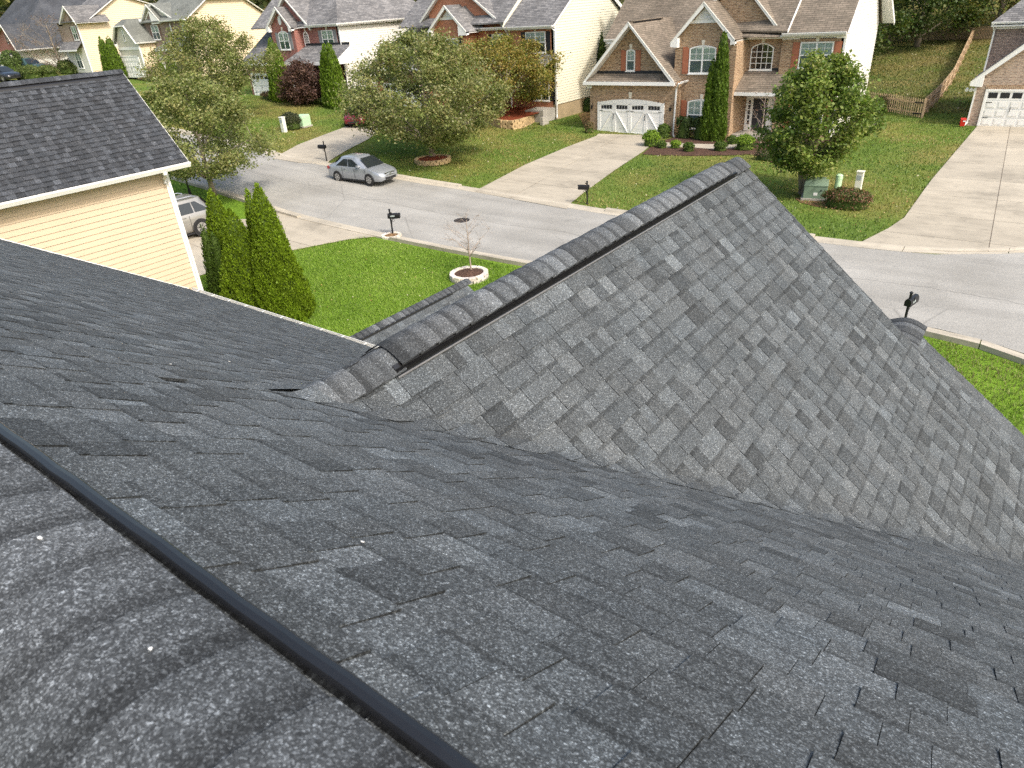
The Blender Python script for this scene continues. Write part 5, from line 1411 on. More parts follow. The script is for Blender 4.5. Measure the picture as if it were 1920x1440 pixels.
ue = (P(1860, 42, UY - .4)[0], UY - .45, uez + .1)
slope(hR, [ue, (ue[0] + 8.5, ue[1], ue[2]), (ue[0] + 4.4, ue[1] + 4.4, ue[2] + 4.2)], 'roof_grey')
slope(hR, [ue, (ue[0] + 4.4, ue[1] + 4.4, ue[2] + 4.2), (ue[0], ue[1] + 9, ue[2])], 'roof_grey')
gutter(hR, (ue[0], ue[1], ue[2] + .02), (ue[0] + 8, ue[1], ue[2] + .02)); MB().box(ue[0], ue[0] + 8, UY - .45, UY, uez - .14, uez - .06).build('soffit', M['white'], hR)
MB().box(ux0, ux0 + 7, UY - .03, UY - .002, uez - .3, uez - .1).build('frieze_board', M['white'], hR)
downspout(hR, [(ue[0] + .1, UY - .5, uez), (ux0 - .02, UY - .06, uez - .4), (ux0 - .02, UY - .06, 2.9)])
downspout(hR, [(x0b + .02, BY - .06, gLr[1] - .35), (x0b + .0, BY - .06, .2), (x0b - .1, BY - .4, .08)])
l = MB(); 
for dx in (-.12, .1, .3): l.tube([(x0b + dx - .3, BY - .1, gLr[1] - .42), (x0b + dx - .32, BY - .28, gLr[1] - .5)], [.06, .1], 8)
l.build('flood_light', M['white'], hR)

# ------------------------------------------------------------------ trees, shrubs, grass
def nrmz(a): return a / np.maximum(np.linalg.norm(a, axis=-1, keepdims=True), 1e-9)
def quads(c, t, b, l, wd):
    """rhombic leaves: centre c, long axis t, cross axis b"""
    l = l[:, None]; wd = wd[:, None]
    V = np.stack([c - t * l * .5, c + b * wd * .5 - t * l * .05, c + t * l * .5, c - b * wd * .5 - t * l * .05], axis=1)
    return V.reshape(-1, 3)
def tree(name, label, base, H, z0, R, nleaf, pal, cat='tree', seed=1, size=.13, trunk=.13, limbs=16, profile=(.75, .8), group=None, bare=False, spread=.34, lean=(0, 0), tips=None, subs=4, bark='bark', flat=.4):
    r = np.random.default_rng(seed); rr = random.Random(seed)
    root = thing(name, base, label, cat, group)
    B = np.array(base, float)
    th = r.uniform(0, 6.28, 8); am = r.uniform(.05, .16, 8)
    def env(t, az):
        e = R * max(math.sin(math.pi * min(max(t, .0), 1) ** profile[0]), 0) ** profile[1]
        return e * (1 + sum(am[k] * math.sin((k % 4 + 1) * az + th[k] + t * (3 + k)) for k in range(6)) * .75)
    hc = H - z0
    tm = MB(); pts = []
    top = z0 + hc * .88
    for i in range(7):
        t = i / 6; pts.append((B[0] + lean[0] * t * t + rr.uniform(-.04, .04) * t, B[1] + lean[1] * t * t + rr.uniform(-.04, .04) * t, B[2] + top * t - (.1 if i == 0 else 0)))
    tm.tube(pts, [trunk * (1.35 if i == 0 else 1 - .85 * i / 6) for i in range(7)], 8)
    centres = []; lm = MB(); ga = rr.uniform(0, 6)
    for k in range(limbs):
        f = (k + .5) / limbs; t = .04 + .94 * f ** .9; az = ga + k * 2.39996 + rr.uniform(-.3, .3)
        rad = env(t, az) * rr.uniform(.80, 1.0)
        ze = z0 + hc * t; zs = max(z0 * .75, ze - rad * rr.uniform(.55, .95) - hc * .06); zs = min(zs, top * .96)
        q = zs / top
        s = np.array([B[0] + lean[0] * q * q, B[1] + lean[1] * q * q, B[2] + zs])
        e = np.array([B[0] + lean[0] * q + rad * math.cos(az), B[1] + lean[1] * q + rad * math.sin(az), B[2] + ze])
        mid = s * .55 + e * .45 + np.array([0, 0, rad * (.12 if not bare else -.02)])
        path = [s, s * .8 + mid * .2 + (mid - s) * .15, mid, mid * .45 + e * .55, e]
        tr = trunk * (.42 - .22 * f)
        lm.tube([tuple(p) for p in path], [tr, tr * .8, tr * .55, tr * .35, tr * .15], 5, cap=False)
        for a in (.45, .62, .8, .95, 1.0): centres.append((s + (e - s) * a + r.normal(0, .08, 3), a))
        for j in range(subs):
            a = rr.uniform(.3, .95); p = path[2] * (1 - a) + e * a if a > .5 else s * (1 - a) + e * a
            az2 = az + rr.uniform(-1.1, 1.1); l2 = rad * rr.uniform(.25, .5)
            e2 = p + np.array([math.cos(az2) * l2, math.sin(az2) * l2, l2 * rr.uniform(-.25, .75)])
            tz = (e2[2] - B[2] - z0) / hc
            d = math.hypot(e2[0] - B[0], e2[1] - B[1]); lim = max(env(min(max(tz, .02), .98), az2), .15)
            if d > lim: e2[:2] = B[:2] + (e2[:2] - B[:2]) * lim / d
            e2[2] = min(max(e2[2], B[2] + z0 - .15), B[2] + H)
            lm.tube([tuple(p), tuple(p * .5 + e2 * .5 + np.array([0, 0, .06 * l2])), tuple(e2)], [tr * .4, tr * .25, tr * .08], 4, cap=False)
            for c in (.55, .8, 1.0): centres.append((p + (e2 - p) * c, a * .5 + c * .5))
            if bare:
                for q2 in range(5):
                    c0 = p + (e2 - p) * rr.uniform(.3, 1); d2 = nrmz((e2 - p)[None])[0] + r.normal(0, .45, 3); d2[2] += .35
                    lm.tube([tuple(c0), tuple(c0 + d2 * l2 * .3), tuple(c0 + d2 * l2 * .6 + r.normal(0, .04, 3))], [tr * .16, tr * .11, tr * .05], 3, cap=False)
    tm.build('trunk', M[bark], root, smooth=True)
    lm.build('limbs', M[bark], root, smooth=True)
    if nleaf:
        C = np.array([c for c, a in centres]); A = np.array([a for c, a in centres])
        nc = len(C)
        wgt = .35 + A; idx = r.choice(nc, nleaf, p=wgt / wgt.sum())
        cs = r.uniform(.6, 1.25, nc) * spread
        P_ = C[idx] + r.normal(0, 1, (nleaf, 3)) * cs[idx][:, None] * np.array([1, 1, .62])
        n = r.normal(0, 1, (nleaf, 3)); n[:, 2] = np.abs(n[:, 2]) + flat; n = nrmz(n)
        t = nrmz(np.cross(n, r.normal(0, 1, (nleaf, 3)))); b = np.cross(n, t)
        l = r.uniform(.65, 1.35, nleaf) * size
        cols = np.array([p[0] for p in pal]); wt = np.array([p[1] for p in pal], float); wt /= wt.sum()
        cc = cols[r.choice(len(pal), nc, p=wt)]
        own = cols[r.choice(len(pal), nleaf, p=wt)]
        cl = cc[idx] * .55 + own * .45
        if tips is not None:
            k_ = np.clip((A[idx] - .55) * 2.2, 0, 1) * r.uniform(0, 1, nleaf) ** 1.2
            cl = cl * (1 - k_[:, None]) + np.array(tips) * k_[:, None]
        cl = cl * r.uniform(.72, 1.3, (nleaf, 1))
        fastmesh('crown', quads(P_, t, b, l, l * r.uniform(.5, .8, nleaf)), 4, cl, M['leaf'], root, B)
    return root
def conifer(name, label, base, H, R, n, colr, seed, cat='evergreen', group=None, size=.11, shape=.62, tipp=1.0):
    r = np.random.default_rng(seed)
    root = thing(name, base, label, cat, group); B = np.array(base, float)
    prof = lambda t: R * (np.clip(1 - t, 0, 1) ** shape) * np.clip(.72 + t * 3.2, 0, 1)
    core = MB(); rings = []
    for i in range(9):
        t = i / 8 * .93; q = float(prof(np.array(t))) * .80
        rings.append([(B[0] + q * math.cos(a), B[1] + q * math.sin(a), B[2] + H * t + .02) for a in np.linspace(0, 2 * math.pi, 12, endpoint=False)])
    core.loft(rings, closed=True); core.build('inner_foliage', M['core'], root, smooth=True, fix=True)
    MB().tube([(B[0], B[1], B[2] - .1), (B[0], B[1], B[2] + H * .3)], .06, 6).build('trunk', M['bark'], root)
    t = 1 - np.sqrt(r.uniform(0, 1, n)); t = np.clip(t * 1.02, 0, 1); az = r.uniform(0, 2 * math.pi, n)
    lump = 1 + .05 * np.sin(az * 3 + t * 9 + seed) + .05 * np.sin(az * 7 - t * 17) + .06 * np.sin(az * 11 + t * 41)
    rad = prof(t) * lump * (1 - .16 * r.uniform(0, 1, n) ** 1.5)
    P_ = np.stack([B[0] + rad * np.cos(az), B[1] + rad * np.sin(az), B[2] + t * H * tipp], 1) + r.normal(0, .02, (n, 3))
    o = np.stack([np.cos(az), np.sin(az), np.zeros(n)], 1)
    tg = nrmz(o * r.uniform(.1, .7, (n, 1)) + np.array([0, 0, 1]) + r.normal(0, .28, (n, 3)))
    b = nrmz(np.cross(tg, o + r.normal(0, .8, (n, 3))))
    l = r.uniform(.7, 1.4, n) * size
    cl = np.array(colr)[None] * r.uniform(.72, 1.28, (n, 1)) * (1 + .12 * np.sin(az * 5 + t * 23)[:, None]) * np.array([1, 1, 1]) + r.uniform(0, .012, (n, 1)) * np.array([1, .6, 0])
    fastmesh('foliage', quads(P_, tg, b, l, l * .55), 4, np.clip(cl, 0, 1), M['spray'], root, B)
    return root
def shrub(name, label, base, rx, ry, h, n, pal, seed, cat='shrub', group=None, size=.06, boxy=.0):
    r = np.random.default_rng(seed); root = thing(name, base, label, cat, group); B = np.array(base, float)
    d = nrmz(r.normal(0, 1, (n, 3))); d[:, 2] = np.abs(d[:, 2]) * 1.0
    if boxy: d = np.sign(d) * np.abs(d) ** (1 - boxy); d = d / np.maximum(np.max(np.abs(d), 1, keepdims=True) * boxy + np.linalg.norm(d, axis=1, keepdims=True) * (1 - boxy), 1e-6)
    lump = 1 + .09 * np.sin(d[:, 0] * 7 + seed) * np.sin(d[:, 1] * 6 + seed * 2) + .05 * r.normal(0, 1, n)
    s = r.uniform(.82, 1.0, n) * lump
    low = r.uniform(0, 1, n) < .2
    P_ = B + d * s[:, None] * np.array([rx, ry, h * .55]) + np.array([0, 0, h * .45])
    P_[:, 2] = np.where(low, B[2] + r.uniform(.02, .5, n) * h, P_[:, 2])
    n_ = nrmz(d + r.normal(0, .6, (n, 3))); t = nrmz(np.cross(n_, r.normal(0, 1, (n, 3)))); b = np.cross(n_, t)
    l = r.uniform(.7, 1.3, n) * size
    cols = np.array([p[0] for p in pal]); wt = np.array([p[1] for p in pal], float); wt /= wt.sum()
    cl = cols[r.choice(len(pal), n, p=wt)] * r.uniform(.7, 1.3, (n, 1))
    fastmesh('foliage', quads(P_, t, b, l, l * .65), 4, cl, M['leaf'], root, B)
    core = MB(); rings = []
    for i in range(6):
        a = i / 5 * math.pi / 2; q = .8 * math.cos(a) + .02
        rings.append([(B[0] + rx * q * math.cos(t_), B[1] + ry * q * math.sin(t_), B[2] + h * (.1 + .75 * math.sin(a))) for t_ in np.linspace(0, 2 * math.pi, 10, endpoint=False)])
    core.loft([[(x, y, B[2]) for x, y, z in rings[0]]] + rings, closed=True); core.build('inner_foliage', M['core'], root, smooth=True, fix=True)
    return root
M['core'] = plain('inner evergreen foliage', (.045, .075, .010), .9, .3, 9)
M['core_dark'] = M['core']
OL = [((.18, .225, .065), 4), ((.225, .26, .085), 3), ((.14, .19, .055), 3), ((.28, .28, .115), 1.2), ((.38, .39, .24), 1.0)]
TIP = (.25, .215, .085)
g = lambda u, v: G3(u, v)
B0 = g(403, 373); tree('street_tree', 'broad olive green street tree with browning tips beside the black lamp post', B0, 5.75, 1.25, 3.25, 36000, OL, seed=3, size=.125, trunk=.15, limbs=26, tips=TIP, subs=5, spread=.30, profile=(.72, .62))
B0 = (-53.0, 32.0, float(zt(-53, 32))); tree('street_tree', 'upright olive green tree with loose top before the greige house', B0, 7.0, 1.2, 4.2, 32000, OL, seed=5, size=.155, trunk=.16, limbs=30, tips=(.22, .17, .07), subs=5, spread=.40, profile=(.9, .7))
B0 = g(812, 302); tree('lawn_tree', 'wide olive green tree growing out of a round stone ring', B0, 6.9, 1.15, 4.5, 60000, OL, seed=8, size=.14, trunk=.17, limbs=36, tips=(.22, .17, .075), subs=6, spread=.36, profile=(.80, .62), lean=(-.45, 0))
B0 = g(943, 228); tree('turning_tree', 'tree with green and orange autumn leaves in the red mulch bed', (B0[0], B0[1], B0[2] + .4), 5.2, 1.3, 4.5, 36000,
     [((.28, .20, .05), 2.2), ((.22, .22, .05), 3), ((.12, .175, .035), 4.2), ((.34, .17, .05), .6)], seed=11, size=.14, trunk=.17, limbs=34, tips=(.30, .21, .055), subs=6, spread=.36, profile=(.72, .5))
B0 = g(1505, 364); tree('maple_tree', 'dense dark green maple with twin trunk beside the green transformer box', B0, 5.75, 1.2, 2.15, 26000,
     [((.105, .165, .032), 4), ((.15, .215, .042), 3), ((.215, .26, .055), 2.0), ((.27, .28, .08), .8), ((.36, .32, .16), .35)], seed=14, size=.15, trunk=.17, limbs=34, subs=5, spread=.24, profile=(.72, .5), lean=(.12, .05))
tb = MB(); tb.tube([(B0[0] - .02, B0[1] - .05, B0[2] - .05), (B0[0] - .2, B0[1] - .1, B0[2] + .9), (B0[0] - .55, B0[1], B0[2] + 2.2)], [.13, .1, .06], 7)
tb.build('second_trunk', M['bark'], bpy.data.objects['maple_tree'], smooth=True)
# woods behind
DK = [((.045, .08, .02), 4), ((.07, .11, .028), 3), ((.12, .14, .035), 1.4), ((.17, .16, .045), .6)]
MX = [((.09, .13, .032), 3), ((.14, .155, .042), 3), ((.21, .18, .045), 1.5), ((.27, .16, .045), .8)]
def wood(x, y, H, R, pal, seed, label, n=9000, z0=1.2, size=.27, prof=(.7, .5)):
    tree('woodland_tree', label, (x, y, float(zt(x, y))), H, z0, R, n, pal, seed=seed, size=size, trunk=.25, limbs=22, subs=4, spread=.7, group='trees of the wood behind the houses', profile=prof)
wood(-16.6, 74, 10.5, 4.0, DK, 21, 'dark dense tree hanging over the lawn right behind the pale side wall', 22000, .7)
wood(-12.6, 85, 13, 5.2, DK, 22, 'dark tree with low hanging boughs at the back picket fence', 24000, 1.1)
wood(-6.6, 90, 14, 5.4, MX, 23, 'yellowing tree at the far end of the side fence', 22000, 1.3)
wood(-1.0, 94, 13, 5.2, DK, 24, 'dark green tree behind the brown brick house', 16000, 1.5)
wood(-19, 96, 15, 5.5, DK, 25, 'tall dark tree deep in the wood behind the white wall', 7000)
wood(-11, 101, 16, 6, DK, 26, 'tall dark tree deep in the wood over the fence corner', 7000)
wood(-37.5, 74, 13, 4.5, MX, 27, 'yellow green tree between the cream wall and the brown roof', 6000)
wood(-66, 74, 14.0, 5, MX, 28, 'olive tree behind the grey roof of the orange brick house', 6000)
wood(-82, 74, 14.5, 5.5, [((.24, .13, .03), 3), ((.15, .12, .03), 2), ((.08, .09, .02), 2)], 29, 'orange tinted tree between the red brick and greige houses', 6000)
wood(-150, 84, 18, 7, MX, 30, 'pale green tree above the dark roof at the far left', 6000)
wood(-132, 84, 17.5, 6, MX, 31, 'yellowing tree between dark and brown roofs at the far left', 6000)
wood(-108, 86, 16, 6, DK, 32, 'dark tree behind the peach gable of the greige house', 4000)
wood(-50, 84, 15.5, 6, DK, 33, 'dark tree far behind the orange brick house', 4000)
wood(-27, 88, 15, 6, DK, 34, 'dark tree far behind the tan brick house', 5000)
# far tree line that closes the view
fr_r = np.random.default_rng(77); n = 26000
fx = fr_r.uniform(-260, 60, n); fy = 112 + fr_r.uniform(0, 22, n); fh = 13 + 4 * np.sin(fx * .19) + 3 * np.sin(fx * .47 + 1)
fz = zt(fx, fy) + fr_r.uniform(0, 1, n) ** .8 * fh
Pf = np.stack([fx, fy, fz], 1); nn = nrmz(fr_r.normal(0, 1, (n, 3)) + np.array([0, -.6, .6])); tt = nrmz(np.cross(nn, fr_r.normal(0, 1, (n, 3))))
pal = np.array([(.03, .05, .014), (.06, .08, .02), (.11, .10, .03), (.16, .11, .035)])[fr_r.choice(4, n, p=[.4, .3, .2, .1])] * fr_r.uniform(.7, 1.3, (n, 1))
fastmesh('far_wood', quads(Pf, tt, np.cross(nn, tt), fr_r.uniform(.9, 1.8, n), fr_r.uniform(.7, 1.3, n)), 4, pal, M['leaf'], kind='stuff', label='wooded slope closing the view behind the houses')

n = 9000
an = fr_r.uniform(math.radians(62), math.radians(86), n); rd2 = fr_r.uniform(300, 360, n)
fx, fy = -rd2 * np.sin(an), rd2 * np.cos(an); fz = zt(fx, fy) + fr_r.uniform(-2, 1, n) * 11 + 9
Pf = np.stack([fx, fy, fz], 1); nn = nrmz(fr_r.normal(0, 1, (n, 3)) + np.array([.5, -.3, .6])); tt = nrmz(np.cross(nn, fr_r.normal(0, 1, (n, 3))))
pal = np.array([(.06, .09, .022), (.10, .13, .03), (.16, .16, .045)])[fr_r.choice(3, n)] * fr_r.uniform(.7, 1.3, (n, 1))
fastmesh('far_wood', quads(Pf, tt, np.cross(nn, tt), fr_r.uniform(2, 4.5, n), fr_r.uniform(1.6, 3.5, n)), 4, pal, M['leaf'], kind='stuff', label='distant wood at the far left end of the street')
# arborvitae
AB = (.125, .20, .010)
for x, y, H, R, n, lb, sd in ((-18.0, 11.4, 4.3, .92, 38000, 'tallest bright arborvitae, at the lawn end of the near row', 1), (-19.15, 11.75, 3.95, .62, 18000, 'slim arborvitae standing behind the tallest one', 2),
                           (-19.2, 11.05, 3.5, 1.05, 30000, 'shorter arborvitae in the middle of the near row', 3), (-20.6, 11.4, 3.85, .92, 30000, 'second tallest arborvitae, nearest the cream siding', 4),
                           (-20.52, 10.75, 2.9, .40, 5000, 'small arborvitae, coloured dark as if shaded, hard against the white corner trim', 5), (-20.1, 10.8, 2.75, .40, 5000, 'small arborvitae, coloured dark as if shaded, tucked beside the second tallest one', 6)):
    conifer('arborvitae', lb, (x, y, float(zt(x, y))), H, R, n, AB if sd < 5 else (.05, .095, .012), 40 + sd, group='arborvitae row beside the lawn', size=.066, shape=.70 if sd < 5 else .62)  # the two small ones get a darker green: their shade is painted in
conifer('arborvitae', 'tall slim arborvitae reaching the upper window of the tan brick house', (-16.75, 43.6, 0), 6.15, .62, 9000, (.075, .135, .014), 51, size=.16, shape=.42)
conifer('arborvitae', 'lower arborvitae leaning on the tall one at the tan brick house', (-17.25, 43.5, 0), 4.7, .5, 6000, (.085, .15, .014), 52, size=.16, shape=.42)
def ar_px(bu, bv, tu, tv, R, lb, sd, c=(.095, .165, .014), n=4500, Y=40.2):
    x_ = P((bu + tu) / 2 + (bu - tu) * .5, bv, Y)[0]; b = (x_, Y, float(zt(x_, Y))); h = P(tu, tv, b[1])[1] - b[2]
    conifer('arborvitae', lb, b, h, R, n, c, sd, size=.2, shape=.5)
ar_px(528, 172, 508, 72, 1.15, 'broad pointed arborvitae at the left end of the red brick house', 53)
ar_px(620, 186, 596, 97, .75, 'shortest arborvitae of the trio hiding the porch', 54)
ar_px(626, 188, 607, 82, .8, 'middle arborvitae of the trio hiding the porch', 55)
ar_px(634, 186, 619, 80, .95, 'tall right hand arborvitae of the trio hiding the porch', 56, n=5500)
for (bu, bv, tu, tv, R, lb, sd) in ((207, 132, 185, 68, .9, 'arborvitae nearest the cream wall between the far houses', 57), (213, 132, 195, 77, .9, 'middle arborvitae between the cream and greige houses', 58), (221, 131, 202, 67, 1.0, 'arborvitae nearest the greige garage', 59),
                                   (306, 142, 300, 117, .7, 'small arborvitae left of the greige porch post', 60), (324, 134, 312, 104, .8, 'small arborvitae before the dark door of the greige house', 61)):
    ar_px(bu, bv, tu, tv, R, lb, sd, n=2600, Y=43.2)
conifer('arborvitae', 'dark arborvitae peeping out behind the white rake of the garage gable', (-30.0, 52.2, .4), 5.6, .75, 2500, (.03, .055, .012), 62, size=.2)
# purple tree, bare trees
B0 = (P(573, 183, 39.9)[0], 39.9, float(zt(-53, 39.9))); tree('plum_tree', 'dark purple leaved tree before the porch of the red brick house', B0, P(570, 117, B0[1])[1] - B0[2], .3, 1.85, 11000, [((.11, .06, .045), 3), ((.15, .085, .07), 2), ((.07, .04, .035), 2), ((.2, .13, .1), .6)], seed=63, size=.16, trunk=.09, limbs=22, spread=.3, profile=(.75, .55))
B0 = g(118, 137); tree('bare_tree', 'leafless grey brown tree before the cream house', B0, 7.0, .5, 4.3, 900, [((.20, .12, .08), 1), ((.26, .15, .09), 1)], seed=64, size=.14, trunk=.16, limbs=34, bare=True, subs=7, profile=(.95, .6))
M['bark_pink'] = plain('pale grey brown twig bark', (.33, .27, .225), .8, .15, 12)
yt = tree('young_tree', 'bare young tree with thin twigs in a white block planter', g(884, 517), 2.4, .95, .8, 0, [], seed=65, trunk=.034, limbs=20, bare=True, subs=6, profile=(.9, .7), bark='bark_pink')
B0 = g(1425, 272); tree('bare_shrub', 'small leafless shrub with reddish twigs beside the porch', B0, 2.9, .5, 1.25, 150, [((.2, .12, .08), 1)], cat='shrub', seed=66, size=.1, trunk=.05, limbs=18, bare=True, subs=4, bark='bark_pink')

# shrubs
GR = [((.075, .125, .02), 3), ((.11, .17, .026), 2), ((.05, .09, .016), 2)]
BR_ = [((.16, .27, .022), 3), ((.22, .32, .035), 2), ((.11, .18, .018), 2)]
DKG = [((.04, .07, .02), 3), ((.06, .10, .026), 2), ((.085, .125, .032), 1)]
def sh_px(nm, lb, u, v, rx, ry, h, n, pal, sd, size=.09, boxy=0, dz=.03, group=None):
    b = G3(u, v, dz); shrub(nm, lb, b, rx, ry, h, n, pal, sd, size=size, boxy=boxy, group=group)
sh_px('boxwood', 'bright round boxwood at the top corner of the tan driveway', 1221, 274, .55, .55, .95, 1600, BR_, 71)
sh_px('boxwood', 'dull round boxwood against the garage wall downspout', 1244, 258, .45, .45, .85, 1300, GR, 72)
sh_px('clipped_shrub', 'clipped dark shrub left of the lower window', 1282, 259, .50, .45, 1.35, 2200, DKG, 73, boxy=.6)
sh_px('clipped_shrub', 'clipped dark shrub at the foot of the tall arborvitae', 1314, 261, .58, .5, 1.35, 2400, DKG, 74, boxy=.6)
sh_px('boxwood', 'tiny round shrub right of the bright boxwood by the path', 1241, 278, .30, .3, .42, 500, GR, 75)
sh_px('boxwood', 'loose pale green plant at the start of the path', 1266, 278, .36, .3, .45, 500, BR_, 76)
sh_px('boxwood', 'low round shrub below the path, third from the drive', 1291, 284, .36, .33, .5, 700, GR, 77)
sh_px('boxwood', 'low round shrub below the path under the brick corner', 1350, 283, .42, .36, .55, 800, GR, 78)
sh_px('boxwood', 'dull round shrub on the house side of the path bend', 1372, 271, .36, .33, .5, 700, GR, 79)
sh_px('boxwood', 'bright round boxwood by the path bend near the porch', 1395, 281, .58, .52, .85, 1700, BR_, 80)
sh_px('shrub', 'dark shrub in the shade below the maple', 1470, 294, .9, .7, .8, 1500, DKG, 81)
sh_px('shrub', 'low brownish shrub beside the bare corner bed', 1440, 300, .8, .5, .5, 900, [((.10, .09, .05), 2), ((.06, .07, .03), 2), ((.2, .13, .1), 1)], 82)
sh_px('shrub', 'big rounded shrub at the corner of the white side wall', 1632, 229, .85, .8, 1.45, 2800, GR + [((.13, .12, .03), 1)], 83, size=.11)
sh_px('shrub', 'brown green shrub behind the rounded one at the gate', 1655, 208, .75, .7, 1.1, 1700, [((.09, .10, .03), 2), ((.13, .10, .05), 1)], 84, size=.11)
sh_px('shrub', 'reddish spreading shrub round the utility posts', 1585, 389, 1.0, .6, .8, 4200, [((.07, .10, .022), 3), ((.11, .12, .035), 2), ((.26, .13, .09), 2), ((.16, .09, .05), 1)], 85, size=.075)
sh_px('shrub', 'dark shrub at the foundation of the cream side wall', 1098, 208, .65, .65, 1.0, 1300, DKG, 86)
sh_px('shrub', 'dry brown shrub at the left corner of the white garage', 1105, 249, .35, .35, .75, 700, [((.14, .12, .05), 2), ((.2, .13, .07), 1)], 87)
sh_px('shrub', 'dark shrub on the red mulch by the porch post', 992, 208, .8, .6, .9, 1300, DKG, 88, dz=.5)
sh_px('shrub', 'variegated dark shrub under the turning tree', 915, 220, .9, .6, .8, 1200, DKG + [((.3, .28, .22), .6)], 89, dz=.45)
sh_px('shrub', 'dark green shrub before the porch behind the trio of arborvitae', 655, 180, 1.3, .9, 1.6, 2000, DKG, 90, size=.15)
sh_px('shrub', 'dark shrub between the white pedestal and pale transformer', 548, 242, .85, .7, 1.15, 2200, [((.04, .05, .02), 2), ((.07, .075, .035), 1)], 91, size=.1)
sh_px('shrub', 'round green shrub at the foot of the far lamp post', 32, 140, 1.5, 1.5, 3.0, 2200, [((.10, .15, .04), 2), ((.07, .11, .03), 1)], 92, size=.2)
for i, (u, v, rx, h, lb) in enumerate(((60, 148, 2.6, 1.6, 'long loose hedge shrub behind the parked dark car'), (92, 145, 1.8, 1.4, 'loose yellow green shrub below the bare tree'), (131, 138, 1.7, 1.7, 'rounded green shrub under the low window of the cream house'), (155, 137, 1.3, 1.3, 'pale leafy plant at the corner of the cream house'))):
    sh_px('shrub', lb, u, v, rx, 1.2, h, 1800, [((.09, .13, .03), 2), ((.14, .16, .05), 1), ((.06, .09, .02), 1)] if i < 3 else [((.25, .3, .12), 2), ((.12, .17, .05), 1)], 93 + i, size=.18)
sh_px('ground_cover', 'pale green ground cover edged with stones before the plum tree', 580, 192, 3.2, 1.0, .45, 2600, [((.12, .18, .05), 2), ((.2, .22, .1), 1), ((.08, .11, .04), 1)], 98, size=.12)
sh_px('shrub', 'dry reddish plants at the left end of the stone edged bed', 512, 186, 1.6, .8, .7, 1300, [((.2, .12, .07), 2), ((.13, .11, .05), 2)], 99, size=.12)
sh_px('shrub', 'dry flowering plants along the foot of the greige garage', 290, 152, 3.5, .8, .5, 1100, [((.35, .28, .2), 1), ((.15, .1, .06), 2), ((.1, .11, .04), 1)], 100, size=.14)

# grass blades and fallen leaves
def inpoly(px, py, poly):
    ins = np.zeros(len(px), bool); j = len(poly) - 1
    for i in range(len(poly)):
        xi, yi = poly[i][0], poly[i][1]; xj, yj = poly[j][0], poly[j][1]
        c = ((yi > py) != (yj > py)) & (px < (xj - xi) * (py - yi) / (yj - yi + 1e-12) + xi)
        ins ^= c; j = i
    return ins
def grass(name, n, box, excl, h, wd, pal, seed, label, keep=None):
    r = np.random.default_rng(seed)
    x = r.uniform(box[0], box[1], n); y = r.uniform(box[2], box[3], n)
    ok = np.ones(n, bool)
    for e in excl: ok &= ~inpoly(x, y, e)
    if keep is not None: ok &= keep(x, y)
    x, y = x[ok], y[ok]; n = len(x); z = zt(x, y)
    az = r.uniform(0, 6.28, n); ln = r.uniform(.2, .9, n); hh = r.uniform(.6, 1.3, n) * h; ww = r.uniform(.7, 1.3, n) * wd
    d = np.stack([np.cos(az), np.sin(az), np.zeros(n)], 1); s = np.stack([-np.sin(az), np.cos(az), np.zeros(n)], 1)
    b = np.stack([x, y, z], 1)
    V = np.stack([b - s * ww[:, None], b + s * ww[:, None], b + d * (hh * ln)[:, None] + np.array([0, 0, 1]) * hh[:, None]], 1).reshape(-1, 3)
    pal = np.array(pal); pn = (np.sin(x * .9 + 1) * np.sin(y * 1.1) + np.sin(x * .31 + y * .47) + r.normal(0, .5, n)) * .28 + .5
    f = np.clip(pn, 0, .999) * (len(pal) - 1); i = f.astype(int); fr = (f - i)[:, None]
    cl = (pal[i] * (1 - fr) + pal[np.minimum(i + 1, len(pal) - 1)] * fr) * r.uniform(.7, 1.3, (n, 1))
    fastmesh(name, V, 3, cl, M['grassblade'], kind='stuff', label=label)
near_drive = [(-21.6, 20), (-29.3, 20), (-34, 14.5), (-34, 6), (-24.6, 6), (-24.2, 14.5), (-22.6, 18.0)]
NG = [(.095, .165, .018), (.135, .225, .026), (.175, .27, .036), (.225, .31, .06)]
grass('near_grass', 150000, (-24.2, -2.4, 7.6, 19.9), [near_drive, [(-11.6, 6), (-5.2, 6), (-5.2, 10.8), (-11.6, 10.8)]], .085, .011, NG, 101, 'bright green grass of the near lawn below the roof', lambda x, y: y < np.interp(x, [p[0] for p in near], [p[1] for p in near]) - .75)
grass('near_grass', 26000, (-2.5, 4.5, 8.5, 19.9), [], .085, .011, [(.07, .12, .018), (.11, .18, .025), (.15, .2, .04), (.2, .19, .07)], 102, 'green grass of the corner lawn below the gable', lambda x, y: y < np.interp(x, [p[0] for p in near], [p[1] for p in near]) - .75)
td = tdrv; rd_ = rdrv; rdh = rhdrv
FG = [(.08, .14, .025), (.11, .175, .032), (.155, .20, .042), (.215, .21, .06), (.28, .235, .09)]
houses = [[(-26.3, 43.8), (-10.5, 43.8), (-10.5, 60), (-26.3, 60)], [(-48, 43), (-30.2, 44), (-30.2, 60), (-48, 60)], [(-66, 41), (-49.8, 41), (-49.8, 60), (-66, 60)], [(-4, 52), (8, 52), (8, 64), (-4, 64)]]
fk_ = lambda x, y: y > np.interp(x, [p[0] for p in far], [p[1] for p in far]) + .75
grass('far_grass', 120000, (-62, 0, 26.5, 57), [td, rd_, rdh, bed, mbed] + houses, .10, .024, FG, 103, 'mown lawns with brown patches across the street', fk_)
grass('far_grass', 22000, (-17, 0, 57, 92), houses, .13, .04, [(.08, .12, .025), (.13, .14, .04), (.19, .155, .06)], 104, 'brown leaf strewn back lawn along the fence')
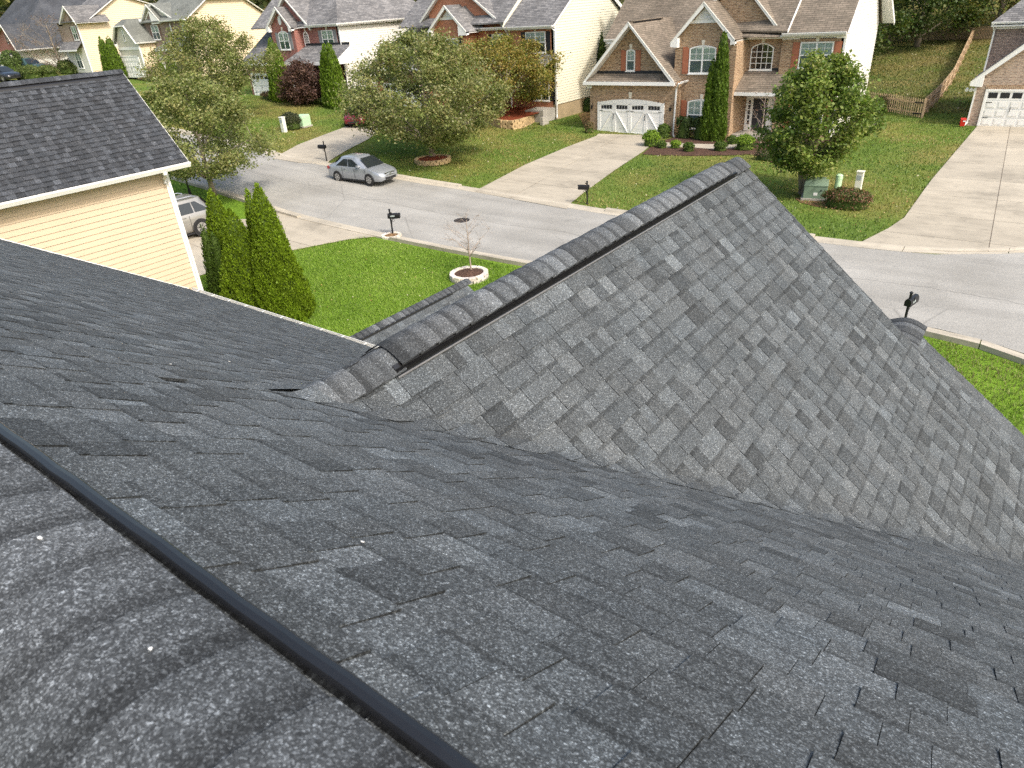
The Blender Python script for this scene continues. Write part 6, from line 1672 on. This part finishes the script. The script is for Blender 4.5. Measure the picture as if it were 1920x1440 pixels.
grass('far_grass', 9000, (-62, -29, 8, 19.3), [near_drive], .09, .02, FG[:3], 105, 'dark verge grass round the lamp post')
def litter(n, box, excl, seed, keep=None, size=.07, centre=None):
    r = np.random.default_rng(seed); x = r.uniform(box[0], box[1], n); y = r.uniform(box[2], box[3], n)
    if centre is not None:
        k = r.integers(0, len(centre), n); x = np.array([c[0] for c in centre])[k] + r.normal(0, 3, n); y = np.array([c[1] for c in centre])[k] + r.normal(0, 3, n)
    ok = np.ones(n, bool)
    for e in excl: ok &= ~inpoly(x, y, e)
    if keep is not None: ok &= keep(x, y)
    x, y = x[ok], y[ok]; n = len(x)
    c = np.stack([x, y, zt(x, y) + r.uniform(.05, .10, n)], 1)
    nn = nrmz(r.normal(0, .5, (n, 3)) + np.array([0, 0, 1])); t = nrmz(np.cross(nn, r.normal(0, 1, (n, 3))))
    cl = np.array([(.50, .40, .2), (.42, .25, .1), (.62, .56, .42), (.34, .2, .1)])[r.choice(4, n, p=[.35, .25, .25, .15])] * r.uniform(.7, 1.2, (n, 1))
    return quads(c, t, np.cross(nn, t), r.uniform(.7, 1.4, n) * size, r.uniform(.5, 1, n) * size), cl
ex_ = [td, rd_, rdh, bed] + houses
ls = [litter(900, (-46, -1, 27, 52), ex_, 110, fk_, .085), litter(700, (0, 1, 0, 1), ex_, 111, fk_, .085, [(-29.5, 33), (-33, 42), (-8, 33), (-27, 38)]), litter(700, (-17, -2, 56, 88), houses, 112, None, .11),
      litter(160, (-22, -11, 12, 19), [near_drive], 113, lambda x, y: y < 18.6, .05)]
fastmesh('fallen_leaves', np.concatenate([a for a, b in ls]), 4, np.concatenate([b for a, b in ls]), M['leaf'], kind='stuff', label='dry leaves scattered over the lawns')

# ------------------------------------------------------------------ block rings, walls, fence
def block_mesh(name, sx, sy, sz, m, ch=.12):
    mm = MB(); a, b, c = sx / 2, sy / 2, sz
    r0 = [(-a, -b), (a, -b), (a, b), (-a, b)]; k = 1 - ch
    lo = [(x, y, 0) for x, y in r0]; md = [(x, y, c * .82) for x, y in r0]; tp = [(x * k, y * k, c) for x, y in r0]
    mm.loft([lo, md, tp], closed=True)
    return mm.mesh(name, m)
def ring(nm, lb, cat, c, R, courses, n, sx, sy, sz, m, soil, fill=True):
    root = thing(nm, c, lb, cat); me = block_mesh('block', sx, sy, sz, M[m])
    for k in range(courses):
        for i in range(n):
            a = 2 * math.pi * (i + .5 * (k % 2)) / n; v = random.uniform(.78, 1.12)
            inst('block', me, root, (c[0] + R * math.cos(a), c[1] + R * math.sin(a), c[2] + k * sz + .0), (0, 0, a + math.pi / 2 + random.uniform(-.04, .04)), colr=(v, v * random.uniform(.96, 1.02), v * random.uniform(.9, 1.02)))
    if fill:
        f = MB(); pts = [(c[0] + (R - sy * .3) * math.cos(t), c[1] + (R - sy * .3) * math.sin(t), c[2] + courses * sz - .05) for t in np.linspace(0, 2 * math.pi, 18, endpoint=False)]
        o = len(f.v); f.v += pts + [(c[0], c[1], c[2] + courses * sz + .05)]; f.f += [(i, (i + 1) % 18, 18) for i in range(18)]; f.c += [1.0] * 18
        f.build('mulch', M[soil], root)
    return root
c = g(812, 304); ring('tree_ring', 'low ring of tan wall blocks filled with red mulch round the lawn tree', 'planter', c, 1.0, 2, 20, .30, .2, .13, 'block_tan', 'mulch_red')
c = g(880, 521); ring('planter_ring', 'whitewashed block ring with dark mulch round the bare young tree', 'planter', c, .60, 2, 14, .26, .17, .11, 'block_white', 'mulch')
c = g(734, 444); ring('mailbox_ring', 'small white block ring round the mailbox post by the near lawn', 'planter', c, .36, 1, 12, .18, .14, .1, 'block_white', 'soil')
# curved retaining wall below the orange brick house
rw_px = [(900, 227), (918, 233), (940, 240), (960, 243), (978, 240), (995, 232), (1010, 222), (1021, 213), (1030, 207)]
rw = [T(*p) for p in rw_px]
rwt = thing('retaining_wall', (rw[3][0], rw[3][1], .5), 'curved low retaining wall of tan blocks holding the red mulch bed', 'retaining wall')
me = block_mesh('block', .40, .25, .17, M['block_tan'], .06)
seg = []; 
for (xa, ya), (xb, yb_) in zip(rw[:-1], rw[1:]):
    L = math.hypot(xb - xa, yb_ - ya)
    for k in range(max(1, int(L / .41))):
        t = (k + .5) / max(1, int(L / .41)); seg.append((xa + (xb - xa) * t, ya + (yb_ - ya) * t, math.atan2(yb_ - ya, xb - xa)))
zt_wall = float(zt(rw[3][0], rw[3][1])) + .62
for k in range(4):
    for x, y, a in seg:
        v = random.uniform(.8, 1.12); inst('block', me, rwt, (x + random.uniform(-.01, .01) + (.2 * math.cos(a) if k % 2 else 0), y + (.2 * math.sin(a) if k % 2 else 0), zt_wall - .68 + k * .17), (0, 0, a + random.uniform(-.03, .03)), colr=(v, v * .98, v * .95))
mp_ = [(x, y) for x, y in rw] + [(-30.6, 46), (-38.6, 46), (-38.6, 44.5)]
bmu = MB(); bmu.add([(x, y, zt_wall - .03 + max(0, (y - 43)) * .06) for x, y in mp_], [tuple(range(len(mp_)))]); bmu.build('mulch_bed', M['mulch_red'], kind='structure', label='red mulch bed behind the curved block wall')
# picket fence and gate
fen = thing('picket_fence', (-7.2, 62, 0), 'weathered cedar picket fence running back beside the brown brick house', 'fence')
def picket_mesh(h, wd=.09): 
    return MB().slab([(-wd / 2, 0, 0), (wd / 2, 0, 0), (wd / 2, 0, h - .08), (wd * .28, 0, h), (-wd * .28, 0, h), (-wd / 2, 0, h - .08)], (0, .02, 0)).mesh('picket', M['picket'])
pk = picket_mesh(1.15)
fl = [(-7.0, 54.9), (-7.15, 62), (-7.3, 70), (-7.75, 78), (-8.3, 88)]
cum = []; 
def fpt(s):
    y = 54.9 + s; return float(np.interp(y, [p[1] for p in fl], [p[0] for p in fl])), y
s = 0; kk = 0
while s < 33:
    x, y = fpt(s); v = random.uniform(.75, 1.15); inst('picket', pk, fen, (x, y, float(zt(x, y)) + .05), (0, 0, math.pi / 2 + .02), colr=(v, v, v)); s += .125; kk += 1
rl = MB(); pm = block_mesh('post', .1, .1, 1.2, M['picket'])
for s in np.arange(0, 33, 2.4):
    x, y = fpt(s); x2, y2 = fpt(s + 2.4); inst('post', pm, fen, (x + .07, y, float(zt(x, y))), (0, 0, 0))
    for h in (.35, .9): rl.bar((x + .05, y, float(zt(x, y)) + h), (x2 + .05, y2, float(zt(x2, y2)) + h), .04, .08)
rl.build('rail', M['picket'], fen)
gt = thing('picket_gate', (-8.4, 55.3, 0), 'cedar picket gate with black hinges between the white wall and the side fence', 'gate')
ga_, gb_ = T(1665, 211), T(1722, 222)
ang = math.atan2(gb_[1] - ga_[1], gb_[0] - ga_[0]); Lg = math.hypot(gb_[0] - ga_[0], gb_[1] - ga_[1])
for i in range(15):
    t = i / 14; v = random.uniform(.85, 1.15); inst('picket', pk, gt, (ga_[0] + (gb_[0] - ga_[0]) * t, ga_[1] + (gb_[1] - ga_[1]) * t, .06), (0, 0, ang), colr=(v, v, v))
rl = MB()
for h in (.3, .92): rl.bar((ga_[0], ga_[1] + .05, h), (gb_[0], gb_[1] + .05, h), .04, .09)
rl.build('rail', M['picket'], gt)
for h in (.3, .98): MB().bar((gb_[0] - .42, gb_[1] - .03 + .06, h), (gb_[0] + .1, gb_[1] - .03, h), .02, .09).build('hinge', M['black'], gt)
MB().bar((ga_[0] + .02, ga_[1] - .03, .5), (ga_[0] + .25, ga_[1] - .03, .5), .02, .06).build('latch', M['black'], gt)
f2 = thing('picket_fence', (-10.5, 58, 0), 'short run of cedar pickets between white wall and gate', 'fence')
for i in range(14):
    t = i / 14; x = -11.3 + (ga_[0] + 11.3) * t; y = 58.2 + (ga_[1] - 58.2) * t; v = random.uniform(.8, 1.1)
    inst('picket', pk, f2, (x, y, .05), (0, 0, ang - .3), colr=(v, v, v))
rl = MB(); rl.bar((-11.3, 58.25, .85), (ga_[0], ga_[1] + .05, .9), .04, .09); rl.build('rail', M['picket'], f2)
f3 = thing('picket_fence', (-13, 88, 2), 'picket fence coloured dark as if in shade at the back of the lawn', 'fence')
for i in range(90):
    x = -17.5 + i * .13; inst('picket', pk, f3, (x, 88, float(zt(x, 88)) + .05), (0, 0, 0), colr=(.6, .6, .6))  # tree shade put into the picket colour, same cedar dimmed
rl = MB(); rl.bar((-17.5, 88.04, float(zt(0, 88)) + .9), (-6, 88.04, float(zt(0, 88)) + .9), .04, .09); rl.build('rail', M['picket'], f3)

# ------------------------------------------------------------------ mailboxes, lamps, utility boxes, bins
def mailbox(lb, base, H, ang, scroll=True):
    root = thing('mailbox', base, lb, 'mailbox', 'black mailboxes along the street', rz=ang)
    # local frame: box sticks out along +x
    def bld(mb_, nm, m='black', par=None, **k): return mb_.build(nm, M[m], par or root, **k)
    p = MB(); p.tube([(0, 0, 0), (0, 0, H)], .035, 8); p.tube([(0, 0, H), (0, 0, H + .05), (0, 0, H + .09)], [.03, .05, .005], 8); p.tube([(0, 0, 0), (0, 0, .06)], [.07, .05], 8)
    bld(p, 'post')
    b = MB(); z = H * .70; n = 8
    rings = []
    for x in (-.10, .42):
        rings.append([(x, -.085, z), (x, .085, z)] + [(x, .085 * math.cos(t), z + .12 + .085 * math.sin(t)) for t in np.linspace(0, math.pi, n)])
    b.loft(rings, closed=True); box = bld(b, 'box', fix=True)
    f = MB(); f.bar((.05, -.095, z + .12), (.05, -.095, z + .26), .008, .02); f.box(.03, .11, -.1, -.092, z + .22, z + .27); bld(f, 'flag', 'black', box)
    q = MB(); q.box(.02, .2, -.089, -.086, z + .07, z + .13); bld(q, 'number_plate', 'screen', box)
    d = MB(); d.tube([(.42, 0, z + .17), (.445, 0, z + .17)], .02, 6); bld(d, 'door_knob', 'black', box)
    a = MB(); a.bar((-.06, 0, z - .015), (.4, 0, z - .015), .03, .03)
    if scroll:
        a.tube([(.03 + .13 * (1 - math.cos(t)) * .9, 0, z - .28 + .26 * math.sin(t)) for t in np.linspace(0, math.pi / 2, 7)], .011, 5)
        a.tube([(.10 + .06 * math.cos(t), 0, z - .10 + .06 * math.sin(t)) for t in np.linspace(0, 6.28, 11)], .009, 5)
    bld(a, 'bracket')
    return root
mailbox('black mailbox on a post in the white block ring on the near lawn', G3(737, 441, 0), 1.06, math.radians(35))
mailbox('black mailbox at the kerb beside the tan driveway', G3(1101, 383, 0), 1.0, math.radians(200))
mailbox('black mailbox at the mouth of the red car driveway', G3(613, 303, 0), 1.12, math.radians(195))
mailbox('black mailbox seen end on above the grey ridge cap', (-1.79, 19.45, 0), 1.06, math.radians(78))
def lamp_post(lb, base, H):
    root = thing('lamp_post', base, lb, 'lamp post', 'black lantern lamp posts')
    x, y, z = base
    p = MB(); p.tube([(x, y, z), (x, y, z + .4)], [.09, .06], 10); p.tube([(x, y, z + .4), (x, y, z + H - .5)], .045, 8); p.bar((x - .25, y, z + H - .75), (x + .25, y, z + H - .75), .025); p.build('post', M['black'], root)
    l = MB(); l.loft([[(x + r_ * math.cos(t), y + r_ * math.sin(t), z + H - .5 + h) for t in np.linspace(0, 6.283, 6, endpoint=False)] for r_, h in ((.08, 0), (.16, .34))], closed=True); l.build('lantern', M['lantern'], root, fix=True)
    c_ = MB(); c_.loft([[(x + r_ * math.cos(t), y + r_ * math.sin(t), z + H - .5 + h) for t in np.linspace(0, 6.283, 6, endpoint=False)] for r_, h in ((.21, .34), (.17, .40), (.03, .56))], closed=True); c_.build('lantern_cap', M['black'], root, fix=True)
    for t in np.linspace(0, 6.283, 6, endpoint=False): MB().bar((x + .085 * math.cos(t), y + .085 * math.sin(t), z + H - .5), (x + .165 * math.cos(t), y + .165 * math.sin(t), z + H - .16), .015).build('lantern_bar', M['black'], root)
b = g(358, 369); lamp_post('black lantern lamp post beside the gutter of the cream siding house', b, P(335, 258, b[1])[1] - b[2])
b = g(35, 141); lamp_post('black lantern lamp post before the round green shrub far left', b, P(26, 100, b[1])[1] - b[2])
def utility(nm, lb, base, sx, sy, h, m, rz, pad=True, label_plate=True):
    root = thing(nm, base, lb, 'utility box', rz=rz)
    b = MB(); a, c = sx / 2, sy / 2
    b.loft([[(-a, -c, .1), (a, -c, .1), (a, c, .1), (-a, c, .1)], [(-a, -c, h * .78), (a, -c, h * .78), (a, c, h * .86), (-a, c, h * .86)], [(-a * .98, -c * .80, h * .97), (a * .98, -c * .80, h * .97), (a * .98, c * .97, h), (-a * .98, c * .97, h)]], closed=True)
    bx = b.build('cabinet', M[m], root, fix=True, bevel=.015)
    l = MB(); l.box(-a * 1.02, a * 1.02, -c * 1.04, c * 1.02, h * .74, h * .785); l.build('lid_lip', M[m], root)
    if label_plate: MB().box(-.06, .10, -c - .008, -c + .01, h * .28, h * .42).build('sticker', M['stickerw'], root)
    MB().tube([(a * .5, -c - .01, h * .55), (a * .5, -c - .05, h * .55)], .03, 6).build('lock', M['black'], root)
    if pad: MB().box(-a * 1.15, a * 1.15, -c * 1.18, c * 1.15, 0, .1).build('pad', M['pad'], root)
b = G3(1527, 372); utility('transformer_box', 'olive green transformer box on a pad beside the maple trunk', b, .95, .85, .85, 'util_green', math.radians(12))
b = G3(569, 238); utility('transformer_box', 'pale green transformer box on the lawn left of the red car', b, .85, .85, .85, 'util_pale', math.radians(10))
def post_box(nm, lb, base, r_, h, m, square):
    root = thing(nm, base, lb, 'utility post')
    x, y, z = base
    if square:
        MB().box(x - r_, x + r_, y - r_ * .8, y + r_ * .8, z, z + h * .94).build('body', M[m], root, bevel=.012)
        MB().box(x - r_ * 1.12, x + r_ * 1.12, y - r_, y + r_, z + h * .94, z + h).build('cap', M[m], root, bevel=.012)
        MB().box(x - r_ * .6, x + r_ * .6, y - r_ * .8 - .012, y - r_ * .8 + .01, z + h * .62, z + h * .82).build('label_panel', M['screen'], root)
    else:
        MB().tube([(x, y, z), (x, y, z + h * .8)], r_, 14).build('body', M[m], root, smooth=False)
        MB().tube([(x, y, z + h * .78), (x, y, z + h * .95), (x, y, z + h)], [r_ * 1.08, r_ * 1.06, r_ * .6], 14).build('cap', M[m], root)
post_box('cable_pedestal', 'pale green round cable pedestal behind the reddish shrub', (-6.85, 32.9, 0), .14, .95, 'util_pale', False)
post_box('cable_pedestal', 'white square cable pedestal behind the reddish shrub', (-6.15, 33.6, 0), .14, 1.0, 'util_white', True)
b = G3(534, 248); post_box('cable_pedestal', 'white cable pedestal left of the pale green transformer', b, .17, 1.05, 'util_white', True)
def bin_(lb, base, m, rz, s=1.0):
    root = thing('wheelie_bin', base, lb, 'bin', rz=rz)
    MB().loft([[(-.26 * s, -.3 * s, .05), (.26 * s, -.3 * s, .05), (.26 * s, .3 * s, .05), (-.26 * s, .3 * s, .05)], [(-.32 * s, -.38 * s, 1.0 * s), (.32 * s, -.38 * s, 1.0 * s), (.32 * s, .38 * s, 1.0 * s), (-.32 * s, .38 * s, 1.0 * s)]], closed=True).build('bin_body', M[m], root, fix=True)
    MB().loft([[(-.34 * s, -.42 * s, 1.0 * s), (.34 * s, -.42 * s, 1.0 * s), (.34 * s, .42 * s, 1.0 * s), (-.34 * s, .42 * s, 1.0 * s)], [(-.30 * s, -.36 * s, 1.1 * s), (.30 * s, -.36 * s, 1.1 * s), (.30 * s, .40 * s, 1.12 * s), (-.30 * s, .40 * s, 1.12 * s)]], closed=True).build('bin_lid', M[m], root, fix=True)
    for sx in (-.3, .3): MB().tube([(sx * s - .03, .36 * s, .12), (sx * s + .03, .36 * s, .12)], .12 * s, 10).build('wheel', M['tyre'], root)
    MB().box(-.02, .14, -.38 * s - .01, -.37 * s + .01, .72 * s, .86 * s).build('sticker', M['stickerw'], root)
b = G3(242, 147); bin_('brown wheeled bin before the white garage of the greige house', b, 'bin_brown', .5, 1.7)
bin_('red topped small bin at the downspout of the brown brick house', (-4.3, 52.1, 0), 'bin_red', .2, .45)
bin_('black wheeled bin at the corner shrub of the white wall', (-10.6, 54.6, 0), 'bin_black', .4, .95)
# manhole
b = G3(866, 414, .024)
mh = thing('manhole_cover', b, 'round dark iron manhole cover in the asphalt', 'manhole cover')
MB().tube([b, (b[0], b[1], b[2] + .012)], .36, 24).build('frame_ring', M['black'], mh)
mm = MB(); mm.tube([(b[0], b[1], b[2] + .012), (b[0], b[1], b[2] + .02)], .31, 24); mm.build('cover', plain('cast iron', (.06, .05, .05), .6, .3, 20), mh)
for i in range(-3, 4): MB().box(b[0] - .25 + abs(i) * .03, b[0] + .25 - abs(i) * .03, b[1] + i * .075 - .012, b[1] + i * .075 + .012, b[2] + .02, b[2] + .028).build('rib', M['black'], mh)

# ------------------------------------------------------------------ vehicles (local frame: +x is the nose, origin on the ground at mid length)
def car(name, label, cat, loc, rz, m, kind='sedan', s=1.0, group=None):
    root = thing(name, loc, label, cat, group, rz=rz if rz else 1e-6)
    root.scale = (s, s, s)
    L = {'sedan': 4.37, 'suv': 4.68, 'pickup': 5.4}[kind]; h0 = L / 2
    st = {'sedan': [(0, .66, .38, .66, .80), (.08, .76, .28, .84, .96), (.3, .82, .24, .92, 1.02), (.9, .85, .20, .95, 1.00), (1.5, .86, .18, .93, .95), (2.9, .86, .18, .91, .93), (3.25, .86, .18, .89, .95), (3.7, .84, .19, .80, .88), (4.05, .80, .20, .70, .78), (4.25, .72, .22, .60, .67), (4.37, .56, .30, .48, .55)],
          'suv': [(0, .78, .40, .90, 1.05), (.08, .86, .32, 1.05, 1.10), (.5, .92, .28, 1.08, 1.10), (1.5, .94, .25, 1.07, 1.08), (3.2, .94, .25, 1.04, 1.08), (3.55, .93, .25, 1.02, 1.07), (4.1, .90, .27, .95, 1.02), (4.5, .82, .30, .84, .90), (4.68, .66, .38, .66, .72)],
          'pickup': [(0, .88, .48, .98, .98), (.05, .92, .42, 1.05, 1.06), (1.5, .94, .38, 1.05, 1.06), (1.6, .94, .38, 1.05, 1.07), (3.4, .94, .38, 1.05, 1.08), (3.6, .94, .38, 1.04, 1.10), (4.6, .92, .38, 1.0, 1.06), (5.2, .86, .42, .92, .96), (5.4, .74, .5, .72, .75)]}[kind]
    rings = []
    for x, w_, zb, zs, zt__ in st:
        x -= h0
        hf = [(x, -w_ * .90, zb), (x, -w_ * .985, zb + .10), (x, -w_, zb + (zs - zb) * .55), (x, -w_ * .975, zs - .06), (x, -w_ * .93, zs), (x, -w_ * .55, zs + (zt__ - zs) * .75), (x, 0, zt__)]
        rings.append(hf + [(a, -b_, c_) for a, b_, c_ in reversed(hf[:-1])])
    body = MB().loft(rings, closed=True).build('body', M[m], root, smooth=True, fix=True)
    es = body.modifiers.new('edge', 'EDGE_SPLIT'); es.split_angle = math.radians(38)
    # glasshouse: base outline, roof outline
    gh = {'sedan': ((.42, .95, 1.12, 2.45, 3.42), .92, 1.30, 1.455, .80, .58), 'suv': ((.12, .25, .5, 2.6, 3.62), 1.05, 1.50, 1.68, .88, .68), 'pickup': ((1.62, 1.7, 1.95, 2.9, 3.65), 1.05, 1.52, 1.72, .88, .66)}[kind]
    (xb0, xr1, xr0, xf0, xf1), zb, zm, zt__, wb, wr = gh
    def sec(f, dz=0):
        pass
    lev = [(zb - .06, xb0, xf1, wb + .02), (zb + (zm - zb) * .5, xb0 + (xr0 - xb0) * .46, xf1 - (xf1 - xf0) * .47, wb - (wb - wr) * .36), (zm, xb0 + (xr0 - xb0) * .86, xf1 - (xf1 - xf0) * .86, wb - (wb - wr) * .80), (zt__ - .045, xr0, xf0, wr), (zt__, xr0 + .25, xf0 - .28, wr * .72)]
    def outline(z, x0, x1, w_):
        x0 -= h0; x1 -= h0; b_ = .12 * (x1 - x0) / 2.4
        return [(x0, -w_ * .72, z), (x0 + b_, -w_ * .93, z), (x0 + b_ * 2.6, -w_, z), (x1 - b_ * 2.8, -w_, z), (x1 - b_ * .9, -w_ * .90, z), (x1, -w_ * .55, z), (x1 + .03, 0, z), (x1, w_ * .55, z), (x1 - b_ * .9, w_ * .90, z), (x1 - b_ * 2.8, w_, z), (x0 + b_ * 2.6, w_, z), (x0 + b_, w_ * .93, z), (x0, w_ * .72, z)]
    cab = MB().loft([outline(*l) for l in lev], closed=True).build('roof', M[m], root, smooth=True, fix=True)
    es = cab.modifiers.new('edge', 'EDGE_SPLIT'); es.split_angle = math.radians(35)
    # glass panels follow the cab, a little proud of it
    def on(z, fx, side):
        t = (z - zb) / (zm - zb)
        x0 = xb0 + (xr0 - xb0) * (.05 + .81 * t); x1 = xf1 - (xf1 - xf0) * (.05 + .81 * t); w_ = wb - (wb - wr) * (.02 + .76 * t)
        return x0 + (x1 - x0) * fx - h0, side * (w_ + .012), z
    zl, zh = zb + .02, zm + .015
    spl = {'sedan': [(.13, .47), (.49, .84)], 'suv': [(.06, .26), (.28, .58), (.60, .88)], 'pickup': [(.08, .44), (.47, .82)]}[kind]
    for sd in (-1, 1):
        for k, (a, b_) in enumerate(spl):
            last = k == len(spl) - 1; first = k == 0
            pts = [on(zl, a, sd), on(zl, b_, sd), on(zh, b_ - (.14 if last else 0), sd), on(zh, a + (.12 if first else 0), sd)]
            w_ = MB(); o = [(p[0], p[1] + sd * .004, p[2]) for p in pts]; w_.add(o, [(0, 1, 2, 3) if sd < 0 else (3, 2, 1, 0)]); w_.build('side_window', M['car_glass'], root)
        MB().loft([[(xx, sd * yy, zz) for yy, zz in ((wb * .93, zb + .02), (wb * 1.16, zb + .03), (wb * 1.18, zb + .15), (wb * .98, zb + .14))] for xx in (xf1 - h0 - .78, xf1 - h0 - .62)], closed=True).build('wing_mirror', M[m], root, fix=True)
    def ws(x_lo, x_hi, zl_, zh_, wl_, wh, out, nm):
        n_ = MB(); n_.add([(x_lo - h0, -wl_, zl_), (x_lo - h0 + out * .04, 0, zl_), (x_lo - h0, wl_, zl_), (x_hi - h0, wh, zh_), (x_hi - h0 + out * .03, 0, zh_), (x_hi - h0, -wh, zh_)], [(0, 1, 4, 5), (1, 2, 3, 4)]); n_.build(nm, M['car_glass'], root, fix=False)
    if kind == 'sedan':
        ws(3.33 + .03, 2.60 + .06, .955, 1.385, .66, .52, 1, 'windscreen'); ws(.56, 1.03, 1.03, 1.385, .62, .50, -1, 'rear_window')
    elif kind == 'suv':
        ws(3.56 + .03, 2.78 + .06, 1.10, 1.58, .74, .60, 1, 'windscreen'); ws(.13, .42, 1.12, 1.56, .7, .58, -1, 'rear_window')
    else:
        ws(3.60 + .03, 3.02 + .05, 1.10, 1.60, .74, .60, 1, 'windscreen'); ws(1.63, 1.86, 1.12, 1.58, .7, .56, -1, 'rear_window')
        MB().box(.08 - h0, 1.55 - h0, -.78, .78, 1.045, 1.075).build('cargo_bed', M['dark'], root)
    # wheels
    wr_ = {'sedan': .305, 'suv': .36, 'pickup': .37}[kind]; wx = {'sedan': (.90, 3.47), 'suv': (.95, 3.65), 'pickup': (1.15, 4.35)}[kind]; wy = st[4][1] - .10
    for x in wx:
        for sd in (-1, 1):
            a = MB(); a.tube([(x - h0, sd * (wy + .112), wr_), (x - h0, sd * (wy + .104), wr_)], wr_ * 1.14, 18); a.build('wheel_arch', M['dark'], root)
            t = MB(); t.tube([(x - h0, sd * (wy - .1), wr_), (x - h0, sd * (wy - .07), wr_), (x - h0, sd * (wy + .10), wr_), (x - h0, sd * (wy + .125), wr_)], [wr_ * .93, wr_, wr_, wr_ * .93], 20)
            wh = t.build('wheel', M['tyre'], root)
            r2 = MB(); r2.tube([(x - h0, sd * (wy + .10), wr_), (x - h0, sd * (wy + .130), wr_)], wr_ * .66, 18); r2.tube([(x - h0, sd * (wy + .13), wr_), (x - h0, sd * (wy + .14), wr_)], wr_ * .14, 8)
            rm = r2.build('rim', M['rim'], wh)
            sp = MB()
            for k in range(7):
                an = k * 2 * math.pi / 7 + .22; sp.bar((x - h0 + wr_ * .22 * math.cos(an), sd * (wy + .133), wr_ + wr_ * .22 * math.sin(an)), (x - h0 + wr_ * .6 * math.cos(an), sd * (wy + .133), wr_ + wr_ * .6 * math.sin(an)), .03, .012, up=(0, 1, 0))
            sp.build('spoke_gaps', M['dark'], wh)
    # lights, grille, plate, handles, sills
    f = h0; w_ = st[-3][1]
    zl_ = {'sedan': .62, 'suv': .82, 'pickup': .86}[kind]
    for sd in (-1, 1):
        MB().loft([[(f - .52, sd * w_ * .985, zl_ + .11), (f - .30, sd * w_ * .90, zl_ + .06), (f - .15, sd * w_ * .70, zl_ + .0)], [(f - .46, sd * w_ * 1.0, zl_ + .00), (f - .24, sd * w_ * .93, zl_ - .05), (f - .10, sd * w_ * .72, zl_ - .08)]], caps=False).build('headlight', M['lamp_clear'], root)
        MB().loft([[(-h0 + .00, sd * st[1][1] * .62, zl_ + .24), (-h0 + .05, sd * st[1][1] * 1.0, zl_ + .24), (-h0 + .36, sd * st[2][1] * 1.02, zl_ + .24)], [(-h0 - .02, sd * st[1][1] * .66, zl_ + .06), (-h0 + .03, sd * st[1][1] * 1.02, zl_ + .08), (-h0 + .26, sd * st[2][1] * 1.025, zl_ + .10)]], caps=False).build('taillight', M['lamp_red'], root)
        for hx in ((1.52, 2.55) if kind != 'pickup' else (2.2, 2.9)): MB().bar((hx - h0, sd * (st[4][1] + .004), st[4][3] - .10), (hx - h0 + .17, sd * (st[4][1] + .004), st[4][3] - .10), .025, .03).build('door_handle', M[m], root)
        for hx in ((1.38, 2.36, 3.22) if kind != 'pickup' else (1.6, 2.1, 3.3)): MB().box(hx - h0 - .005, hx - h0 + .005, sd * (st[4][1]) - .006, sd * st[4][1] + .006, .30, st[4][3] - .05).build('door_gap', M['dark'], root)
        MB().bar((1.2 - h0, sd * st[4][1] * .965, .20), (3.1 - h0, sd * st[4][1] * .965, .20), .04, .07).build('sill', M['dark'], root)
        if kind == 'suv': MB().tube([(.7 - h0, sd * .58, 1.67), (.9 - h0, sd * .60, 1.735), (2.5 - h0, sd * .60, 1.735), (2.7 - h0, sd * .58, 1.67)], .022, 6).build('roof_rail', M['chrome'], root)
        if kind == 'sedan': MB().tube([(f - .12, sd * .60, .36), (f - .07, sd * .60, .36)], .055, 10).build('fog_light', M['lamp_clear'], root)
    MB().loft([[(f - .075, y, zl_ + .01) for y in (-.40, 0, .40)], [(f + .012, y, zl_ - .13) for y in (-.34, 0, .34)]], caps=False).build('grille', M['dark'], root)
    MB().bar((f - .05, -.42, zl_ + .015), (f - .05, .42, zl_ + .015), .02, .02).build('grille_trim', M['chrome'], root)
    MB().box(f - .02, f + .02, -.08, .08, zl_ - .075, zl_ - .035).build('badge', M['chrome'], root)
    MB().loft([[(f + .010, y, zl_ - .21) for y in (-.46, 0, .46)], [(f + .006, y, zl_ - .33) for y in (-.42, 0, .42)]], caps=False).build('lower_grille', M['dark'], root)
    MB().box(-h0 - .012, -h0 + .03, -.26, .26, zl_ + .02, zl_ + .13).build('number_plate', M['stickerw'], root)
    return root
ax, ay = -29.55, 25.35
car('parked_car', 'silver sedan parked at the far kerb before the lawn tree', 'car', (ax, ay, float(zt(ax, ay)) + .025), math.radians(3), 'silver', 'sedan', .93)
rc = G3(672, 228)
car('parked_car', 'dark red sedan half hidden by the lawn tree on the pale driveway', 'car', (-41.9, 36.6, float(zt(-41.9, 36.6)) + .05), math.radians(-56), 'red', 'sedan', 1.0)
car('parked_car', 'champagne grey suv with roof rails in the driveway behind the arborvitae', 'car', (-29.35, 13.6, float(zt(-29.35, 13.6)) + .05), math.radians(-92), 'champagne', 'suv', .95)
for (u, v, rz, m, kd, lb, nm) in ((62, 138, 12, 'green', 'pickup', 'dark green pickup truck beyond the hedge far left', 'pickup_truck'), (10, 152, 10, 'navy', 'sedan', 'black car with pale rim at the left edge of the picture', 'parked_car'), (6, 130, 8, 'navy', 'suv', 'black car behind the others in the far left driveway', 'parked_car')):
    b = g(u, v); car(nm, lb, 'pickup' if kd == 'pickup' else 'car', (b[0], b[1], b[2]), math.radians(rz), m, kd, 1.15)

# ------------------------------------------------------------------ every mesh carries a 'tint' face colour
for me in bpy.data.meshes:
    if 'tint' not in me.attributes and len(me.polygons):
        at = me.attributes.new('tint', 'FLOAT_COLOR', 'FACE')
        at.data.foreach_set('color', np.ones(len(me.polygons) * 4, np.float32))
